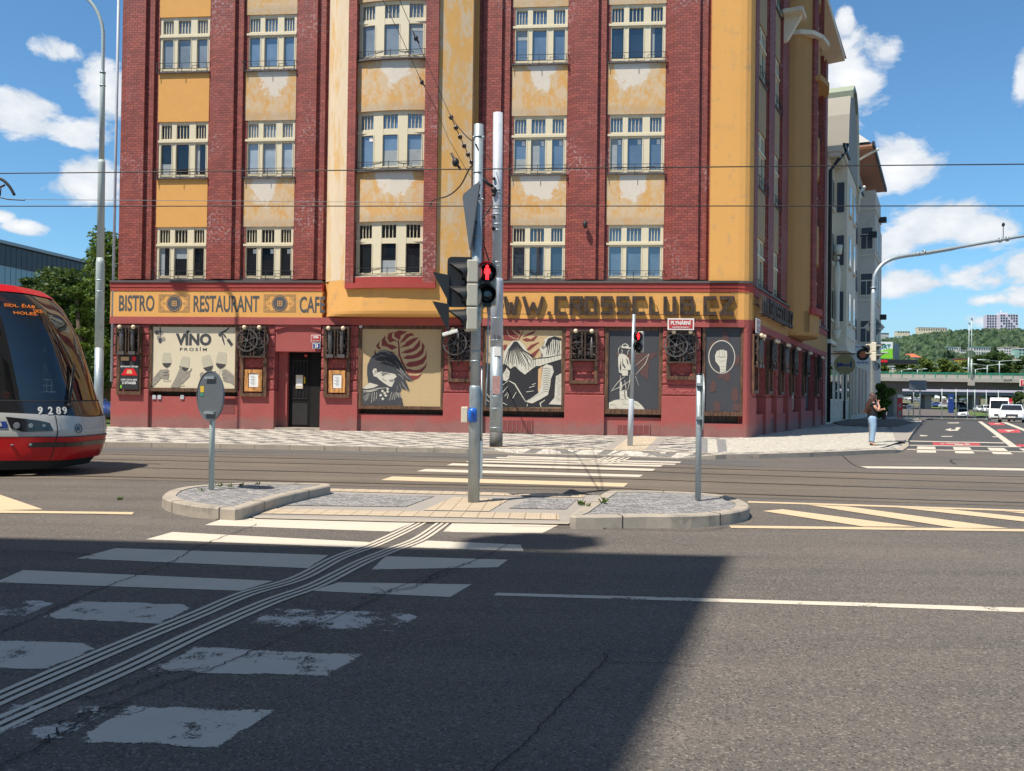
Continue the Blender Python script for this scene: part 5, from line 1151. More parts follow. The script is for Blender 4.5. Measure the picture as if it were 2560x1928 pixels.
strokes(o, [[(460,845),(540,890),(600,990),(690,1135)], [(370,905),(450,845)], [(370,1010),(440,920)], [(400,1060),(440,1010)], [(435,1090),(450,1030)], [(510,1090),(560,1000)], [(780,900),(830,880)], [(740,940),(820,915)], [(700,1000),(800,985)], [(710,1200),(715,1165)], [(905,1210),(890,1160),(960,1110)], [(370,1150),(430,1180)], [(140,1010),(190,1080)], [(140,1100),(185,1140)]], .05, 'mcream', m3, y, 6)
strokes(o, [[(1105+rr.uniform(0, 70), 760+14*k), (1112+rr.uniform(0, 75), 790+14*k)] for k in range(26)]+[[(380+rr.uniform(0, 60), 700+9*k), (400+rr.uniform(0, 60), 690+9*k)] for k in range(12)], .010, 'mblack', m3, y, 7, 'painted_hatching')
strokes(o, [[(905,380),(945,372),(1000,380)], [(920,360),(918,395),(940,400),(942,372)], [(885,425),(900,435)], [(900,470),(925,465)], [(950,300),(930,360)], [(1040,250),(1020,350),(1000,470)], [(1100,240),(1110,340),(1080,470)], [(1150,270),(1160,380),(1130,480)]], .022, 'mblack', m3, y, 7)
# 4 archer
o, a, b, zb, zt, y = framed('archer_mural', 'dark mural of a capped archer standing on a pale mound holding a bow', 'mural', 1522, 1646, 827, 1024, 1513, 1655, 817, 1037, 'mgrey')
m4 = mapper((1500, 790), 5.375, y)
shapes(o, [[(190,495),(440,510),(770,495),(770,515),(660,600),(640,870),(560,800),(480,640),(300,600)]], 'mbrown', m4, y, 1, 'painted_star')
shapes(o, [[(120,1255),(120,1165),(200,1130),(300,1118),(400,1125),(500,1150),(560,1200),(600,1255)]], 'mcream', m4, y, 2, 'painted_mound')
shapes(o, [[(285,422),(300,382),(340,368),(375,385),(392,422),(430,430),(428,443),(380,440),(300,432)],
  [(258,512),(300,505),(350,530),(385,570),(400,640),(420,690),(415,722),(370,735),(380,765),(290,772),(255,760),(245,640),(243,560)], [(292,770),(378,765),(372,805),(300,802)],
  [(262,1010),(325,1010),(330,1100),(352,1140),(300,1152),(268,1130)], [(335,1010),(362,1005),(365,1080),(408,1120),(395,1136),(345,1110)], [(268,900),(290,880),(300,960),(285,1000),(262,1000)]], 'mcream', m4, y, 3, 'painted_archer')
shapes(o, [[(300,390),(345,380),(370,400),(320,410)], [(300,560),(312,640),(345,690),(335,705),(300,660)], [(280,600),(285,700),(275,750),(262,700)], [(350,560),(372,600),(385,660),(365,640)]], 'mgrey', m4, y, 4, 'painted_shadow')
strokes(o, [[(658,512),(610,640),(480,790)], [(150,1010),(300,940),(430,850)], [(658,512),(480,665)], [(150,1010),(250,880),(370,780)], [(475,810),(520,935)], [(283,400),(250,440),(246,520)], [(386,445),(392,465),(374,480),(376,505),(362,530)],
  [(278,800),(272,880),(264,1000)], [(400,790),(398,880),(372,1000)], [(330,860),(345,940),(350,1005)], [(262,1008),(330,1000),(368,1002)], [(290,440),(300,480),(290,510)]], .024, 'mcream', m4, y, 5)
strokes(o, [[(140,1190),(220,1200)], [(200,1230),(250,1245)], [(300,1180),(380,1190)], [(460,1170),(520,1210)], [(400,1230),(480,1240)], [(300,720),(370,725)], [(290,1060),(320,1070)], [(275,1120),(330,1125)]], .02, 'mgrey', m4, y, 5)
# 5 fist
o, a, b, zb, zt, y = framed('fist_mural', 'dark camouflage board with a pale raised fist inside a white oval ring', 'mural', 1764, 1850, 812, 1030, 1757, 1859, 805, 1041, 'mgrey', y=.05)
m5 = mapper((1400, 680), 3.332, y)
rr = random.Random(11)
cam_p = []
for k in range(13):
    cx, cy = rr.uniform(1230, 1480), rr.uniform(460, 1140)
    cam_p.append([(min(1496, max(1215, cx+rr.uniform(.4, 1)*48*cos(t*pi/4))), min(1160, max(445, cy+rr.uniform(.4, 1)*75*sin(t*pi/4)))) for t in range(8)])
shapes(o, cam_p, 'mbrown', m5, y, 1, 'camouflage'); 
shapes(o, [ov(1347,708,112,140,28)], 'mcream', m5, y, 2, 'painted_ring'); shapes(o, [ov(1347,708,105,132,28)], 'mgrey', m5, y, 3, 'painted_disc')
shapes(o, [[(1290,700),(1305,660),(1330,650),(1360,648),(1390,660),(1392,700),(1385,760),(1380,830),(1335,840),(1330,790),(1295,745)]], 'mcream', m5, y, 4, 'painted_fist')
strokes(o, [[(1330,652),(1328,700)], [(1352,650),(1350,705)], [(1372,655),(1370,705)], [(1305,705),(1350,712),(1380,705)], [(1330,745),(1380,740)], [(1340,790),(1380,790)], [(1340,815),(1380,815)]], .02, 'mgrey', m5, y, 5)

# ------------------------------------------------------------------ plates on the wall
def plate(name, label, cat, ua, ub, vt, vb, mts, y, lines, fm=FM, rim=.02):
    (a, zt), (b, zb) = fp(ua, vt, y), fp(ub, vb, y); o = empty(name, label, cat, M4=fm @ Matrix.Translation(((a+b)/2, y, zb))); T_ = Matrix.Translation((-(a+b)/2, -y, -zb)); w = b-a; h = zt-zb
    MB().box(a, b, y-.02, y, zb, zt).build('plate', mts[1], o, frame=T_, bevel=.008); MB().box(a+rim, b-rim, y-.026, y-.021, zb+rim, zt-rim).build('field', mts[0], o, frame=T_)
    for body, f0, f1, g0, g1, bo in lines: text(body, 'lettering', 'signwhite', o, a+w*f0, y-.029, zb+h*g0, w*(f1-f0), h*(g1-g0), .002, bo, frame=T_)
    return o
plate('street_name_sign', 'red enamel street name plate reading PLYNÁRNÍ on the red band', 'street sign', 1669, 1735, 796, 825.5, ('signred','signwhite'), -.42, [('PLYNÁRNÍ', .12, .88, .44, .86, .04), ('HOLEŠOVICE·PRAHA 7', .18, .82, .17, .33, .02)], rim=.05)
plate('house_number', 'red house number plate 1096 above the doorway', 'house number', 778, 802, 837.5, 856, ('signred','signwhite'), -.01, [('1096', .2, .8, .5, .88, .04), ('HOLEŠOVICE PRAHA 7', .1, .9, .18, .32, .02)])
plate('house_number', 'blue house number plate 23 above the doorway', 'house number', 782, 801, 857.5, 872.5, ('signblue','signwhite'), -.01, [('23', .28, .72, .2, .8, .05)])
o = empty('street_name_sign', 'small street name plate on the shaded side wall at the corner', 'street sign', M4=SM @ Matrix.Translation((.75, -.13, 4.0)))
MB().box(-.42, .42, -.02, 0, 0, .55).build('plate', 'signwhite', o); MB().box(-.38, .38, -.026, -.021, .04, .51).build('field', 'signred', o); text('ARGENTINSKÁ', 'lettering', 'signwhite', o, -.33, -.03, .27, .66, .14, .002, .02)
wl = empty('wall_lamp', 'small dark wall lantern on the brick pilaster between the upper windows', 'lamp', M4=FM @ Matrix.Translation((fx(1463, 560), 0, fp(1463, 572)[1])))
lm = MB(); lm.tube([(0,.0,.25),(0,-.14,.3),(0,-.2,.22)], .02, 6); lm.tube([(0,-.2,.26),(0,-.2,.18),(0,-.2,.05),(0,-.2,-.02)], [.03,.10,.08,.04], 10); lm.build('lantern', 'iron', wl)
# ------------------------------------------------------------------ masts, signals, signs
def lathe_pole(pts, mt, name, parent, n=16): return None
def pole_pts(u0_, v0, z0, u1_, v1):
    """foot pixel on height z0 and top pixel -> two points of a (slightly leaning) pole"""
    a = G(u0_, v0, z0); b = at(u1_, v1, a.y); return a, b
# central signal mast
a, b = pole_pts(1184, 1255, .02, 1197, 312)
ms = empty('signal_mast', 'thick galvanised signal mast standing in the middle of the refuge island', 'mast', loc=a)
T_ = Matrix.Translation(-a)
d = (b-a); zs = at(1186, 968, a.y); k = (zs.z-a.z)/d.z; P = lambda t: a+d*t
MB().tube([P(0), P(k-.006), P(k), P(k+.004)], [.084, .084, .082, .071], 20).build('pole_base', 'galv', ms, frame=T_)
MB().tube([P(k), P(.5), P(1)], [.070, .069, .068], 20).build('pole_top', 'galv', ms, frame=T_)
mb = MB(); mb.tube([P(1), P(1.001)], .06, 16, 1)
for t in (.37, .395, .63, .70, .80, .87, .965): mb.tube([P(t), P(t+.004)], .074, 18)
for t in (.965, .80): mb.sph(P(t)+Vector((.07,-.04,0)), .02, 8); mb.sph(P(t)+Vector((-.07,-.03,-.0)), .02, 8)
mb.box(a.x+.075, a.x+.12, a.y-.03, a.y+.03, .35, .9); mb.tube([P(.15)+Vector((.1,0,0)), P(.36)+Vector((.09,0,0))], .018, 6)
mb.build('clamp', ['galv', 'dark'], ms, frame=T_)
def ped_signal(o, X, r=.132, gap=.305, red=True, case='sigcase', green_on=False):
    """two aspects one over the other, facing -Y, X = centre of the upper lens"""
    c = MB(); c.box(-.125, .125, .07, .20, -gap-.16, .15); c.box(-.15, -.05, .2, .26, -gap-.2, -gap-.1); c.box(-.15, -.05, .2, .26, .05, .15); c.build('case', case, o, frame=X, bevel=.015)
    h = MB()
    for z in (0, -gap):
        h.tube([(0, .06, z), (0, -.02, z)], [r*1.06, r*1.08], 24, caps=False); n = 20; A = []
        for i in range(n+1): t = -.25*pi+1.5*pi*i/n; A.append((cos(t), sin(t), -.02-.15*max(0, sin(t)*.5+.5)))
        vs = []; 
        for rr_ in (r*1.08, r*1.03): vs += [(c_*rr_, -.02, z+s_*rr_) for c_, s_, _ in A]+[(c_*rr_, y_, z+s_*rr_) for c_, s_, y_ in A]
        m = n+1; h.add(vs, [(i, i+1, m+i+1, m+i) for i in range(n)]+[(2*m+i, 3*m+i, 3*m+i+1, 2*m+i+1) for i in range(n)]+[(m+i, m+i+1, 3*m+i+1, 3*m+i) for i in range(n)])
    h.box(-.04, .04, .0, .06, -gap+r*.9, -r*.9); h.box(-.06, .06, .0, .07, -gap-r-.06, -gap-r)
    h.build('visor', 'black', o, frame=X)
    for z in (0, -gap):
        l = MB(); l.tube([(0, .05, z), (0, .035, z), (0, .02, z)], [r, r*.9, r*.3], 24); l.build('lens', 'lensoff', o, frame=X)
    s = r/.13; g = MB(); q = -.004
    g.disc((0, q, .085*s), .022*s, .01, 12); g.pxz([(-.038*s,.055*s),(-.045*s,-.01*s),(-.03*s,-.02*s),(-.025*s,.0),(-.022*s,-.105*s),(-.004*s,-.105*s),(0,-.03*s),(.004*s,-.105*s),(.022*s,-.105*s),(.025*s,0),(.03*s,-.02*s),(.045*s,-.01*s),(.038*s,.055*s),(.02*s,.062*s),(-.02*s,.062*s)], q-.005, q+.005)
    g.build('lit_figure', 'redled', o, frame=X)
yaw = atan2(a.x, a.y)
c = at(1218, 681, a.y-.10)
ps = empty('pedestrian_signal', 'pedestrian signal with a lit red standing figure on the big island mast', 'traffic light', loc=c)
ped_signal(ps, Matrix.Rotation(radians(-3), 4, 'Z'), r=.128, gap=.307)
MB().tube([(.02,.12,-.48),(.02,.12,-1.35),(.0,.1,-1.9)], .012, 6).build('cable', 'polegrey', ps)
def veh_signal(name_label, X, loc, heads=3, back=True, case='sigcase', hc=.30, r=.115):
    o = empty('traffic_signal', name_label, 'traffic light', M4=Matrix.Translation(loc) @ X)
    for i in range(heads):
        z = -hc*i
        c = MB(); c.box(-.155, .155, .0, .16, z-hc/2+.004, z+hc/2-.004); n = 12
        c.tube([(0,.16,z),(0,.20,z),(0,.22,z)], [.13,.10,.04], 16); c.build('signal_case', case, o, bevel=.02)
        h = MB(); n = 18; vs = []; m = n+1
        A = [(-.2*pi+1.4*pi*i_/n) for i_ in range(m)]
        for rr_ in (r*1.15, r*1.08):
            vs += [(cos(t)*rr_, .0, z+sin(t)*rr_) for t in A]+[(cos(t)*rr_, -.06-.20*max(0, sin(t)), z+sin(t)*rr_-.015) for t in A]
        h.add(vs, [(j, j+1, m+j+1, m+j) for j in range(n)]+[(2*m+j, 3*m+j, 3*m+j+1, 2*m+j+1) for j in range(n)]+[(m+j, m+j+1, 3*m+j+1, 3*m+j) for j in range(n)])
        h.ring((0, -.01, z), r*1.1, .03, .03, 20); h.build('visor', 'black', o)
        l = MB(); l.tube([(0,-.0,z),(0,-.02,z),(0,-.03,z)], [r,r*.8,r*.2], 18); l.build('lens', 'lensoff', o)
    if back:
        bp = MB(); pts = []
        for cx, cz, s0 in ((.20,.20,0),(-.20,.20,1),(-.20,-hc*1.35,2),(.20,-hc*1.35,3)):
            for k_ in range(5): t = (s0+k_/4)*pi/2; pts.append((cx+.07*cos(t), cz+.07*sin(t)))
        bp.pxz(pts, -.018, -.006); bp.build('backboard', 'black', o)
    return o
# main three-lens head faces left; seen from the side
cz_ = at(1162, 683, a.y-.02)
veh_signal('three lens traffic signal with black visors and backboard turned left on the island mast', Matrix.Rotation(radians(-84), 4, 'Z'), Vector((cz_.x+.03, a.y-.10, cz_.z)), hc=.335, r=.125, back=False)
veh = empty('traffic_signal', 'traffic signal facing away behind the left turned one on the island mast', 'traffic light', loc=Vector((a.x-.24, a.y+.10, cz_.z-.02)))
g = MB(); pts_ = [(.13+.06*cos(t_), .21+.06*sin(t_)) for t_ in (0,.4,.8,1.2,1.57)]+[(-.13+.06*cos(t_), .21+.06*sin(t_)) for t_ in (1.57,2,2.4,2.8,3.14)]+[(-.13+.06*cos(t_), -.40+.06*sin(t_)) for t_ in (3.14,3.6,4.0,4.4,4.71)]+[(.13+.06*cos(t_), -.40+.06*sin(t_)) for t_ in (4.71,5.1,5.5,5.9,6.28)]
g.pxz(pts_, -.01, .01); g.build('backboard', 'black', veh)
for i in range(2):
    mb = MB(); mb.add([(-.16,.05,-.02-.42*i+.02),(-.40,.05,-.02-.42*i+.06),(-.16,.05,-.40-.42*i),(-.16,-.05,-.02-.42*i+.02),(-.40,-.05,-.02-.42*i+.06),(-.16,-.05,-.40-.42*i)], [(0,1,2),(5,4,3),(0,3,4,1),(1,4,5,2),(2,5,3,0)]); mb.build('visor', 'black', veh)
# give way plate high on the mast
gwm = empty('give_way_sign', 'grey back of an inverted triangle sign high on the island mast', 'road sign', M4=Matrix.Translation(at(1177, 555, a.y-.06)) @ Matrix.Rotation(radians(-72), 4, 'Z'))
g = MB(); g.pxz([(-.46,.44),(-.42,.49),(.42,.49),(.46,.44),(.03,-.40),(-.03,-.40)], -.008, .008); g.build('plate', 'signback', gwm)
g = MB(); g.box(-.30,.30,.012,.05,.30,.34); g.box(-.16,.16,.012,.05,-.05,-.01); g.build('bracket', 'iron', gwm)
# push button boxes
c = at(1181, 1038, a.y-.11)
bb = empty('push_button', 'blue pedestrian push button box on the island mast', 'push button', loc=c)
mb = MB(); mb.tube([(0,.04,-.105),(0,.04,-.085),(0,.04,.06),(0,.04,.10)], [.045,.066,.066,.045], 18); mb.build('box', 'blue', bb); MB().box(-.015,.015,-.04,-.025,-.03,.05).build('touch_pad', 'signblue', bb)
c = at(1161, 1037, a.y-.0)
bb = empty('control_box', 'beige control box on the left side of the island mast', 'box', loc=c)
MB().box(-.045,.05,-.06,.06,-.115,.115).build('box', 'sigcream', bb, bevel=.012); MB().box(.05,.09,-.02,.02,-.03,.03).build('bracket', 'galv', bb)
# CCTV camera on its post by the mural
xc_, zc_ = fp(1146, 832, -.38)
cc = empty('security_camera', 'white bullet camera on a bracket pole right of the head mural', 'camera', M4=FM @ Matrix.Translation((xc_, -.38, zc_)))
mb = MB(); mb.tube([(0,0,-1.25),(0,0,0)], .03, 10); mb.tube([(0,0,-1.15),(0,.34,-1.15)], .02, 6); mb.tube([(0,0,-.3),(0,.34,-.3)], .02, 6); mb.build('post', 'rust', cc)
mb = MB(); mb.box(-.50,.1,-.08,.08,-.06,.07, X=Matrix.Translation((-.1,-.1,.04)) @ Matrix.Rotation(radians(-16), 4, 'Y')); mb.build('housing', 'whitepl', cc, bevel=.02)
MB().tube([(0,0,-.2),(0,-.08,-.05),(-.05,-.1,0)], .03, 8).build('bracket', 'galv', cc)

# overhead line mast behind
a2, b2 = pole_pts(1240, 1117, .12, 1245, 283)
om = empty('overhead_line_mast', 'tall grey tapered overhead line mast at the kerb with dirty foot', 'mast', loc=a2); T_ = Matrix.Translation(-a2)
d2 = b2-a2; P2 = lambda t: a2+d2*t
def tz(v): return (at(1240, v, a2.y).z-a2.z)/d2.z
MB().tube([P2(0), P2(tz(1080))], .185, 22).build('pole_foot', 'poledirty', om, frame=T_)
MB().tube([P2(tz(1080)), P2(tz(868))], .181, 22).build('lower_pole', 'galv', om, frame=T_); MB().tube([P2(tz(868)), P2(tz(706)), P2(tz(698)), P2(tz(696))], [.180,.180,.172,.14], 22).build('lower_pole', 'polegrey', om, frame=T_)
MB().tube([P2(tz(698)), P2(1)], [.142,.135], 22).build('upper_pole', 'polegrey', om, frame=T_)
mb = MB()
for v in (795, 1068, 850, 1020, 990, 975): mb.tube([P2(tz(v)), P2(tz(v+2))], .188, 22)
for v in (665, 655, 560, 575, 520, 535, 475, 482): mb.tube([P2(tz(v)), P2(tz(v+3))], .15, 20)
mb.build('pole_band', 'galv', om, frame=T_)
mb = MB(); mb.tube([P2(tz(472)), P2(tz(472))+Vector((-.25,-.1,.1)), P2(tz(450))+Vector((-.55,-.2,.1))], .05, 8); mb.tube([P2(tz(480)), P2(tz(530))+Vector((-.25,-.1,0)), P2(tz(560))+Vector((-.5,-.15,0)), P2(tz(620))+Vector((-.35,-.15,0)), P2(tz(690))+Vector((-.1,-.17,0))], .02, 6)
for v, s_ in ((478,.09),(560,.08),(450,.05),(490,.06),(575,.06),(545,.05)): mb.sph(P2(tz(v))+Vector((-.10 if v != 560 else -.45,-.15,0)), s_, 8)
mb.build('fitting', 'iron', om, frame=T_)
text('3 1b', 'lettering', 'ink', om, -.10, -.19, at(1240, 848, a2.y-.19).z-a2.z, .20, .11, .003, .02)
MB().box(-.09,.10,-.19,-.17, at(1240,890,a2.y-.19).z-a2.z, at(1240,868,a2.y-.19).z-a2.z).build('sticker', 'signwhite', om)
MB().box(-.12,.10,-.187,-.17, at(1240,985,a2.y-.19).z-a2.z, at(1240,940,a2.y-.19).z-a2.z).build('paint_stain', mat('pink_stain', (.42,.24,.22), .7, var=.3, vs=9), om)
# far pedestrian signal post
a3, b3 = pole_pts(1575, 1115, .12, 1585, 786)
pp = empty('pedestrian_signal', 'slim signal post with lit red figure in front of the archer mural', 'traffic light', loc=a3); T_ = Matrix.Translation(-a3); d3 = b3-a3; P3 = lambda t: a3+d3*t
k = (at(1580, 1000, a3.y).z-a3.z)/d3.z
MB().tube([P3(0), P3(k), P3(k+.006)], [.082,.078,.06], 16).build('lower_pole', 'polegrey', pp, frame=T_); MB().tube([P3(k), P3(1)], [.055,.05], 14).build('upper_pole', 'galv', pp, frame=T_)
c = at(1596, 841, a3.y-.12)
ped_signal(pp, Matrix.Translation(c-a3) @ Matrix.Rotation(radians(-22), 4, 'Z'), r=.122, gap=.30)
# sign posts on the island
def post(u0_, v0, u1_, v1, r, label, mt='galv'):
    a, b = pole_pts(u0_, v0, .15, u1_, v1); o = empty('sign_post', label, 'sign post', loc=a); T_ = Matrix.Translation(-a)
    MB().tube([a, b], r, 14).build('post', mt, o, frame=T_); MB().tube([b, b+Vector((0,0,.02))], r+.003, 14).build('cap', 'black', o, frame=T_); return o, a, b
o, a4, b4 = post(528, 1223, 533, 932, .039, 'thin post at the left end of the island holding a round sign seen from behind', 'polepale')
c = at(526, 990, a4.y-.06)
o = empty('round_sign', 'grey back of a round traffic sign on the left island post', 'road sign', M4=Matrix.Translation(c) @ Matrix.Rotation(radians(-41), 4, 'Z'))
mb = MB(); mb.disc((0,0,0), .355, .012, 40); mb.ring((0,.0,0), .352, .012, .028, 40); mb.build('plate', 'signback', o)
mb = MB()
for z in (.26, -.24): mb.box(-.10,.16,-.045,-.008,z-.018,z+.018); 
mb.build('bracket', 'galv', o); MB().box(-.26,-.16,-.012,-.007,.05,.14).build('sticker', 'caryellow', o); MB().box(-.25,-.18,-.012,-.007,-.0,.04).build('sticker', 'green', o)
o, a5, b5 = post(1745, 1250, 1748, 937, .040, 'thin galvanised post at the right end of the island with a sign seen edge on')
c = at(1757, 1005, a5.y-.05)
o = empty('round_sign', 'round traffic sign seen edge on at the right island post', 'road sign', M4=Matrix.Translation(c) @ Matrix.Rotation(radians(80), 4, 'Z'))
mb = MB(); mb.disc((0,0,0), .385, .014, 40); mb.build('plate', 'galv', o); mb = MB()
for z in (.24, -.22): mb.box(-.03,.03,.008,.09,z-.02,z+.02)
mb.build('bracket', 'galv', o)
# street lamp left of the building
a6 = Vector((at(247, 1000, 30.6).x, 30.6, .12)); b6 = at(258, 100, 30.6)
o = empty('street_lamp', 'tall pale grey street lamp with curved arm at the left corner of the brick building', 'street lamp', loc=a6); T_ = Matrix.Translation(-a6)
d6 = b6-a6; t6 = lambda v: (at(250, v, 30.6).z-a6.z)/d6.z; P6 = lambda t: a6+d6*t
MB().tube([P6(0), P6(t6(870))], .150, 20).build('pole_foot', 'galv', o, frame=T_); MB().tube([P6(t6(870)), P6(t6(660)), P6(t6(645))], [.147,.145,.125], 20).build('lower_pole', 'polepale', o, frame=T_); MB().tube([P6(t6(650)), P6(t6(408)), P6(t6(400))], [.125,.118,.10], 20).build('middle_pole', 'polepale', o, frame=T_)
MB().tube([P6(t6(405)), P6(t6(185)), P6(t6(183))], [.088,.085,.065], 16).build('upper_pole', 'polepale', o, frame=T_)
arm = smooth_path([P6(t6(185)), P6(t6(120)), at(257, 75, 30.6), at(247, 38, 30.6), at(226, 5, 30.6), at(190, -25, 30.6), at(140, -38, 30.6), at(100, -42, 30.6)], 5)
MB().tube(arm, .058, 12).build('arm', 'polepale', o, frame=T_)
mb = MB(); c = arm[-1]; mb.sph(c-Vector((.3,0,0)), .16, 12, sq=(2.2,1,.6)); mb.build('lamp_head', 'polepale', o, frame=T_)
mb = MB()
for v in (213, 700, 180, 728): mb.tube([P6(t6(v)), P6(t6(v+3))], .15 if v > 500 else .10, 18)
mb.build('pole_band', 'galv', o, frame=T_)
# right mast with long arm
a7, b7 = pole_pts(2179, 1107, .12, 2184, 720)
o = empty('arm_mast', 'galvanised mast with long curved arm reaching over the side street', 'mast', loc=a7); T_ = Matrix.Translation(-a7)
d7 = b7-a7
MB().tube([a7, a7+d7*.96, a7+d7], [.092,.088,.07], 16).build('pole', 'galv', o, frame=T_)
arm = smooth_path([at(2184,725,a7.y), at(2185,700,a7.y), at(2190,682,a7.y), at(2205,662,a7.y), at(2228,648,a7.y), at(2262,640,a7.y), at(2320,632,a7.y), at(2400,618,a7.y), at(2480,604,a7.y), at(2560,590,a7.y), at(2680,573,a7.y), at(2800,560,a7.y)], 4)
MB().tube(arm, [.068]*28+[.05]*(len(arm)-28), 12).build('arm', 'galv', o, frame=T_)
mb = MB()
for u, v in ((2294,635),(2310,631),(2500,601),(2518,598)): p = at(u, v, a7.y); mb.tube([p-Vector((.03,0,0)), p+Vector((.03,0,.01))], .085, 12)
p = at(2184, 721, a7.y); mb.tube([p, p+Vector((0,0,.04))], .10, 12); mb.build('clamp', 'galv', o, frame=T_)
p = at(2508, 597, a7.y); q = empty('arm_detector', 'small dark detector lamp standing on the long arm', 'detector', loc=p)
mb = MB(); mb.tube([(0,0,0),(0,0,.42)], .012, 6); mb.sph((0,0,.48), .055, 8, sq=(1,1,1.4)); mb.build('detector', 'iron', q)
c = at(2186, 875, a7.y-.05)
o = veh_signal('cream two lens traffic signal facing right on the mast behind the woman', Matrix.Rotation(radians(62), 4, 'Z'), at(2192, 868, a7.y-.08), heads=2, back=False, case='sigcream', hc=.32, r=.11)
veh_signal('smaller cream signal facing left on the mast behind the woman', Matrix.Rotation(radians(-78), 4, 'Z'), at(2170, 872, a7.y), heads=1, back=False, case='sigcream', hc=.33, r=.10)
o = empty('round_sign', 'grey round sign back below the cream signals on the right mast', 'road sign', M4=Matrix.Translation(at(2190, 916, a7.y-.1)) @ Matrix.Rotation(radians(25), 4, 'Z')); MB().disc((0,0,0), .15, .02, 24).build('plate', 'signback', o); MB().tube([(0.05,.0,0),(.08,.14,0)], [.12,.15], 14).build('visor', 'black', o)
o = empty('priority_sign', 'grey back of a diamond priority sign on the right mast', 'road sign', M4=Matrix.Translation(at(2186, 818, a7.y+.12))); MB().pxz([(-.36,0),(0,.36),(.36,0),(0,-.36)], -.006, .006).build('plate', 'signback', o); mb = MB(); mb.box(-.2,.2,-.05,-.008,.10,.13); mb.box(-.2,.2,-.05,-.008,-.13,-.10); mb.build('bracket', 'iron', o)

# ------------------------------------------------------------------ overhead wires
def wire(label, pts, r=.009, sag=0, grp=None, extra=None, mt='wire'):
    P = [Vector(p) for p in pts]; c = P[0].copy(); o = MB().tube([p-c for p in P], r, 5, caps=False).build('overhead_wire', mt, None); o.location = c
    return T(o, label, 'wire', grp)
def span(u0_, v0, y0, u1_, v1, y1, sag=.0, n=16):
    a, b = at(u0_, v0, y0), at(u1_, v1, y1); return [a.lerp(b, i/n)-Vector((0,0,sag*4*(i/n)*(1-i/n))) for i in range(n+1)]
wire('upper of the two dark overhead wires running across the whole facade', span(-900, 442, 16.7, 3300, 404, 15.2, .0), .011)
wire('lower of the two dark overhead wires running across the whole facade', span(-900, 516, 20.3, 3300, 515, 18.6, 0), .012)
wire('thin pale wire just above the lower overhead wire on the left', span(60, 499, 16.9, 1140, 507, 24), .006, mt='galv')
w = at(2, 497, 16.7)
wire('short wire with clamp entering from the left edge beside the pantograph', [at(-300, 470, 16.9), at(0, 494, 16.9), at(20, 499, 16.9), at(62, 501, 16.9)], .012)
wa = wire('left diagonal span wire falling to the masts from the top of the picture', [at(900,-118,15), at(957, 0, 17), at(1004, 95, 19), at(1051, 197, 21), at(1093, 280, 22.3), at(1121, 347, 23.2), at(1172, 436, 24.3), at(1236, 505, 24.75)], .0065)
wire('right diagonal span wire with a chain of insulators falling to the masts', [at(940,-128,14.5), at(999, 0, 17), at(1037, 89, 19), at(1077, 178, 21), at(1123, 283, 22.6), at(1160, 363, 23.9), at(1182, 412, 24.3), at(1236, 470, 24.75)], .0065)
ic = empty('insulator_chain', 'chain of round brown insulators on the diagonal span wire left of the mast', 'insulator', loc=at(1150, 340, 23.3)); mb = MB(); T_ = Matrix.Translation(-ic.location)
A_, B_ = at(1123, 283, 22.6), at(1180, 408, 24.2)
mb.tube([A_, B_], .013, 6)
for t in (.08, .28, .46, .64, .82, .98): p = A_.lerp(B_, t); q = (B_-A_).normalized(); mb.tube([p-q*.07, p-q*.03, p+q*.03, p+q*.07], [.03,.06,.06,.03], 10)
mb.build('insulator', 'porcelain', ic, frame=T_)
for lab, (u, v, y, s_) in (('dark clamp on the left diagonal wire near the upper oriel window', (1055, 206, 21, .05)), ('dark clamp with white end on the right diagonal wire', (1040, 96, 19, .05)), ('black section insulator hanging on the diagonal wire left of the mast', (1139, 406, 23.6, .10))):
    o = empty('wire_clamp', lab, 'clamp', loc=at(u, v, y)); mb = MB(); mb.sph((0,0,0), s_, 8, sq=(1,1,1.3)); mb.tube([(-s_*1.2,0,s_*2.5),(0,0,0),(s_*1.4,0,-s_*2)], s_*.35, 6); mb.build('clamp', 'iron', o)
wire('dark cable sagging from the mast to the brick frame of the oriel', smooth_path([at(1075,514,31.5), at(1085,500,31), at(1120,490,29), at(1150,465,27), at(1172,425,25.5), at(1184,410,24.9)], 5), .024)
wire('thick dark cable curving down to the top of the island mast', smooth_path([at(1124,285,22.6), at(1140,310,21), at(1160,335,18), at(1185,357,13), at(1192,362,12.75)], 5), .012)
wire('thin cable linking the two masts near their tops', smooth_path([at(1207,378,12.75), at(1222,392,18), at(1232,408,24.4)], 5), .009)
# pantograph tip of the tram
# ------------------------------------------------------------------ tram
TY, HW = 16.62, 1.23
NOSE = [(.12,-8.19),(.25,-8.08),(.40,-8.00),(.63,-7.94),(.80,-7.90),(1.05,-7.94),(1.16,-7.98),(1.42,-8.08),(1.85,-8.21),(2.33,-8.37),(2.76,-8.54),(3.11,-8.75),(3.30,-8.93),(3.44,-9.15)]
def nose(z):
    if z <= NOSE[0][0]: return NOSE[0][1]
    for (a, p), (b, q) in zip(NOSE, NOSE[1:]):
        if z <= b: return p+(q-p)*(z-a)/(b-a)
    return NOSE[-1][1]
def tp(t, z, off=0.0):
    s_ = abs(t); hw = HW*(1-.05*max(0, (z-1.2)/2.2)**2)
    f = lambda tt, zz: Vector((nose(zz)-(1.08+.05*zz)*abs(tt)**4.5, TY+HW*(1-.05*max(0, (zz-1.2)/2.2)**2)*tt*(1-.0*abs(tt)), zz))
    p = f(t, z)
    if off:
        e = .01; du = f(t+e, z)-f(t-e, z); dz = f(t, z+e)-f(t, z-e); n = du.cross(dz).normalized()
        if n.x < 0: n = -n
        p = p+n*off
    return p
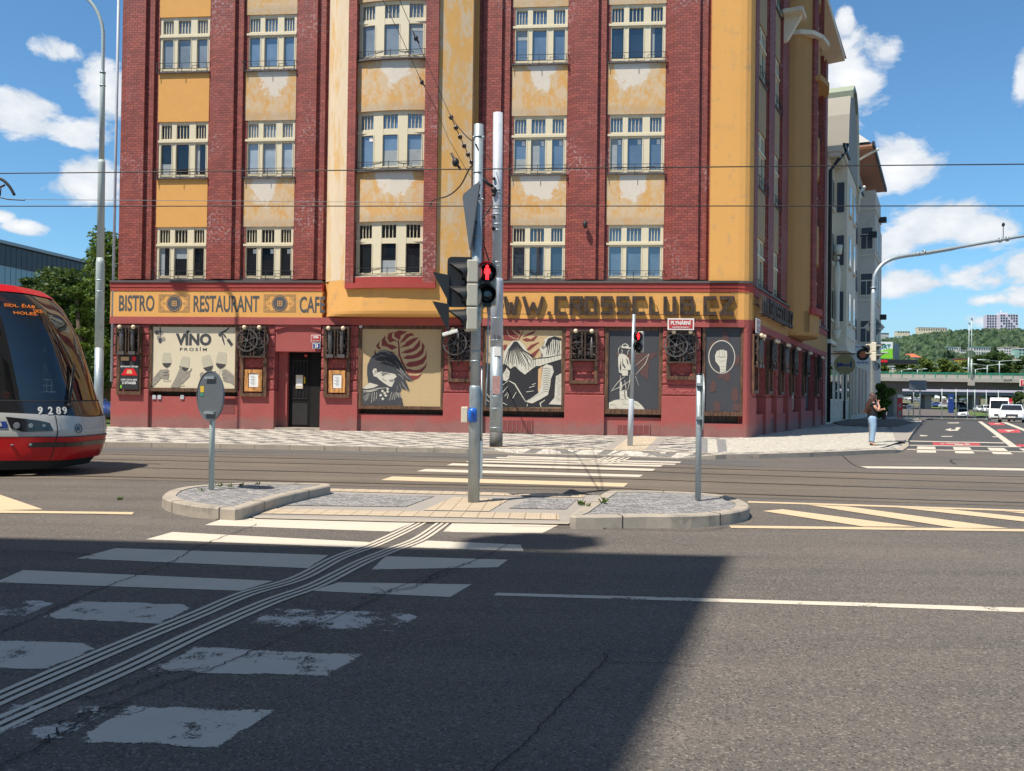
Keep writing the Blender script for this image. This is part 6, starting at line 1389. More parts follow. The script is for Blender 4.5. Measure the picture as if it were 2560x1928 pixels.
tram = empty('tram', 'red and silver low floor tram number 9289 entering from the left', 'tram', loc=(-9.5, TY, 0)); TT = Matrix.Translation((9.5, -TY, 0))
def patch(name, mt, z0, z1, t0=-1, t1=1, off=0.0, nt=28, nz=10, zf=None, parent=None):
    mb = MB()
    for j in range(nz+1):
        for i in range(nt+1):
            t = t0+(t1-t0)*i/nt; a_, b_ = (zf(t) if zf else (z0, z1)); mb.v.append(tp(t, a_+(b_-a_)*j/nz, off))
    for j in range(nz):
        for i in range(nt): k = j*(nt+1)+i; mb.f.append([k, k+1, k+nt+2, k+nt+1]); mb.m.append(0); mb.sm.append(True)
    return mb.build(name, mt, parent or tram, frame=TT)
crv = lambda t: .10*(1-t*t)
patch('windscreen', 'windsh', 1.4, 3.2, -.965, .965, 0, zf=lambda t: (1.32+.0*t, 3.31))
patch('black_band', 'trambl', 0, 0, zf=lambda t: (1.02+.10*t*t, 1.335), off=.012)
patch('grey_bumper', 'tramgrey', 0, 0, zf=lambda t: (.70, 1.04+.10*t*t), off=.03)
patch('red_bumper', 'tramred', 0, 0, zf=lambda t: (.30, .715), off=.045)
patch('skirt', 'tramunder', 0, 0, zf=lambda t: (.12, .32), off=-.02)
patch('bumper_strip', 'trambl', 0, 0, t0=-.86, t1=.95, zf=lambda t: (.53, .615), off=.055)
patch('roof_front', 'tramred', 0, 0, zf=lambda t: (3.30, 3.44), off=.012)
for s_ in (-1, 1): patch('pillar', 'tramred', 0, 0, t0=min(s_*.955, s_), t1=max(s_*.955, s_), nt=3, zf=lambda t: (1.0, 2.3), off=.006)
for t_ in (-.70, .30): patch('panel_seam', 'tramunder', 0, 0, t0=t_-.004, t1=t_+.004, nt=1, zf=lambda t: (.32, 1.03+.1*t*t), off=.048)
patch('panel_seam', 'tramunder', 0, 0, t0=-.99, t1=.99, nz=1, zf=lambda t: (.705, .718), off=.050); patch('rubber_seal', 'tramunder', 0, 0, nz=1, zf=lambda t: (1.335, 1.355), off=.016)
# roof, floor and sides behind the front
xr = -9.9; mb = MB()
n = 20
for t in [(-1+2*i/n) for i in range(n+1)]: mb.v.append(tp(t, 3.44, .012)); 
for t in [(-1+2*i/n) for i in range(n+1)]: mb.v.append(Vector((-30, TY+HW*.95*t, 3.52-.06*t*t)))
mb.add([], []); 
for i in range(n): mb.f.append([i, i+1, n+1+i+1, n+1+i]); mb.m.append(0); mb.sm.append(True)
mb.build('roof', 'tramred', tram, frame=TT)
for s_ in (-1, 1):
    y = TY+HW*s_
    for nm, mt, z0, z1, x0, o_ in (('side_panel','tramred',.30,.70,-30,.03),('side_panel','tramgrey',.80,1.04,-30,.02),('side_strip','trambl',.70,.80,-30,.0),('side_window','windsh',1.30,3.1,-30,.0),('side_panel','tramred',1.04,1.30,-30,.012),('side_roof_edge','tramred',3.1,3.44,-30,.0),('skirt','tramunder',.10,.30,-30,0)):
        x1 = tp(1, (z0+z1)/2).x+.005
        mb = MB(); lo = min(y-.01*s_, y+o_*s_); hi = max(y-.01*s_, y+o_*s_); mb.box(x0, x1, lo, hi, z0, z1)
        mb.build(nm, mt, tram, frame=TT)
    mb = MB()
    for x in (-9.75, -10.6, -13.0, -15.4): mb.box(x-.06, x+.06, min(y, y+.012*s_), max(y, y+.012*s_), 1.3, 3.1)
    mb.build('window_post', 'tramred' if s_ < 0 else 'trambl', tram, frame=TT)
MB().box(-30, -9.2, TY-1.2, TY+1.2, .35, .5).build('floor', 'tramunder', tram, frame=TT)
MB().box(-30, -12.5, TY-1.2, TY+1.2, .5, 3.3).build('saloon_wall', 'concdark', tram, frame=TT)
mb = MB(); mb.sph((-9.15, TY, 1.30), .55, 16, sq=(1.0,1.85,.42)); mb.build('dashboard', 'tramred', tram, frame=TT); MB().box(-9.9,-9.3,TY-.9,TY+.9,.9,1.25).build('dashboard', 'signback', tram, frame=TT)
mb = MB(); mb.box(-10.6,-10.2,TY-.35,TY+.25,.9,2.1); mb.build('driver_seat', 'trambl', tram, frame=TT, bevel=.05)
MB().box(-9.3,-9.15,TY-.95,TY+.95,2.72,3.1).build('display_case', 'trambl', tram, frame=TT)
def on_front(body, t, z, w, h, mt, off, name='lettering', bold=.02):
    p = tp(t, z, off); q = tp(t+.02, z, off)-tp(t-.02, z, off); ang_ = atan2(q.y, q.x); dz = tp(t, z+.02, off)-tp(t, z-.02, off)
    o = text(body, name, mt, tram, -w/2, 0, 0, w, h, .003, bold); x = q.normalized(); zv = (dz-x*dz.dot(x)).normalized(); y = zv.cross(x)
    M_ = Matrix((x, y, zv)).transposed().to_4x4(); M_.translation = p; o.matrix_local = TT @ M_ @ Matrix.Translation((-w/2, 0, 0)); return o, M_
for i, ch in enumerate('9289'): on_front(ch, -.80+i*.068, 1.10, .080, .14, 'whitepl', .032, 'fleet_number', .03)
on_front('SÍDL. ĎÁB', -.66, 3.02, .50, .075, 'orangeled', .01, 'destination', .0); on_front('LICE', -.44, 2.95, .20, .065, 'orangeled', .01, 'destination', 0); on_front('HOLEŠ.', -.64, 2.89, .40, .07, 'orangeled', .01, 'destination', 0); on_front('14', -.90, 2.98, .14, .10, 'orangeled', .01, 'destination', 0)
_, M_ = on_front('.', -.44, .84, .01, .01, 'ink', .04)
mb = MB(); mb.ring((0,0,0), .082, .014, .006, 24); mb.pxz([(-.05,-.03),(.0,-.045),(.055,-.005),(.02,.0),(.045,.05),(.0,.02),(-.02,.06),(-.03,.0),(-.055,.01)], -.003, .003); mb.build('emblem', 'trambl', tram, frame=TT @ M_)
# headlights follow the bumper
def patch_poly(name, mt, pts, off, parent=None):
    mb = MB(); c = tp(sum(p[0] for p in pts)/len(pts), sum(p[1] for p in pts)/len(pts), off); P = []
    D = [(a_[0]+(b_[0]-a_[0])*k/6, a_[1]+(b_[1]-a_[1])*k/6) for a_, b_ in zip(pts, pts[1:]+pts[:1]) for k in range(6)]
    cx = sum(p[0] for p in pts)/len(pts); cz = sum(p[1] for p in pts)/len(pts); R_ = 4; n = len(D)
    for r_ in range(R_+1):
        for p in D: mb.v.append(tp(cx+(p[0]-cx)*r_/R_, cz+(p[1]-cz)*r_/R_, off))
    for r_ in range(R_):
        for i in range(n): mb.f.append([r_*n+i, r_*n+(i+1)%n, (r_+1)*n+(i+1)%n, (r_+1)*n+i]); mb.m.append(0); mb.sm.append(True)
    return mb.build(name, mt, parent or tram, frame=TT)
for s_ in (-1, 1):
    hl = patch_poly('headlight', 'trambl', [(s_*.955,1.06),(s_*.82,1.0),(s_*.75,.95),(s_*.735,.81),(s_*.90,.80),(s_*.945,.86)], .042)
    for t, r_, mt in ((.92,.06,'headlamp'),(.86,.045,'headlamp'),(.79,.03,'headlamp')):
        p = tp(s_*t, .905, .05); q = tp(s_*t, .905, .075); MB().tube([p, q], [r_, r_*.85], 14).build('lamp', mt, hl, frame=TT.inverted() @ TT if 0 else TT)
    for o_ in hl.children: o_.matrix_local = hl.matrix_local.inverted() @ TT
p = patch_poly('badge', 'signblue', [(-1.0,.98),(-.955,.98),(-.955,.86),(-1.0,.86)], .04)
on_front('&', -.978, .89, .05, .07, 'whitepl', .045, 'wheelchair_symbol', .01)
for t in (-.62,): mb = MB(); c = tp(-.85, .573, .06); mb.sph(c, .03, 8); c = tp(-.93, .573, .06); mb.sph(c, .022, 8, sq=(1.6,1,.7)); mb.build('fog_light', 'headlamp', tram, frame=TT)
mb = MB(); A_ = tp(-.52, 1.24, .05); B_ = tp(-.12, 2.0, .07); C_ = tp(-.30, 2.55, .05); D_ = tp(-.06, 1.75, .05)
mb.tube([A_, B_], .022, 6); mb.tube([C_, tp(-.18, 2.1, .05), D_], .014, 6); mb.tube([A_+Vector((0,-.05,0)), B_+Vector((0,-.04,0))], .012, 6); mb.sph(A_, .05, 8); mb.build('wiper', 'black', tram, frame=TT)
mb = MB(); A_ = tp(.08, 1.5, .05)
pg = empty('pantograph', 'black curved pantograph horn of the tram at the left edge', 'pantograph', loc=at(0, 480, 16.7)) if 0 else None
mb = MB(); h_ = [at(-60, 455, TY), at(-10, 452, TY), at(0, 447, TY), at(14, 456, TY), at(26, 470, TY), at(36, 488, TY)]
mb.tube(smooth_path(h_, 4), .028, 8); mb.tube([at(-60,470,TY), at(0,468,TY), at(12,463,TY)], .02, 6); mb.tube([at(-120,560,TY), at(-60,480,TY), at(-6,470,TY)], .03, 6); mb.tube([at(2,470,TY), at(0,490,TY)], .015, 5); mb.tube([at(-400, 690, TY), at(-120, 560, TY)], .04, 6)
mb.build('pantograph', 'iron', tram, frame=TT)
# ------------------------------------------------------------------ person
def skinned(name, chains, mt, parent, sub=2, root=0):
    """chains: list of polylines [(x,y,z,r)...]; equal points are welded"""
    V, idx, E, Rr = [], {}, [], []
    for ch in chains:
        prev = None
        for x, y, z, r in ch:
            key = (round(x, 3), round(y, 3), round(z, 3))
            if key not in idx: idx[key] = len(V); V.append((x, y, z)); Rr.append(r)
            i = idx[key]
            if prev is not None and prev != i: E.append((prev, i))
            prev = i
    bm = bmesh.new(); sk = bm.verts.layers.skin.verify(); bv = []
    for i, v in enumerate(V):
        q = bm.verts.new(v); r = Rr[i]; q[sk].radius = r if isinstance(r, tuple) else (r, r); q[sk].use_root = (i == root); bv.append(q)
    for a, b in E: bm.edges.new((bv[a], bv[b]))
    me = bpy.data.meshes.new(name); bm.to_mesh(me); bm.free(); me.materials.append(K[mt])
    o = bpy.data.objects.new(name, me); COL.objects.link(o); o.modifiers.new('skin', 'SKIN').use_smooth_shade = True
    if sub: s_ = o.modifiers.new('sub', 'SUBSURF'); s_.levels = sub; s_.render_levels = sub
    dg = bpy.context.evaluated_depsgraph_get(); m2 = bpy.data.meshes.new_from_object(o.evaluated_get(dg)); bpy.data.objects.remove(o)
    for p in m2.polygons: p.use_smooth = True
    if not m2.materials: m2.materials.append(K[mt])
    o = bpy.data.objects.new(name, m2); COL.objects.link(o); o.parent = parent; return o
pf = G(2180, 1114, .12)
pr = empty('person', 'woman with very long brown hair in black T-shirt and light blue jeans', 'person', loc=pf, rz=radians(-8))
# legs slightly apart; she faces +X; near side is -Y
body = [[(0,0,.92,.11),(-.005,0,1.05,.09),(-.005,0,1.18,.10),(-.01,0,1.30,.11),(-.01,0,1.39,.075),(.01,0,1.44,.048),(.03,0,1.49,.052)],
        [(0,0,.92,.13),(0,-.085,.86,.10),(.02,-.09,.62,.075),(.0,-.09,.42,.055),(-.02,-.09,.12,.04),(-.02,-.09,.05,.04),(.07,-.09,.025,.03),(.14,-.09,.02,.022)],
        [(0,0,.92,.13),(0,.085,.86,.10),(.05,.09,.62,.075),(.03,.09,.42,.055),(.0,.09,.12,.04),(.0,.09,.05,.04),(.09,.09,.025,.03),(.16,.09,.02,.022)],
        [(-.01,0,1.30,.125),(-.01,-.15,1.34,.058),(.05,-.20,1.20,.048),(.14,-.19,1.12,.042),(.17,-.16,1.22,.036),(.15,-.12,1.34,.028),(.135,-.10,1.39,.028)],
        [(-.01,0,1.30,.125),(-.01,.15,1.34,.058),(.04,.20,1.20,.048),(.12,.16,1.11,.042),(.20,.03,1.12,.034),(.27,-.06,1.15,.027),(.30,-.09,1.165,.028)]]
b_ = skinned('body', body, 'skin', pr)
for side, hand in (((.135,-.10,1.39), [(.0,.005,.05),(-.03,.0,.05),(.02,.0,.055),(.035,-.005,.045)]), ((.30,-.09,1.165), [(.05,-.01,.01),(.052,-.02,-.008),(.05,.01,.02),(.045,-.03,-.02)])):
    for k, (dx, dy, dz) in enumerate(hand):
        x, y, z = side; oy = (k-1.5)*.014
        skinned('finger', [[(x+dx*.2+(oy if dz > .03 else 0), y+(0 if dz > .03 else oy), z+dz*.2, .011),(x+dx*.9+(oy if dz > .03 else 0), y+dy, z+dz*.9, .009),(x+dx*1.25+(oy*1.2 if dz > .03 else 0), y+dy-.008, z+dz*1.35, .007)]], 'skin', pr, 1)
    skinned('thumb', [[(side[0]+.0, side[1]-.01, side[2]-.005, .011),(side[0]+.035, side[1]-.01, side[2]+.02, .009),(side[0]+.045, side[1], side[2]+.045, .007)]], 'skin', pr, 1)
mb = MB(); mb.sph((.045,0,1.545), .088, 16, sq=(1.0,.82,1.22)); mb.sph((.115,0,1.53), .017, 8, sq=(1.2,.8,1.3)); mb.sph((.095,0,1.475), .035, 8, sq=(1,.9,.7)); mb.build('head', 'skin', pr)
mb = MB(); mb.sph((.118,-.03,1.555), .010, 6); mb.sph((.118,.03,1.555), .010, 6); mb.build('eye', 'dark', pr); mb = MB(); mb.sph((.125,0,1.487), .016, 8, sq=(.5,1.2,.4)); mb.build('mouth', 'tramred', pr)
# hair: cap and a long fall of strands
hr = MB(); hr.sph((.01,0,1.57), .105, 16, sq=(1.05,.95,1.12)); rr = random.Random(4)
for k in range(90):
    t = rr.uniform(-1, 1); y0 = t*.09; x0 = -.05+.06*rr.random()-.03*(1-abs(t)); x1 = -.12-rr.uniform(0,.06); ze = rr.uniform(.98,1.12)
    hr.tube([(x0, y0, 1.60), (x0-.04, y0*1.25, 1.45), (x1+.02, y0*1.5, 1.28), (x1, y0*1.6, ze+.08), (x1-.01+rr.uniform(-.02,.03), y0*1.6, ze)], [.017,.015,.014,.010,.003], 5)
for k in range(18):
    y0 = -.085; x0 = .0+.06*rr.random(); hr.tube([(x0-.02, -.07, 1.63), (x0+.01, -.095, 1.53), (x0-.03, -.12, 1.40), (x0-.08, -.13, 1.22), (x0-.12, -.13, rr.uniform(1.0,1.1))], [.018,.018,.018,.014,.004], 5)
hr.build('hair', 'hair', pr)
skinned('shirt', [[(0,0,.84,.15),(0,0,.94,.165),(0,0,1.08,.160),(-.005,0,1.20,.142),(-.01,0,1.31,.138),(-.01,0,1.385,.088)], [(-.01,0,1.31,.138),(-.01,-.155,1.345,.072),(.03,-.19,1.255,.070)], [(-.01,0,1.31,.138),(-.01,.155,1.345,.072),(.03,.19,1.255,.070)]], 'tee', pr)
skinned('jeans', [[(0,0,1.0,.14),(-.015,0,.90,.158)], [(-.015,0,.90,.158),(-.01,-.085,.80,.118),(.02,-.095,.60,.098),(.01,-.09,.42,.080),(-.005,-.09,.25,.072),(-.015,-.09,.11,.066)], [(-.015,0,.90,.158),(-.01,.085,.80,.118),(.05,.095,.60,.098),(.04,.09,.42,.080),(.015,.09,.25,.072),(.005,.09,.11,.066)]], 'denim', pr)
mb = MB()
for y, x in ((-.09,0),(.09,.02)): mb.box(x-.07, x+.17, y-.042, y+.042, 0, .022); mb.box(x+.07, x+.095, y-.045, y+.045, .022, .055); mb.box(x-.055, x-.03, y-.045, y+.045, .022, .07)
mb.build('sandals', 'leather', pr, bevel=.008)
mb = MB(); mb.add([(-.30,-.10,1.06),(-.16,-.10,1.0),(-.14,-.10,1.16),(-.20,-.10,1.24),(-.30,.0,1.06),(-.16,.0,1.0),(-.14,.0,1.16),(-.20,.0,1.24)], [(0,1,2,3),(7,6,5,4),(0,4,5,1),(1,5,6,2),(2,6,7,3),(3,7,4,0)]); mb.build('shoulder_bag', 'leather', pr, bevel=.01)
# ------------------------------------------------------------------ vehicles
def vehicle(name, label, cat, kind, group=None):
    """faces -Y, origin at the middle of the ground contact"""
    o = empty(name, label, cat, group=group)
    if kind == 'sedan': Lg, Wd, H, belt, prof, cab = 4.7, 1.84, 1.46, .92, [(0,.32),(0,.62),(.12,.78),(.9,.93),(1.25,.98),(4.2,1.0),(4.68,.86),(4.7,.35)], [(1.2,.96),(2.0,1.40),(2.6,1.46),(3.3,1.40),(4.15,.98)]
    elif kind == 'van': Lg, Wd, H, belt, prof, cab = 5.6, 2.02, 2.55, 1.35, [(0,.35),(0,.75),(.08,1.05),(.75,1.30),(5.6,1.35),(5.6,.4)], [(.72,1.28),(1.35,2.25),(1.8,2.52),(5.55,2.55),(5.6,1.3)]
    else: Lg, Wd, H, belt, prof, cab = 4.4, 1.82, 1.85, 1.05, [(0,.34),(0,.70),(.1,.92),(.75,1.08),(4.4,1.1),(4.4,.4)], [(.7,1.06),(1.35,1.68),(1.8,1.82),(4.2,1.84),(4.38,1.08)]
    hw = Wd/2
    mb = MB(); n = len(prof); sec = []
    def sect(mb, prof, ws, mi=0):
        vs = []; m = len(prof)
        for w_ in (-1, 1):
            for (y, z), k in zip(prof, ws): vs.append((w_*k, y, z))
        mb.add(vs, [(i, (i+1)%m, m+(i+1)%m, m+i) for i in range(m)]+[tuple(range(m)), tuple(range(m, 2*m))], mi)
    vs = []; y0 = -Lg/2
    st = [(-hw,.34),(-hw-.0,.60),(-hw*.985,belt-.1),(-hw*.93,belt)]
    # lofted lower body: stations along the length with narrowing ends
    stations = []
    for i in range(25):
        t = i/24; y = t*Lg
        zt = next((p[1]+(q[1]-p[1])*((y-p[0])/max(1e-6, q[0]-p[0])) for p, q in zip(prof[1:-1], prof[2:-1]) if p[0] <= y <= q[0]), prof[-2][1])
        e = min(t, 1-t)*Lg; k = 1-.16*max(0, 1-e/.45)**2.2; lo = .26+.06*max(0, 1-e/.3)
        stations.append([(-hw*k*.96, y, lo), (-hw*k, y, .45), (-hw*k, y, min(zt-.1, .75)), (-hw*k*.95, y, zt-.05), (-hw*k*.86, y, zt), (hw*k*.86, y, zt), (hw*k*.95, y, zt-.05), (hw*k, y, min(zt-.1, .75)), (hw*k, y, .45), (hw*k*.96, y, lo)])
    m = 10; vs = [p for s_ in stations for p in s_]; fs = [(i*m+j, i*m+(j+1)%m, (i+1)*m+(j+1)%m, (i+1)*m+j) for i in range(24) for j in range(m)]+[tuple(range(m)), tuple(range(24*m, 25*m))]
    X = Matrix.Translation((0, y0, 0)); mb.add([X @ Vector(p) for p in vs], fs, 0, True)
    mb.build('body', 'carpaint', o, bevel=0)
    # greenhouse
    cb = MB(); ins = [hw*.90]*len(cab); ins = [hw*(.92 if z < belt+.2 else .76 if kind == 'sedan' else .86) for y, z in cab]
    vs = []; m = len(cab)
    for w_ in (-1, 1):
        for (y, z), k in zip(cab, ins): vs.append((w_*k, y+y0, z))
    cb.add(vs, [(i, i+1, m+i+1, m+i) for i in range(m-1)]+[(m-1, 0, m, 2*m-1), tuple(range(m)), tuple(range(m, 2*m))])
    c = cb.build('cabin', 'carpaint', o, bevel=.05)
    g = MB(); (ya, za), (yb, zb) = cab[0], cab[1]; ka, kb = ins[0]-.10, ins[1]-.06; off = -.012
    f = lambda y, z, k, t: (k, y+y0+off, z)
    za2, zb2 = za+(zb-za)*.08, za+(zb-za)*.95; ya2, yb2 = ya+(yb-ya)*.08, ya+(yb-ya)*.95
    g.add([(-ka,ya2+y0-.015,za2+.012),(ka,ya2+y0-.015,za2+.012),(kb,yb2+y0-.015,zb2+.012),(-kb,yb2+y0-.015,zb2+.012)], [(0,1,2,3)]); g.build('windscreen', 'carglass', o)
    for s_ in (-1, 1):
        g = MB(); p0, p1 = cab[0], cab[1]; e = cab[-1]; e1 = cab[-2]; ya3, yb3 = p0[0]+.25, p1[0]+.10; yd = (e[0]-.35) if kind == 'sedan' else 2.3 if kind == 'van' else e[0]-.4; yc = (e1[0]-.15) if kind == 'sedan' else min(yd, e1[0]-.1)
        zl, zh = p0[1]+.06, p1[1]-.05
        kk = lambda z: s_*((ins[0]+(ins[1]-ins[0])*min(1, max(0, (z-p0[1])/(p1[1]-p0[1]))))+.012)
        g.add([(kk(zl),ya3+y0,zl),(kk(zl),yd+y0,zl),(kk(zh),yc+y0,zh),(kk(zh),yb3+y0,zh)], [(0,1,2,3)]); g.build('side_window', 'carglass', o)
        h = MB(); h.add([(s_*hw*.50,y0-.01+.10,.70),(s_*hw*.86,y0+.10,.72),(s_*hw*.93,y0+.42,.80),(s_*hw*.60,y0+.20,.80),(s_*hw*.50,y0-.012,.60),(s_*hw*.84,y0+.035,.60),(s_*hw*.965,y0+.42,.66),(s_*hw*.60,y0+.0,.60)], [(0,1,5,4),(1,2,6,5),(0,3,2,1),(4,5,6,7)])
        if kind != 'sedan':
            for p in h.v: p.z += .12
        h.build('headlight', 'headlamp', o)
        mr = MB(); mr.box(s_*hw*1.0-.09, s_*hw*1.0+.09, y0+cab[0][0]+.25, y0+cab[0][0]+.35, belt+.02, belt+(.18 if kind == 'sedan' else .38)); mr.build('mirror', 'carpaint' if kind == 'sedan' else 'black', o, bevel=.02)
        for y in (y0+.85, y0+Lg-.95):
            w = MB(); r_ = .33; w.tube([(s_*(hw-.20), y, r_), (s_*(hw+.012), y, r_)], r_, 20); t_ = w.build('wheel', 'rubber', o)
            w = MB(); w.tube([(s_*(hw+.0), y, r_), (s_*(hw+.02), y, r_)], [.22,.20], 14); w.build('rim', 'rim', t_)
    g = MB(); gz_ = .12 if kind != 'sedan' else 0
    g.box(-hw*.46, hw*.46, y0-.03, y0+.05, .50+gz_, .70+gz_); g.box(-hw*.75, hw*.75, y0-.022, y0+.06, .30, .42); g.build('grille', 'black', o)
    g = MB()
    for z in (.545, .60, .655): g.box(-hw*.42, hw*.42, y0-.038, y0-.031, z-.008+gz_, z+.008+gz_)
    g.build('chrome_trim', 'rim', o); MB().box(-.26, .26, y0-.045, y0-.032, .42, .52).build('number_plate', 'signwhite', o)
    return o
K['carpaint'] = mat('carpaint', (.72,.73,.75), .3, var=.02, coat=.7)
def place(o, u, v, wpx, real, hd=None):
    """distance from apparent width; heading by default towards the viewer"""
    Y = F*real/wpx; d = ray(u, v); X_ = d.x*Y/d.y; o.location = (X_, Y, hz(Y)+.01); o.rotation_euler = (0, 0, -atan2(X_, Y) if hd is None else radians(hd)); return o
proto = {}
proto['sedan'] = place(vehicle('car', 'white saloon car nearest to the crossing, waiting in the side street', 'car', 'sedan'), 2529, 1050, 61, 1.95)
proto['van'] = place(vehicle('van', 'tall white delivery van beside the white saloon in the side street', 'van', 'van'), 2498, 1050, 50, 2.15)
proto['mini'] = place(vehicle('van', 'small white van driving alone on the curving road', 'van', 'mini'), 2407.7, 1046, 27, 2.0)
carp = lambda c: {'carpaint': K[c]}
def car(kind, label, c, u, v, wpx, real=1.95, hd=None, name=None):
    o = dup(proto[kind], label=label, mats=carp(c)); o['category'] = 'van' if kind != 'sedan' else 'car'; o['group'] = 'cars parked and driving beyond the crossing'; o.name = 'parked_car' if kind == 'sedan' else 'parked_van'
    if wpx > 30: return place(o, u, v, wpx, real, hd)
    p = GH(u, v); o.location = p; o.rotation_euler = (0, 0, -atan2(p.x, p.y)+radians(hd or 0)); return o
car('sedan', 'white car behind the waiting saloon at the right edge of the picture', 'carwhite', 2553, 1045, 36)
car('sedan', 'black car driving away on the road beside the red stand', 'carblack', 2262, 1022, 12, 1.9, 190)
car('sedan', 'white car parked right of the blue banner pole', 'carwhite', 2369, 1011, 12, 1.9, 40)
car('sedan', 'pale silver car parked in the near row left of the red and white van', 'carsilver', 2370, 1021, 13, 2.3, 60)
car('mini', 'white van with red tail parked behind the grass strip', 'carwhite', 2383, 1022, 16, 2.2, 20)
car('mini', 'black van parked next to the red tailed white van', 'carblack', 2400, 1022, 16, 2.2, 20)
car('sedan', 'yellow car parked behind the grass strip', 'caryellow', 2412, 1022, 9, 1.8, 10)
car('sedan', 'white car parked left of the tall delivery van', 'carwhite', 2449, 1030, 18, 2.1, 15)
car('mini', 'white panel van just left of the tall delivery van', 'carwhite', 2466, 1032, 17, 2.1, 10)
car('sedan', 'dark blue car parked left of the bridge pier signs', 'carblue', 2346, 1018, 13, 2.4, 70)
car('sedan', 'black car parked left in the near row under the bridge', 'carblack', 2356, 1018, 13, 2.4, 75)
car('sedan', 'dark red car at the foot of the lamp post under the bridge', 'carred', 2362, 1017, 9, 2.0, 60)
for i, (u, v, c, lab) in enumerate(((2259,997,'carblack','black car leftmost in the distant car park'), (2266,999,'cargrey','grey car second from left in the distant car park'), (2275,1000,'carsilver','silver car in the distant car park left of the sign posts'), (2284,1001,'carwhite','white car in the distant car park behind the left sign post'),
                               (2291,1004,'carblue','blue car in the distant car park between the sign posts'), (2297,1005,'cargrey','grey car in the distant car park behind the right sign post'), (2304,1001,'carsilver','silver car farther back right of the sign posts'), (2313,1007,'carblue','dark blue car nearest in the distant car park'),
                               (2308,998,'carwhite','white car at the far right of the distant car park'), (2420,1006,'carblack','black car in shade under the bridge by the third post'), (2395,1003,'cargrey','grey car in shade right of the blue banner'))):
    car('sedan', lab, c, u, v, 12, 3.0, 60+i*7)
car('van', 'white camper van parked under the bridge left of the blue banner', 'carwhite', 2351, 998, 28, 5.0, 85)

# ------------------------------------------------------------------ bridges and what stands round them
BY = 160.0
bridge = empty('road_bridge', 'concrete road bridge with green railing crossing the side street', 'bridge', loc=(at(2400, 1000, BY).x, BY, hz(BY))); TB = Matrix.Translation(-bridge.location)
def bx(name, mt, x0, x1, y0, y1, z0, z1, par, fr, bev=0): return MB().box(x0, x1, y0, y1, z0, z1).build(name, mt, par, frame=fr, bevel=bev)
zz = lambda v, u=2400, Y=BY: at(u, v, Y).z
X0, X1 = -10, 150
bx('parapet', 'concrete', X0, X1, BY, BY+.3, zz(946), zz(937.5), bridge, TB); bx('deck', 'concrete', X0, X1, BY-.5, BY+14, zz(955), zz(946), bridge, TB)
gd = MB(); gd.prism([(X0, BY+1.2), (X1, BY+1.2), (X1, BY+12), (X0, BY+12)], zz(972), zz(955.2)); gd.build('girder', 'concdark', bridge, frame=TB)
r_ = MB(); 
for v in (932.5, 935.5): r_.box(X0, X1, BY-.02, BY+.12, zz(v)-.06, zz(v)+.06)
for i in range(80): r_.box(X0+i*2.02, X0+i*2.02+.12, BY-.08, BY+.08, zz(946), zz(932))
r_.build('railing', 'green', bridge, frame=TB)
for u in (2239.5,): x = at(u, 1000, BY+4).x; bx('pier', 'pier', x-.8, x+.8, BY+3, BY+6, hz(BY)-1, zz(970), bridge, TB, .1)
for u in (2110, 2640): x = at(u, 1000, BY+4).x; bx('pier', 'pier', x-.8, x+.8, BY+3, BY+6, hz(BY)-1, zz(970), bridge, TB, .1)
gt = text('GRAFF', 'graffiti', 'concdark', bridge, at(2504,1000,BY).x-bridge.location.x, -.52, zz(952)-bridge.location.z, 1.6, .4, .01, .03)
Y2 = 225.0
b2o = empty('rail_bridge', 'second lower bridge with pale beams behind the green railed bridge', 'bridge', loc=(at(2400, 1000, Y2).x, Y2, hz(Y2))); TB2 = Matrix.Translation(-b2o.location)
bx('beam', 'tower', -10, 220, Y2, Y2+1, zz(980, Y=Y2), zz(973, Y=Y2), b2o, TB2); bx('beam', 'signback', -10, 220, Y2+.5, Y2+10, zz(988, Y=Y2), zz(980.2, Y=Y2), b2o, TB2)
for u in (2330, 2450, 2150): x = at(u, 1000, Y2).x; bx('pier', 'pier', x-.85, x+.85, Y2+2, Y2+5, -2.5, zz(987, Y=Y2), b2o, TB2, .1)
for lab, (ub, vb, ut, vt, Yl) in (('shorter of the pair of tall white masts rising from the bridge', (2421, 940, 2423, 809, BY+8)), ('taller of the pair of white masts fixed to the bridge edge', (2428.5, 952, 2429.5, 798, BY-.8))):
    p = at(ub, vb, Yl); q = at(ut, vt, Yl); o = empty('lamp_mast', lab, 'lamp post', loc=p); Tl = Matrix.Translation(-p)
    MB().tube([p, p.lerp(q, .35)], [.14,.13], 10).build('lower_pole', 'polepale', o, frame=Tl); MB().tube([p.lerp(q,.35), q], [.10,.07], 10).build('upper_pole', 'polepale', o, frame=Tl)
    h = MB(); h.tube([q, q+Vector((.0,0,.2))], [.2,.1], 8); h.tube([q-Vector((0,0,.1)), q+Vector((.25,0,-.25))], .06, 6); h.build('lamp_head', 'signback', o, frame=Tl)
p = at(2428, 957, BY-.8); bx('bracket_block', 'concrete', p.x-.45, p.x+.45, BY-1.2, BY-.45, zz(964), zz(951), bridge, TB)
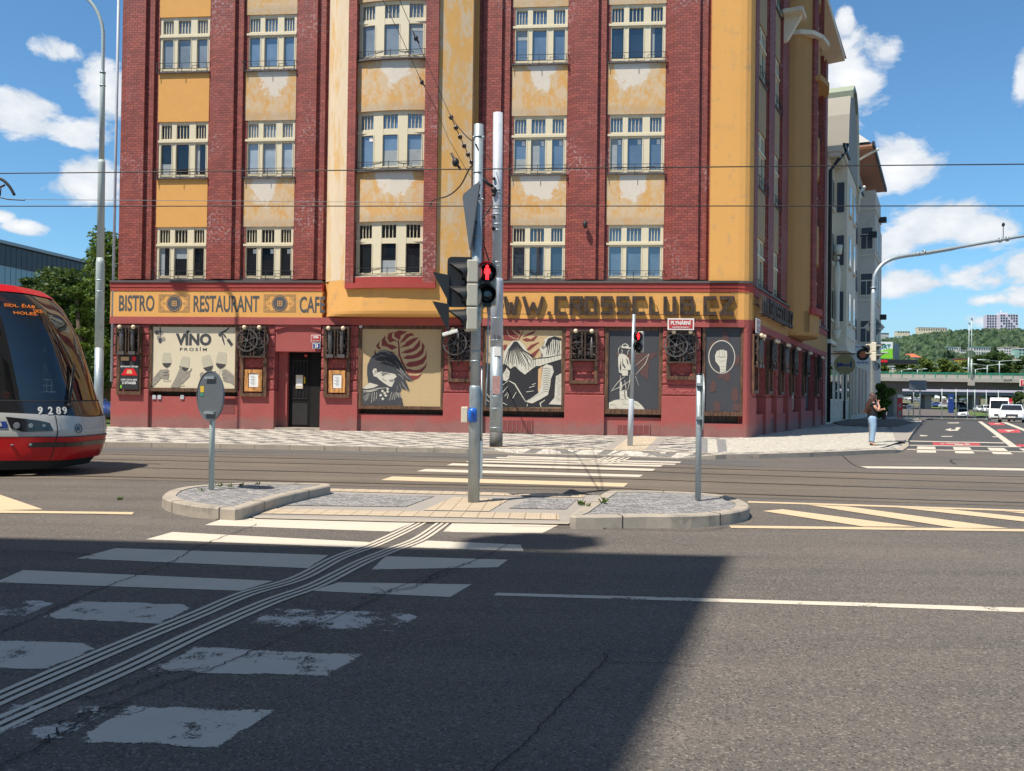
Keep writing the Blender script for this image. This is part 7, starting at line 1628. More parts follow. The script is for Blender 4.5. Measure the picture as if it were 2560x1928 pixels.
for i, (u, vt, vb, hw_) in enumerate(((2498.5,903.5,937,4.2),(2468,914,938,3.4),(2438.5,924,938,2.7),(2254,926,938,2.2),(2293.6,925,938,2.2))):
    Yl = BY+6+i*8; p = at(u, vb+4, Yl); q = at(u, vt, Yl); o = empty('double_lamp', ['double armed lamp tallest and rightmost on the bridge', 'double armed lamp second from the right on the bridge', 'double armed lamp just right of the white masts', 'double armed lamp at the left end of the bridge', 'double armed lamp near the red roofed house'][i], 'street lamp', loc=p, group='double armed lamps on the bridge'); Tl = Matrix.Translation(-p)
    MB().tube([p, q], .09, 8).build('pole', 'polepale', o, frame=Tl)
    for s_ in (-1, 1): MB().tube([q, q+Vector((s_*hw_*.6,0,.22)), q+Vector((s_*hw_*.6*1.0,0,.22)), q+Vector((s_*hw_,0,.26))], [.07,.05,.13,.10], 6).build('lamp_arm', 'polepale', o, frame=Tl)
for i, (u, vt, vb) in enumerate(((2354.8,972,1017),(2390,973,1023),(2418.7,973,1026),(2437,974,1029),(2465.7,975,1035),(2496,976,1020))):
    Yl = 135; g0 = GH(u, vb); Yl = min(g0.y, 150); p = at(u, vb, Yl); p.z = hz(Yl); q = at(u, vt-14 if i < 0 else vt, Yl)
    o = empty('slim_post', 'slim white post under the bridge, number '+['one from the left','two from the left','three from the left','four from the left','five from the left','six from the left'][i], 'post', loc=p, group='slim posts along the car park'); mb = MB(); mb.tube([p, q], .06, 8); mb.box(p.x-.18, p.x+.18, p.y-.18, p.y+.18, p.z-.02, p.z+.12); mb.build('post', 'polepale', o, frame=Matrix.Translation(-p))
def box_thing(name, label, cat, u0_, u1_, v0, v1, Y, depth, mt, extra=None, base=None, group=None):
    a, b = at(u0_, v1, Y), at(u1_, v0, Y); z0 = a.z if base is None else base; cx = (a.x+b.x)/2; o = empty(name, label, cat, loc=(cx, Y, z0), group=group); w = b.x-a.x; h = b.z-z0
    MB().box(-w/2, w/2, 0, depth, 0, h).build('panel', mt, o, bevel=.03); return o, w, h
o, w, h = box_thing('banner_sign', 'blue upright banner sign under the bridge', 'sign', 2372, 2385, 986, 1004, 200, .3, 'signblue', base=hz(200)); text('INFO', 'lettering', 'signwhite', o, -w*.3, -.02, h*.75, w*.5, h*.08, .01)
o, w, h = box_thing('red_sign', 'red roadside sign right of the delivery van under the bridge', 'sign', 2520, 2531, 997, 1014, 150, .3, 'redtot', base=hz(150)); text('AUTO', 'lettering', 'signwhite', o, -w*.35, -.02, h*.75, w*.7, h*.1, .01); MB().box(-w*.05, w*.05, -.05, 0, .0, .8).build('foot', 'galv', o)
o, w, h = box_thing('hoarding', 'red and white sign with letter H at the right edge in front of the bridge', 'sign', 2550, 2572, 949, 966, BY-2, .2, 'signwhite'); MB().box(-w/2+.12, w/2-.12, -.04, -.005, .12, h-.12).build('field', 'redtot', o); text('H', 'lettering', 'signwhite', o, -w*.22, -.06, h*.22, w*.3, h*.56, .01, .03)
MB().box(-.06,.06,.05,.15,-(at(2560,966,BY-2).z-hz(BY)),0).build('post', 'galv', o)
# red stand and double post board on the pavement
p = G(2249.5, 1045, .12); o = empty('newspaper_stand', 'bright red open frame stand with white top at the end of the pavement', 'stand', loc=p, rz=-.3); s_ = p.y*1/F; w = 11*s_; H_ = 58*s_
mb = MB()
for x in (-w/2+.03, w/2-.03):
    for y in (-.15, .15): mb.box(x-.03, x+.03, y-.03, y+.03, 0, H_*.86)
mb.box(-w/2, w/2, -.175, .175, 0, .06); mb.build('frame', 'redtot', o); MB().box(-w/2, w/2, -.185, .185, H_*.62, H_*.86).build('box', 'redtot', o, bevel=.02); MB().box(-w/2+.005, w/2-.005, -.183, .183, H_*.32, H_*.46).build('box', 'redtot', o, bevel=.02); MB().box(-w/2, w/2, -.15, .15, H_*.87, H_).build('top_box', 'signwhite', o, bevel=.02)
p = G(2291.5, 1047, .12); s_ = p.y/F; o = empty('sign_board', 'grey back of a wide road sign board on two posts before the bridge', 'road sign', loc=p)
for i, dx in enumerate((-8*s_, 8*s_)): MB().tube([(dx,0,0),(dx,0,94*s_)], .045, 8).build('post', 'galv', o)
MB().box(-20*s_, 23*s_, -.08, -.05, 71*s_, 96*s_).build('board', 'signback', o); mb = MB()
for k in range(5): mb.box((-19+k*10)*s_, (-18+k*10)*s_, -.05, -.02, 71*s_, 96*s_)
mb.build('stiffener', 'galv', o)
p = G(2272, 1044, .05); s_ = p.y/F; o = empty('no_entry_sign', 'small striped sign on a thin post behind the red stand', 'road sign', loc=p); MB().tube([(0,0,0),(0,0,30*s_)], .03, 6).build('post', 'galv', o); MB().disc((0,-.05,27*s_), .24, .02, 20).build('plate', 'signwhite', o); MB().box(-.17,.17,-.075,-.062,27*s_-.05,27*s_+.05).build('bar', 'signred', o)
# billboard behind the mast
Yb = 240.; a, b = at(2176, 896, Yb), at(2232, 855, Yb); o = empty('billboard', 'white and green advertising billboard behind the right signal mast', 'billboard', loc=(b.x, Yb, hz(Yb))); Tb = Matrix.Translation(-o.location); w, h = b.x-a.x, b.z-a.z
MB().box(a.x, b.x, Yb, Yb+.5, a.z, b.z).build('board', 'shop', o, frame=Tb); MB().pxz([(a.x, a.z), (b.x-.02, a.z), (b.x-.02, a.z+h*.62), (a.x, a.z+h*.34)], Yb-.06, Yb-.01).build('green_field', 'bl_green', o, frame=Tb)
text('SPORT', 'lettering', 'bl_teal', o, a.x+w*.10-b.x, -.1, a.z+h*.60-hz(Yb), w*.80, h*.26, .02, .03); text('BEZ HRANIC', 'lettering', 'signwhite', o, a.x+w*.30-b.x, -.12, a.z+h*.30-hz(Yb), w*.50, h*.12, .02, .02)
q = at(2248, 855, Yb+12); mb = MB(); mb.add([(b.x+.4, Yb, a.z), (q.x, Yb+12, a.z), (q.x, Yb+12, b.z-.2), (b.x+.4, Yb, b.z-.2), (b.x+.4, Yb+.6, a.z), (q.x, Yb+12.6, a.z), (q.x, Yb+12.6, b.z-.2), (b.x+.4, Yb+.6, b.z-.2)], [(0,1,2,3),(7,6,5,4),(3,2,6,7),(0,4,5,1),(0,3,7,4),(1,5,6,2)]); mb.build('side_board', 'signback', o, frame=Tb)
MB().box(a.x, q.x-.5, Yb-.4, Yb+4, at(2200,909,Yb).z, at(2200,899,Yb).z).build('platform', 'black', o, frame=Tb); MB().box(at(2205,0,Yb).x, at(2224,0,Yb).x, Yb-.6, Yb-.42, at(2200,906,Yb).z, at(2200,900,Yb).z).build('red_panel', 'redtot', o, frame=Tb)
MB().tube([(at(2212,0,Yb).x, Yb+3, hz(Yb)), (at(2212,0,Yb).x, Yb+3, at(2200,905,Yb).z)], .6, 12).build('column', 'galv', o, frame=Tb)

# ------------------------------------------------------------------ trees
def leaf_mesh(mb, tones, c, R, n, s, rnd, flat=.75, seed=0):
    for k in range(n):
        a = rnd.uniform(0, 2*pi); z = rnd.uniform(-1, 1); rr_ = rnd.random()**.38*(.82+.3*noise.noise(Vector((cos(a)*1.7+seed, sin(a)*1.7, z*1.7))))
        q = sqrt(1-z*z); p = Vector((c[0]+R[0]*q*cos(a)*rr_, c[1]+R[1]*q*sin(a)*rr_, c[2]+R[2]*z*rr_))
        u = Vector((rnd.gauss(0,1), rnd.gauss(0,1), rnd.gauss(0,.5))).normalized(); w = u.cross(Vector((rnd.gauss(0,1), rnd.gauss(0,1), rnd.gauss(0,1)))).normalized()
        s2 = s*rnd.uniform(.6, 1.3); o = len(mb.v); mb.v += [p-u*s2, p-w*s2*.55, p+u*s2, p+w*s2*.55]; mb.f.append([o, o+1, o+2, o+3]); mb.m.append(0); mb.sm.append(False)
        tones.append(rnd.random())
def tree(name, label, loc, H, crown, n, s, mt, trunk_r=.18, group=None, cat='tree', seed=1, trunk=True, R_=None):
    """crown: list of (dx,dy,z,rx,ry,rz) lumps"""
    rnd = random.Random(seed); o = empty(name, label, cat, loc=loc, group=group); mb = MB(); tn = []; tot = sum(c[3]*c[4]*c[5] for c in crown)
    for i, c in enumerate(crown): leaf_mesh(mb, tn, c[:3], c[3:], int(n*(c[3]*c[4]*c[5])/tot)+20, s, rnd, seed=i*3.1+seed)
    f = mb.build('crown', mt, o, fix=False); a = f.data.attributes.new('tone', 'FLOAT', 'FACE'); a.data.foreach_set('value', tn)
    t = MB(); top = max(crown, key=lambda c: c[2]); t.tube([(0,0,-.2),(.05,0,H*.25),(top[0]*.4,top[1]*.4,H*.55),(top[0]*.8,top[1]*.8,top[2])], [trunk_r*1.3,trunk_r,trunk_r*.7,trunk_r*.2], 8)
    for c in crown[:9]: t.tube([(0,0,H*.28),(c[0]*.5,c[1]*.5,(H*.3+c[2])/2),(c[0],c[1],c[2])], [trunk_r*.5,trunk_r*.3,trunk_r*.1], 6)
    t.build('trunk', 'bark', o); return o
def lumps(rnd, W_, H_, z0, n, r): return [(rnd.uniform(-1,1)*W_*.5*(1-.5*abs((k/n)*1.6-.6)), rnd.uniform(-1,1)*W_*.4, z0+(H_-z0)*(.12+.86*k/max(1,n-1)), r*rnd.uniform(.7,1.2), r*rnd.uniform(.7,1.2), r*rnd.uniform(.45,.75)) for k in range(n)]
def ptree(name, label, u0_, u1_, vt, vb, Y, n, s, mt, nl=14, seed=1, group=None, zb=None, base_frac=.12, cat='tree', r=None):
    a, b = at(u0_, vt, Y), at(u1_, vt, Y); W_ = b.x-a.x; zt = a.z; z0 = hz(Y) if Y > 62 else .1
    rnd = random.Random(seed); H_ = zt-z0; rr_ = r or W_*.28
    L_ = lumps(rnd, W_-rr_, H_-rr_*.45, H_*base_frac+rr_*.3, nl, rr_)
    return tree(name, label, (a.x+W_/2, Y, z0), H_, L_, n, s, mt, .12+H_*.012, group, cat, seed)
ptree('tree', 'bright broad leaved tree directly behind the street lamp left of the building', 215, 330, 560, 1000, 46, 9000, .13, 'leafA', 18, 3, base_frac=.05, r=1.3)
ptree('tree', 'lower leafy tree between the tram roof and the street lamp', 165, 262, 715, 1000, 43, 8000, .12, 'leafA', 14, 4, base_frac=.05)
ptree('tree', 'dark layered tree above the tram roof in front of the glass office', 60, 270, 655, 900, 62, 13000, .17, 'leafB', 20, 5, base_frac=.3, r=1.7)
ptree('tree', 'small dark tree at the left above the tram roof', 20, 110, 688, 900, 66, 5000, .17, 'leafB', 9, 6, base_frac=.3)
ptree('tree', 'leafy tree far left behind the tram', -160, 60, 700, 900, 60, 7000, .17, 'leafB', 12, 16, base_frac=.3)
sh = ptree('shrub', 'dense green bush behind the woman at the end of the pavement', 2183, 2236, 957, 1045, 70, 7000, .10, 'leafA', 12, 8, base_frac=.0, cat='bush', r=.55)
midt = [(2190,2225,905,290,'leafC'),(2225,2262,900,300,'leafC'),(2262,2300,905,300,'leafC'),(2298,2345,899,290,'leafC'),(2330,2375,902,295,'leafC'),(2372,2420,914,280,'leafC'),(2404,2436,908,290,'leafC'),
        (2428,2470,893,285,'leafB'),(2445,2500,882,290,'leafB'),(2488,2530,888,280,'leafB'),(2515,2560,898,285,'leafB'),(2550,2610,892,290,'leafB'),(2600,2680,896,280,'leafB')]
nmz = ['leftmost','second','third','fourth','fifth','sixth','seventh','eighth','ninth','tenth','eleventh','twelfth','thirteenth']
for i, (u0_, u1_, vt, Y, mt) in enumerate(midt): ptree('tree', '%s tree from the left in the row just behind the bridge, %s' % (nmz[i], 'yellow green' if mt == 'leafC' else 'dark olive'), u0_-6, u1_+6, vt-5, 940, Y, 2600, .60, mt, 12, 20+i, 'trees in a row behind the bridge', base_frac=.1)
ptree('tree', 'dark tree under the right end of the bridge', 2535, 2575, 978, 1020, 150, 1800, .25, 'leafB', 8, 40, base_frac=.1)

# ------------------------------------------------------------------ wooded hill
def hill_z(x, y):
    t = min(1, max(0, (y-520)/380)); s_ = t*t*(3-2*t)
    return hz(min(y, 900))+s_*(57+5*sin(x*.012+1)+3*sin(x*.031))-1
mb = MB(); nx, ny = 60, 24
for j in range(ny+1):
    for i in range(nx+1): x = -100+i*22; y = 500+j*34; mb.v.append(Vector((x, y, hill_z(x, y))))
for j in range(ny):
    for i in range(nx): k = j*(nx+1)+i; mb.f.append([k, k+1, k+nx+2, k+nx+1]); mb.m.append(0); mb.sm.append(True)
struct(mb.build('hill', 'leafH', fix=False))
def hill_pt(u, v):
    d = ray(u, v); Y = 500.
    while Y < 1300:
        t = Y/d.y
        if CZ+d.z*t <= hill_z(d.x*t, Y): break
        Y += 3
    return Vector((d.x*Y/d.y, Y, hill_z(d.x*Y/d.y, Y)))
hset = []
def house(label, u0_, u1_, vt, vb, wallm, roofm, rooft='flat', wins=4, rows=2, dy=10, cat='house'):
    p = hill_pt((u0_+u1_)/2, vb); Y = p.y; a, b = at(u0_, vb, Y), at(u1_, vt, Y); w, h = b.x-a.x, b.z-a.z; o = empty('hillside_house' if cat == 'house' else 'tower_block', label, cat, loc=((a.x+b.x)/2, Y, a.z), group=None)
    wh = h if rooft == 'flat' else h*.55
    MB().box(-w/2, w/2, 0, dy, -4, wh).build('wall', wallm, o)
    w0 = MB().box(0, w*.5/wins, -.12, -.01, 0, wh*.4/rows).build('window', 'winfar', o)
    for r_ in range(rows):
        for k in range(wins):
            q = w0 if r_+k == 0 else w0.copy()
            if q is not w0: COL.objects.link(q)
            q.parent = o; q.location = (-w/2+w*(k+.25)/wins, 0, wh*(r_+.3)/rows)
    if rooft == 'flat': MB().box(-w/2-.3, w/2+.3, -.4, dy+.3, wh, wh+h*.08).build('roof', roofm, o)
    else: mb = MB(); mb.add([(-w/2-.5,-.6,wh),(w/2+.5,-.6,wh),(w/2+.5,dy,wh),(-w/2-.5,dy,wh),(-w/5,dy/2,h),(w/5,dy/2,h)], [(0,1,5,4),(1,2,5),(2,3,4,5),(3,0,4),(3,2,1,0)]); mb.build('roof', roofm, o)
    hset.append((o.location.x, Y, w)); return o
house('long pale flat building on the crest of the hill', 2296, 2368, 820, 829, 'poster', 'housew', wins=12, rows=1)
house('low cream house on the left of the hill crest', 2243, 2275, 829, 834, 'poster', 'housew', wins=5, rows=1)
house('white modern house on the hillside behind the diamond sign', 2203, 2222, 834, 851, 'housew', 'signback', wins=4, rows=3)
house('red roofed house low on the hill left of the double lamp', 2263, 2303, 884, 905, 'housew', 'rooftile', 'hip', 6, 1)
house('white terraced house with green upper floor left of the white masts', 2361, 2402, 869, 885, 'housew', 'houseg', wins=7, rows=2)
house('lower pale terrace left of the white masts', 2402, 2419, 876, 886, 'housew', 'housew', wins=3, rows=2)
house('white terraced house with green upper floor right of the white masts', 2434, 2476, 869, 887, 'housew', 'houseg', wins=7, rows=2)
house('pale yellow terrace below the tower block', 2509, 2546, 869, 887, 'housew', 'poster', wins=6, rows=3)
house('mint green terrace at the right edge of the hillside', 2546, 2590, 873, 901, 'houseg', 'housew', wins=5, rows=4)
house('white house just below the yellow terrace', 2521, 2535, 888, 899, 'housew', 'housew', wins=3, rows=2)
house('grey flat roofed house low on the hill left of the red roof', 2364, 2392, 898, 908, 'housew', 'cargrey', wins=4, rows=1)
house('small yellow house low on the hill left of the masts', 2384, 2398, 908, 921, 'caryellow', 'rooftile', 'hip', 3, 1)
house('red roofed house right of the yellow house', 2396, 2418, 899, 914, 'caryellow', 'carred', 'flat', 3, 1)
house('orange roofed house at the right edge low on the hill', 2535, 2575, 896, 915, 'housew', 'rooftile', 'hip', 5, 1)
house('red roof on the hill crest between the masts and the tower', 2425, 2444, 825, 832, 'poster', 'rooftile', 'hip', 3, 1)
house('pinkish long building behind the left end of the bridge', 2150, 2248, 917, 940, 'poster', 'housew', wins=12, rows=2)
# tower block on the crest
Yt = 880.; a, b = at(2474, 845, Yt), at(2546, 786, Yt); w, h = b.x-a.x, b.z-a.z
o = empty('tower_block', 'pale lilac high rise tower block on the hill crest', 'tower block', loc=((a.x+b.x)/2, Yt, a.z))
MB().box(-w/2, -w*.14, 6, 12, -12, h*.98).build('wing', 'tower', o); MB().box(-w*.14, w/2, 0, 12, -12, h).build('wing', 'tower', o); MB().box(-w*.1, w*.2, 3, 9, h, h*1.07).build('roof_plant', 'tower', o); mb = MB(); mb.tube([(0,6,h),(0,6,h*1.17)], .5, 5); mb.build('antenna', 'tower', o)
for r_ in range(9):
    z = h*(r_+.35)/9
    if r_ == 0: tw = MB().box(0, w*.055, -.4, -.01, 0, h*.05).build('window', 'winfar', o); first = True
    for k in range(11):
        if (k+r_) % 5 == 4 and k > 3: continue
        q = tw if first else tw.copy()
        if not first: COL.objects.link(q)
        first = False; q.parent = o; q.location = (-w/2+w*.36*(k+.2)/4, 6, z) if k < 4 else (-w*.14+w*.62*(k-4+.2)/7, 0, z)
def hill_forest():
    rnd = random.Random(9); mb = MB(); tn = []
    ico = bmesh.new(); bmesh.ops.create_icosphere(ico, subdivisions=2, radius=1); iv = [v.co.copy() for v in ico.verts]; jf = [[v.index for v in f.verts] for f in ico.faces]; ico.free()
    pts = []
    for k in range(6500):
        y = 560+380*rnd.random()**.8; x = y*rnd.uniform(.36, .66) if k < 5600 else rnd.uniform(100, 1000)
        pts.append((x, y))
    for (x, y) in pts:
        if any(abs(x-hx) < w/2+3 and -32 < y-hy < 14 for hx, hy, w in hset): continue
        z = hill_z(x, y); r_ = rnd.uniform(1.9, 4.3)*(.8 if y > 860 else 1); sd = rnd.uniform(0, 99); tone = rnd.random(); o = len(mb.v); hh = rnd.uniform(.9, 1.5)
        for v in iv:
            q = 1+.42*noise.noise(v*1.7+Vector((sd, 0, 0)))+.25*noise.noise(v*4+Vector((sd, 3, 0)))
            mb.v.append(Vector((x+v.x*r_*q, y+v.y*r_*q, z+r_*.6*hh+v.z*r_*q*hh)))
        for f in jf: mb.f.append([o+i for i in f]); mb.m.append(0); mb.sm.append(False); tn.append(min(1, max(0, tone+rnd.uniform(-.3, .3))))
    ob = mb.build('hill_forest', 'leafH', fix=False); a = ob.data.attributes.new('tone', 'FLOAT', 'FACE'); a.data.foreach_set('value', tn)
    ob['kind'] = 'stuff'; T(ob, 'dense dark green wood covering the hillside beyond the bridge', 'forest')
hill_forest()

# ------------------------------------------------------------------ neighbours in the side street
def n2(): pass
N2 = empty('neighbour_house', 'narrow cream stucco house with tall gable next to the corner building', 'building', M4=SM @ Matrix.Translation((23.5, 0, 0))); 
NM = Matrix.Identity(4)
def nb(name, mt, x0, x1, y0, y1, z0, z1, par, bev=0): return MB().box(x0, x1, y0, y1, z0, z1).build(name, mt, par, bevel=bev)
nb('wall', 'b2', 0, 14, 0, 12, 5.2, 16.6, N2); nb('ground_wall', 'b2low', 0, 14, -.02, 12, 0, 5.1, N2); nb('string_course', 'b2trim', 0, 14, -.25, 0, 5.0, 5.25, N2); nb('oriel', 'b2', 3.4, 9.6, -.8, 0, 4.9, 16.6, N2); nb('oriel_foot', 'b2trim', 3.2, 9.8, -.9, 0, 4.7, 4.95, N2); nb('frieze', 'b2trim', 3.42, 9.58, -.83, -.79, 5.6, 6.3, N2)
for x0, x1 in ((-.2, 3.3), (9.7, 14.2)):
    nb('eaves', 'b2trim', x0, x1, -.85, .2, 16.6, 16.95, N2); mb = MB()
    for k in range(int((x1-x0)/.45)): mb.box(x0+.1+k*.45, x0+.3+k*.45, -.7, 0, 16.35, 16.6)
    mb.build('eaves_bracket', 'b2trim', N2); nb('gutter', 'black', x0, x1, -1.0, -.85, 16.85, 17.05, N2)
gbl = MB(); G_ = [(x_, 16.6+(z_-16.6)*.78) for x_, z_ in [(3.3,16.6),(9.7,16.6),(9.5,18.5),(9.0,21.0),(8.2,23.1),(7.2,23.7),(5.6,23.7),(4.7,23.1),(3.9,21.0),(3.5,18.5)]]; gbl.pxz(G_, -.85, 6); gbl.build('gable', 'gable', N2)
cp_ = MB(); cp_.pxz([(x_, 16.6+(z_-16.6)*.78) for x_, z_ in [(4.6,22.6),(4.5,23.2),(5.5,24.0),(7.3,24.0),(8.4,23.2),(8.3,22.6),(7.1,23.72),(5.7,23.72)]], -1.0, 6.1); cp_.build('gable_cap', 'copper', N2)
mb = MB(); mb.pxz([(x_, 16.6+(z_-16.6)*.78) for x_, z_ in [(9.72,16.6),(9.85,16.6),(9.65,18.6),(9.15,21.2),(8.5,23.0),(8.35,22.95),(9.0,21.1),(9.5,18.5)]], -1.0, 6.1); mb.build('gable_trim', 'b2trim', N2)
for z in (6.6, 10.2, 13.6):
    for x0, x1, y in ((.7,1.9,0),(2.0,3.0,0),(4.3,5.6,-.8),(7.3,8.6,-.8),(10.6,11.8,0),(12.3,13.4,0)):
        w = MB(); w.box(x0, x1, y-.05, y+.0, z, z+2.0); w1 = w.build('window', 'b2trim', N2); MB().box(x0+.12, x1-.12, y-.07, y-.052, z+.12, z+1.88).build('pane', 'glass', w1); MB().box(x0-.1, x1+.1, y-.15, y, z-.12, z).build('sill', 'b2trim', w1)
    for y_, s_ in ((-.8, 3.4),):
        w = MB(); w.box(3.33, 3.4, -.62, -.2, z, z+1.9); w.build('side_window', 'winfar', N2)
for k, (x0, x1) in enumerate(((1.0,2.6),(4.0,5.4),(6.6,8.0),(9.6,11),(12,13.2))):
    w1 = nb('window', 'b2trim', x0, x1, -.09, -.02, 1.5, 4.0, N2); MB().box(x0+.12, x1-.12, -.11, -.092, 1.62, 3.88).build('pane', 'glass', w1)
mb = MB()
for k in range(10): mb.box(0, 14, -.05, -.02, .35+k*.46, .38+k*.46)
mb.build('rustication', 'b2low', N2)
MB().tube([(.3,-.12,.2),(.3,-.12,15.6),(.5,-.6,16.3),(.9,-.9,16.8),(1.0,-1.0,17.3)], .11, 8).build('downpipe', 'black', N2); MB().tube([(9.9,-.12,.2),(9.9,-.12,5.2)], .08, 8).build('downpipe', 'tramunder', N2); MB().tube([(9.9,-.9,14.8),(10.1,-1.0,16.3),(10.9,-1.2,16.7),(11.3,-1.2,16.9)], .1, 8).build('downpipe', 'b2trim', N2)
# standing stone figure between the houses
fg = MB(); fg.tube([(2.9,-.3,6.0),(2.9,-.3,6.6),(2.9,-.28,8.4),(2.9,-.3,9.6),(2.9,-.3,10.4)], [.20,.14,.16,.22,.08], 12); fg.sph((2.9,-.3,10.6), .14, 10); fg.tube([(2.9,-.3,5.3),(2.9,-.3,6.0)], [.10,.26], 10); fg.tube([(2.9,-.3,10.8),(2.9,-.3,11.4)], [.24,.30], 10); fg.build('statue', 'b2trim', N2)
o = empty('hanging_sign', 'round ochre hotel sign with a blue bed emblem hanging from the cream house', 'sign', M4=SM @ Matrix.Translation((24.6, -.95, 3.75)) @ Matrix.Rotation(radians(-90)-0, 4, 'Z') @ Matrix.Rotation(radians(0), 4, 'Y'))
MB().disc((0,0,0), .62, .12, 28).build('disc', 'hotel', o); mb = MB(); mb.box(-.4,.4,-.085,-.065,-.10,.0); mb.box(-.42,-.34,-.085,-.065,-.2,.12); mb.box(.34,.42,-.085,-.065,-.2,.2); mb.box(-.3,-.1,-.085,-.065,0,.08); mb.build('bed_emblem', 'signblue', o); MB().box(-.9,.9,-.02,.02,.62,.68).build('bracket', 'iron', o)
N3 = empty('neighbour_house', 'pale grey stucco house with stacked bays and deep orange eaves farther down the side street', 'building', M4=SM @ Matrix.Translation((37.5, 0, 0)))
nb('wall', 'b3', 0, 38, 0, 12, 0, 20.4, N3); nb('bay', 'b3', 7.6, 14.6, -1.27, 0, 5.6, 18.9, N3); mb = MB()
for z in (6.0, 9.9, 13.6, 17.4): mb.box(7.5, 14.7, -1.35, 0, z-.12, z)
mb.build('bay_course', 'b2trim', N3)
for z in (6.3, 10.2, 14.0):
    w1 = MB().box(7.55, 7.6, -1.15, -.15, z, z+1.9).build('window', 'b2trim', N3); MB().box(7.53, 7.549, -1.08, -.68, z+.08, z+1.2).build('pane', 'winfar', w1); MB().box(7.53, 7.549, -.62, -.22, z+.08, z+1.2).build('pane', 'winfar', w1); MB().box(7.53, 7.549, -1.08, -.22, z+1.3, z+1.82).build('pane', 'winfar', w1)
    for x0 in (1.5, 4.5, 8.6, 11.8, 17, 21, 25):
        y = -1.27 if 7.6 < x0 < 14 else 0; w1 = nb('window', 'b2trim', x0, x0+1.5, y-.05, y, z, z+1.9, N3); MB().box(x0+.1, x0+1.4, y-.07, y-.052, z+.1, z+1.8).build('pane', 'winfar', w1)
ef = MB(); ef.prism([(-.5,-1.55),(15.5,-1.55),(15.5,12),(-.5,12)], 20.4, 20.55); ef.build('eaves_soffit', 'soffit', N3); nb('gutter', 'black', -.6, 15.6, -1.72, -1.55, 20.4, 20.7, N3)
rf = MB(); rf.add([(-.5,-1.55,20.56),(15.5,-1.55,20.56),(15.5,12,20.56),(-.5,12,20.56),(-.5,4,25.5),(12,4,25.5)], [(0,1,5,4),(1,2,5),(2,3,4,5),(3,0,4),(3,2,1,0)]); rf.build('roof', 'black', N3); mb = MB(); mb.add([(-.6,-1.4,20.7),(-.6,4,25.2),(-.6,8,20.7)], [(0,1,2)]); mb.build('gable_wall', 'b3w', N3)
MB().tube([(.2,-1.95,20.3),(.3,-1.0,19.9),(.3,-.15,19.4),(.3,-.12,.2)], .1, 8).build('downpipe', 'b2trim', N3)
for k, x0 in enumerate((1.5, 4.6, 8, 11.4, 15)): w1 = nb('shop_opening', 'b2trim', x0, x0+1.9, -.05, 0, .3, 4.4, N3); MB().box(x0+.12, x0+1.78, -.07, -.052, .4, 4.3).build('pane', ['soffit','winfar'][k % 2], w1)
o = empty('hanging_sign', 'square white cafe sign with a dark round emblem on the grey house', 'sign', M4=SM @ Matrix.Translation((38.2, -.95, 5.0)) @ Matrix.Rotation(radians(-90), 4, 'Z'))
MB().box(-.75,.75,-.1,.1,-.75,.75).build('sign_box', 'pinkish', o, bevel=.03); MB().disc((0,-.11,0), .45, .02, 24).build('emblem', 'iron', o); MB().disc((0,-.125,0), .25, .02, 24).build('emblem', 'rooftile', o); text('KAVÁRNA', 'lettering', 'signblue', o, -.5, -.115, .52, 1.0, .14, .004, .02); text('PRAHA', 'lettering', 'signblue', o, -.4, -.115, -.66, .8, .14, .004, .02)
for lab, s_, z, p_ in (('black floodlight with thin cable on the grey house bay', 44.0, 15.0, 1.2), ('small spotlight on the corner of the grey bay', 49.6, 17.2, 1.6), ('dark box lamp on the grey bay beside the diamond sign', 52.3, 9.0, 1.5)):
    o = empty('floodlight', lab, 'lamp', M4=SM @ Matrix.Translation((s_, -p_, z))); MB().box(-.3,.3,-.3,.3,-.2,.25).build('housing', 'black', o, bevel=.04); MB().box(-.05,.05,.2,1.0,-.05,.05).build('arm', 'iron', o)

# ------------------------------------------------------------------ glass office and fence at the left, block behind the viewer
a = at(-260, 540, 88); A_ = at(0, 600, 97); B_ = at(232, 653, 113); dv = (B_-A_); dv.z = 0; dv.normalize(); nv = Vector((-dv.y, dv.x, 0)); zt = A_.z
off = empty('office_building', 'blue glass office block behind the trees at the left', 'building', M4=Matrix(((dv.x, nv.x, 0, A_.x), (dv.y, nv.y, 0, A_.y), (0, 0, 1, 0), (0, 0, 0, 1))))
Lo = (B_-A_).length
nb('core', 'facadepanel', -50, Lo+4, .2, 25, 0, zt-.35, off); nb('roof_edge', 'galv', -50.3, Lo+4.3, -.3, 25, zt-.35, zt, off)
for j in range(8):
    z1_ = zt-.5-j*2.35; mb = MB(); mt = 'facadepanel' if j % 2 == 0 else 'facadeglass'
    for i in range(-52, int((Lo+4)/.85)): mb.box(i*.85+.03, (i+1)*.85-.03, .0, .1, z1_-2.25, z1_)
    f = mb.build('glazing_row', mt, off); mb = MB(); mb.box(-50, Lo+4, .05, .19, z1_-2.4, z1_-2.26)
    mb.build('transom', 'galv', off)
def fence():
    o = empty('mesh_fence', 'grey wire mesh fence panel left of the building foot', 'fence', loc=(-19.5, 36.5, .1)); mb = MB()
    for k in range(22): mb.box(-3+k*.2-.008, -3+k*.2+.008, 0, .02, 0, 1.9)
    for k in range(8): mb.box(-3, 1.3, -.01, .0, .1+k*.25, .12+k*.25)
    mb.build('mesh', 'polegrey', o)
    for x in (-3, -1, 1.2): MB().tube([(x,.05,0),(x,.05,2)], .03, 8).build('post', 'polegrey', o)
fence()
o = dup(proto['sedan'], loc=(-20.3, 41, .05), rz=radians(80), label='dark blue parked car behind the mesh fence', mats=carp('carblue')); o.name = 'parked_car'
struct(sheet('lawn', [(-70,37,0),(-16.2,36.2,0),(-15.9,55,0),(-18,90,0),(-90,90,0)], 'grass', .02))
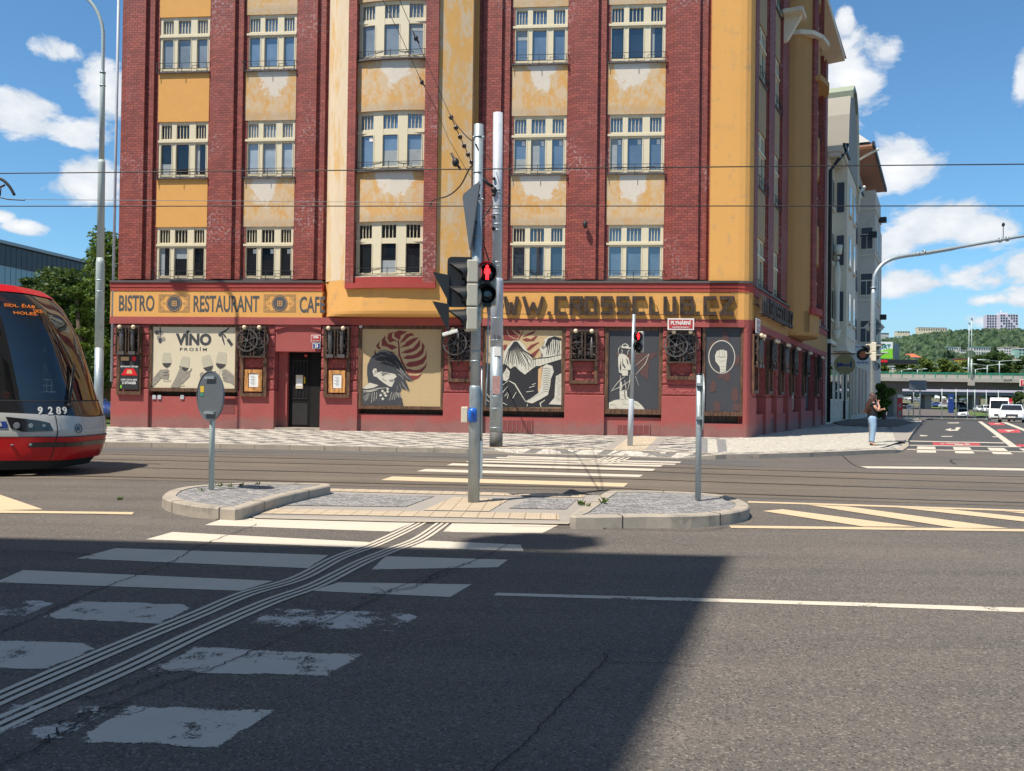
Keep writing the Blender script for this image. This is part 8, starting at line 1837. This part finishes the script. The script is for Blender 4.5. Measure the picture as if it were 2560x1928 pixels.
bk = empty('apartment_block', 'long rendered apartment block behind the viewer whose shadow lies on the crossing', 'building', loc=(0,0,0))
def shadow_src(p, h): k = h/math.tan(SUN_EL); return Vector((p.x+sin(SUN_AZ)*k, p.y+cos(SUN_AZ)*k, 0))
HB_ = 19.0; C1 = shadow_src(G(1834, 1391), HB_); C0 = shadow_src(G(0, 1345), HB_); C2 = shadow_src(G(1585, 1928), HB_); e1 = (C0-C1).normalized(); e2 = (C2-C1).normalized()
pl = [C1, C1+e1*45, C1+e1*45+e2*14, C1+e2*14]
mb = MB(); mb.prism([tuple(p[:2]) for p in pl], 0, HB_); mb.build('wall', 'b2', bk)
mb = MB(); c = shadow_src(G(1375, 1352), HB_+1.2); 
for du, dv_, s_ in ((1310,1350,.45),(1375,1345,.4),(1420,1352,.5)): q = shadow_src(G(du, dv_), HB_+.9); mb.box(q.x-s_*.7, q.x+s_*.7, q.y-.3, q.y+.3, HB_, HB_+.9)
mb.build('roof_shadow_block', 'rooftile', bk)  # unseen roof blocks added to roughen the shadow edge on the road
fcx = atan2(-e1.y, -e1.x)
for r_ in range(5):
    for k in range(14):
        p = C1+e1*(1.5+k*3.1); w1 = MB().box(-.6,.6,-.0,.08,0,1.8).build('window', 'cream', bk); w1.location = (p.x, p.y, 1.2+r_*3.5); w1.rotation_euler = (0,0,atan2(e1.y, e1.x)+pi); w1.location += Vector((-e1.y, e1.x, 0))*(-.0)
        g = MB().box(-.5,.5,-.02,.1,.1,1.7).build('pane', 'glass', w1)
# weeds on the island and verge
def weed(label, p, n, h, seed, mt='grass'):
    rnd = random.Random(seed); mb = MB(); tn = []
    for k in range(n):
        a_ = rnd.uniform(0, 2*pi); l = h*rnd.uniform(.5, 1.2); b = Vector((rnd.gauss(0,h*.25), rnd.gauss(0,h*.25), 0)); t_ = b+Vector((cos(a_)*l*.5, sin(a_)*l*.5, l*rnd.uniform(.3,.9))); s_ = Vector((-sin(a_), cos(a_), 0))*h*.05
        mb.add([b-s_, b+s_, (b+t_)/2+s_*1.6+Vector((0,0,l*.15)), t_, (b+t_)/2-s_*1.6+Vector((0,0,l*.15))], [(0,1,2,3,4)]); tn.append(rnd.random())
    o = mb.build('weed', 'leafA', None, fix=False); o.location = p; a_ = o.data.attributes.new('tone', 'FLOAT', 'FACE'); a_.data.foreach_set('value', tn); T(o, label, 'plant', 'weeds on the traffic island')
weed('green leafy weed on the right island beside the tall dry stalks', G(1509,1257,.15), 26, .10, 1); weed('small weed at the left edge of the right island', G(1472,1266,.15), 16, .06, 2)
weed('dry weed left of the right raised island kerb', G(1452,1262,.02), 30, .10, 3)
for i, (u, v, lab) in enumerate(((530,1222,'at the foot of the left post'),(548,1217,'just right of the left post'),(575,1218,'second right of the left post'),(603,1215,'beside the oval sign shadow'),(645,1213,'near the far kerb of the left island'),(503,1228,'left of the left post'))):
    weed('tiny weed between the setts '+lab, G(u, v, .15), 12, .08, 10+i)
weed('strip of grass growing in the asphalt joint left of the island', G(300,1250,.0), 40, .06, 30)
for k in range(7): pass
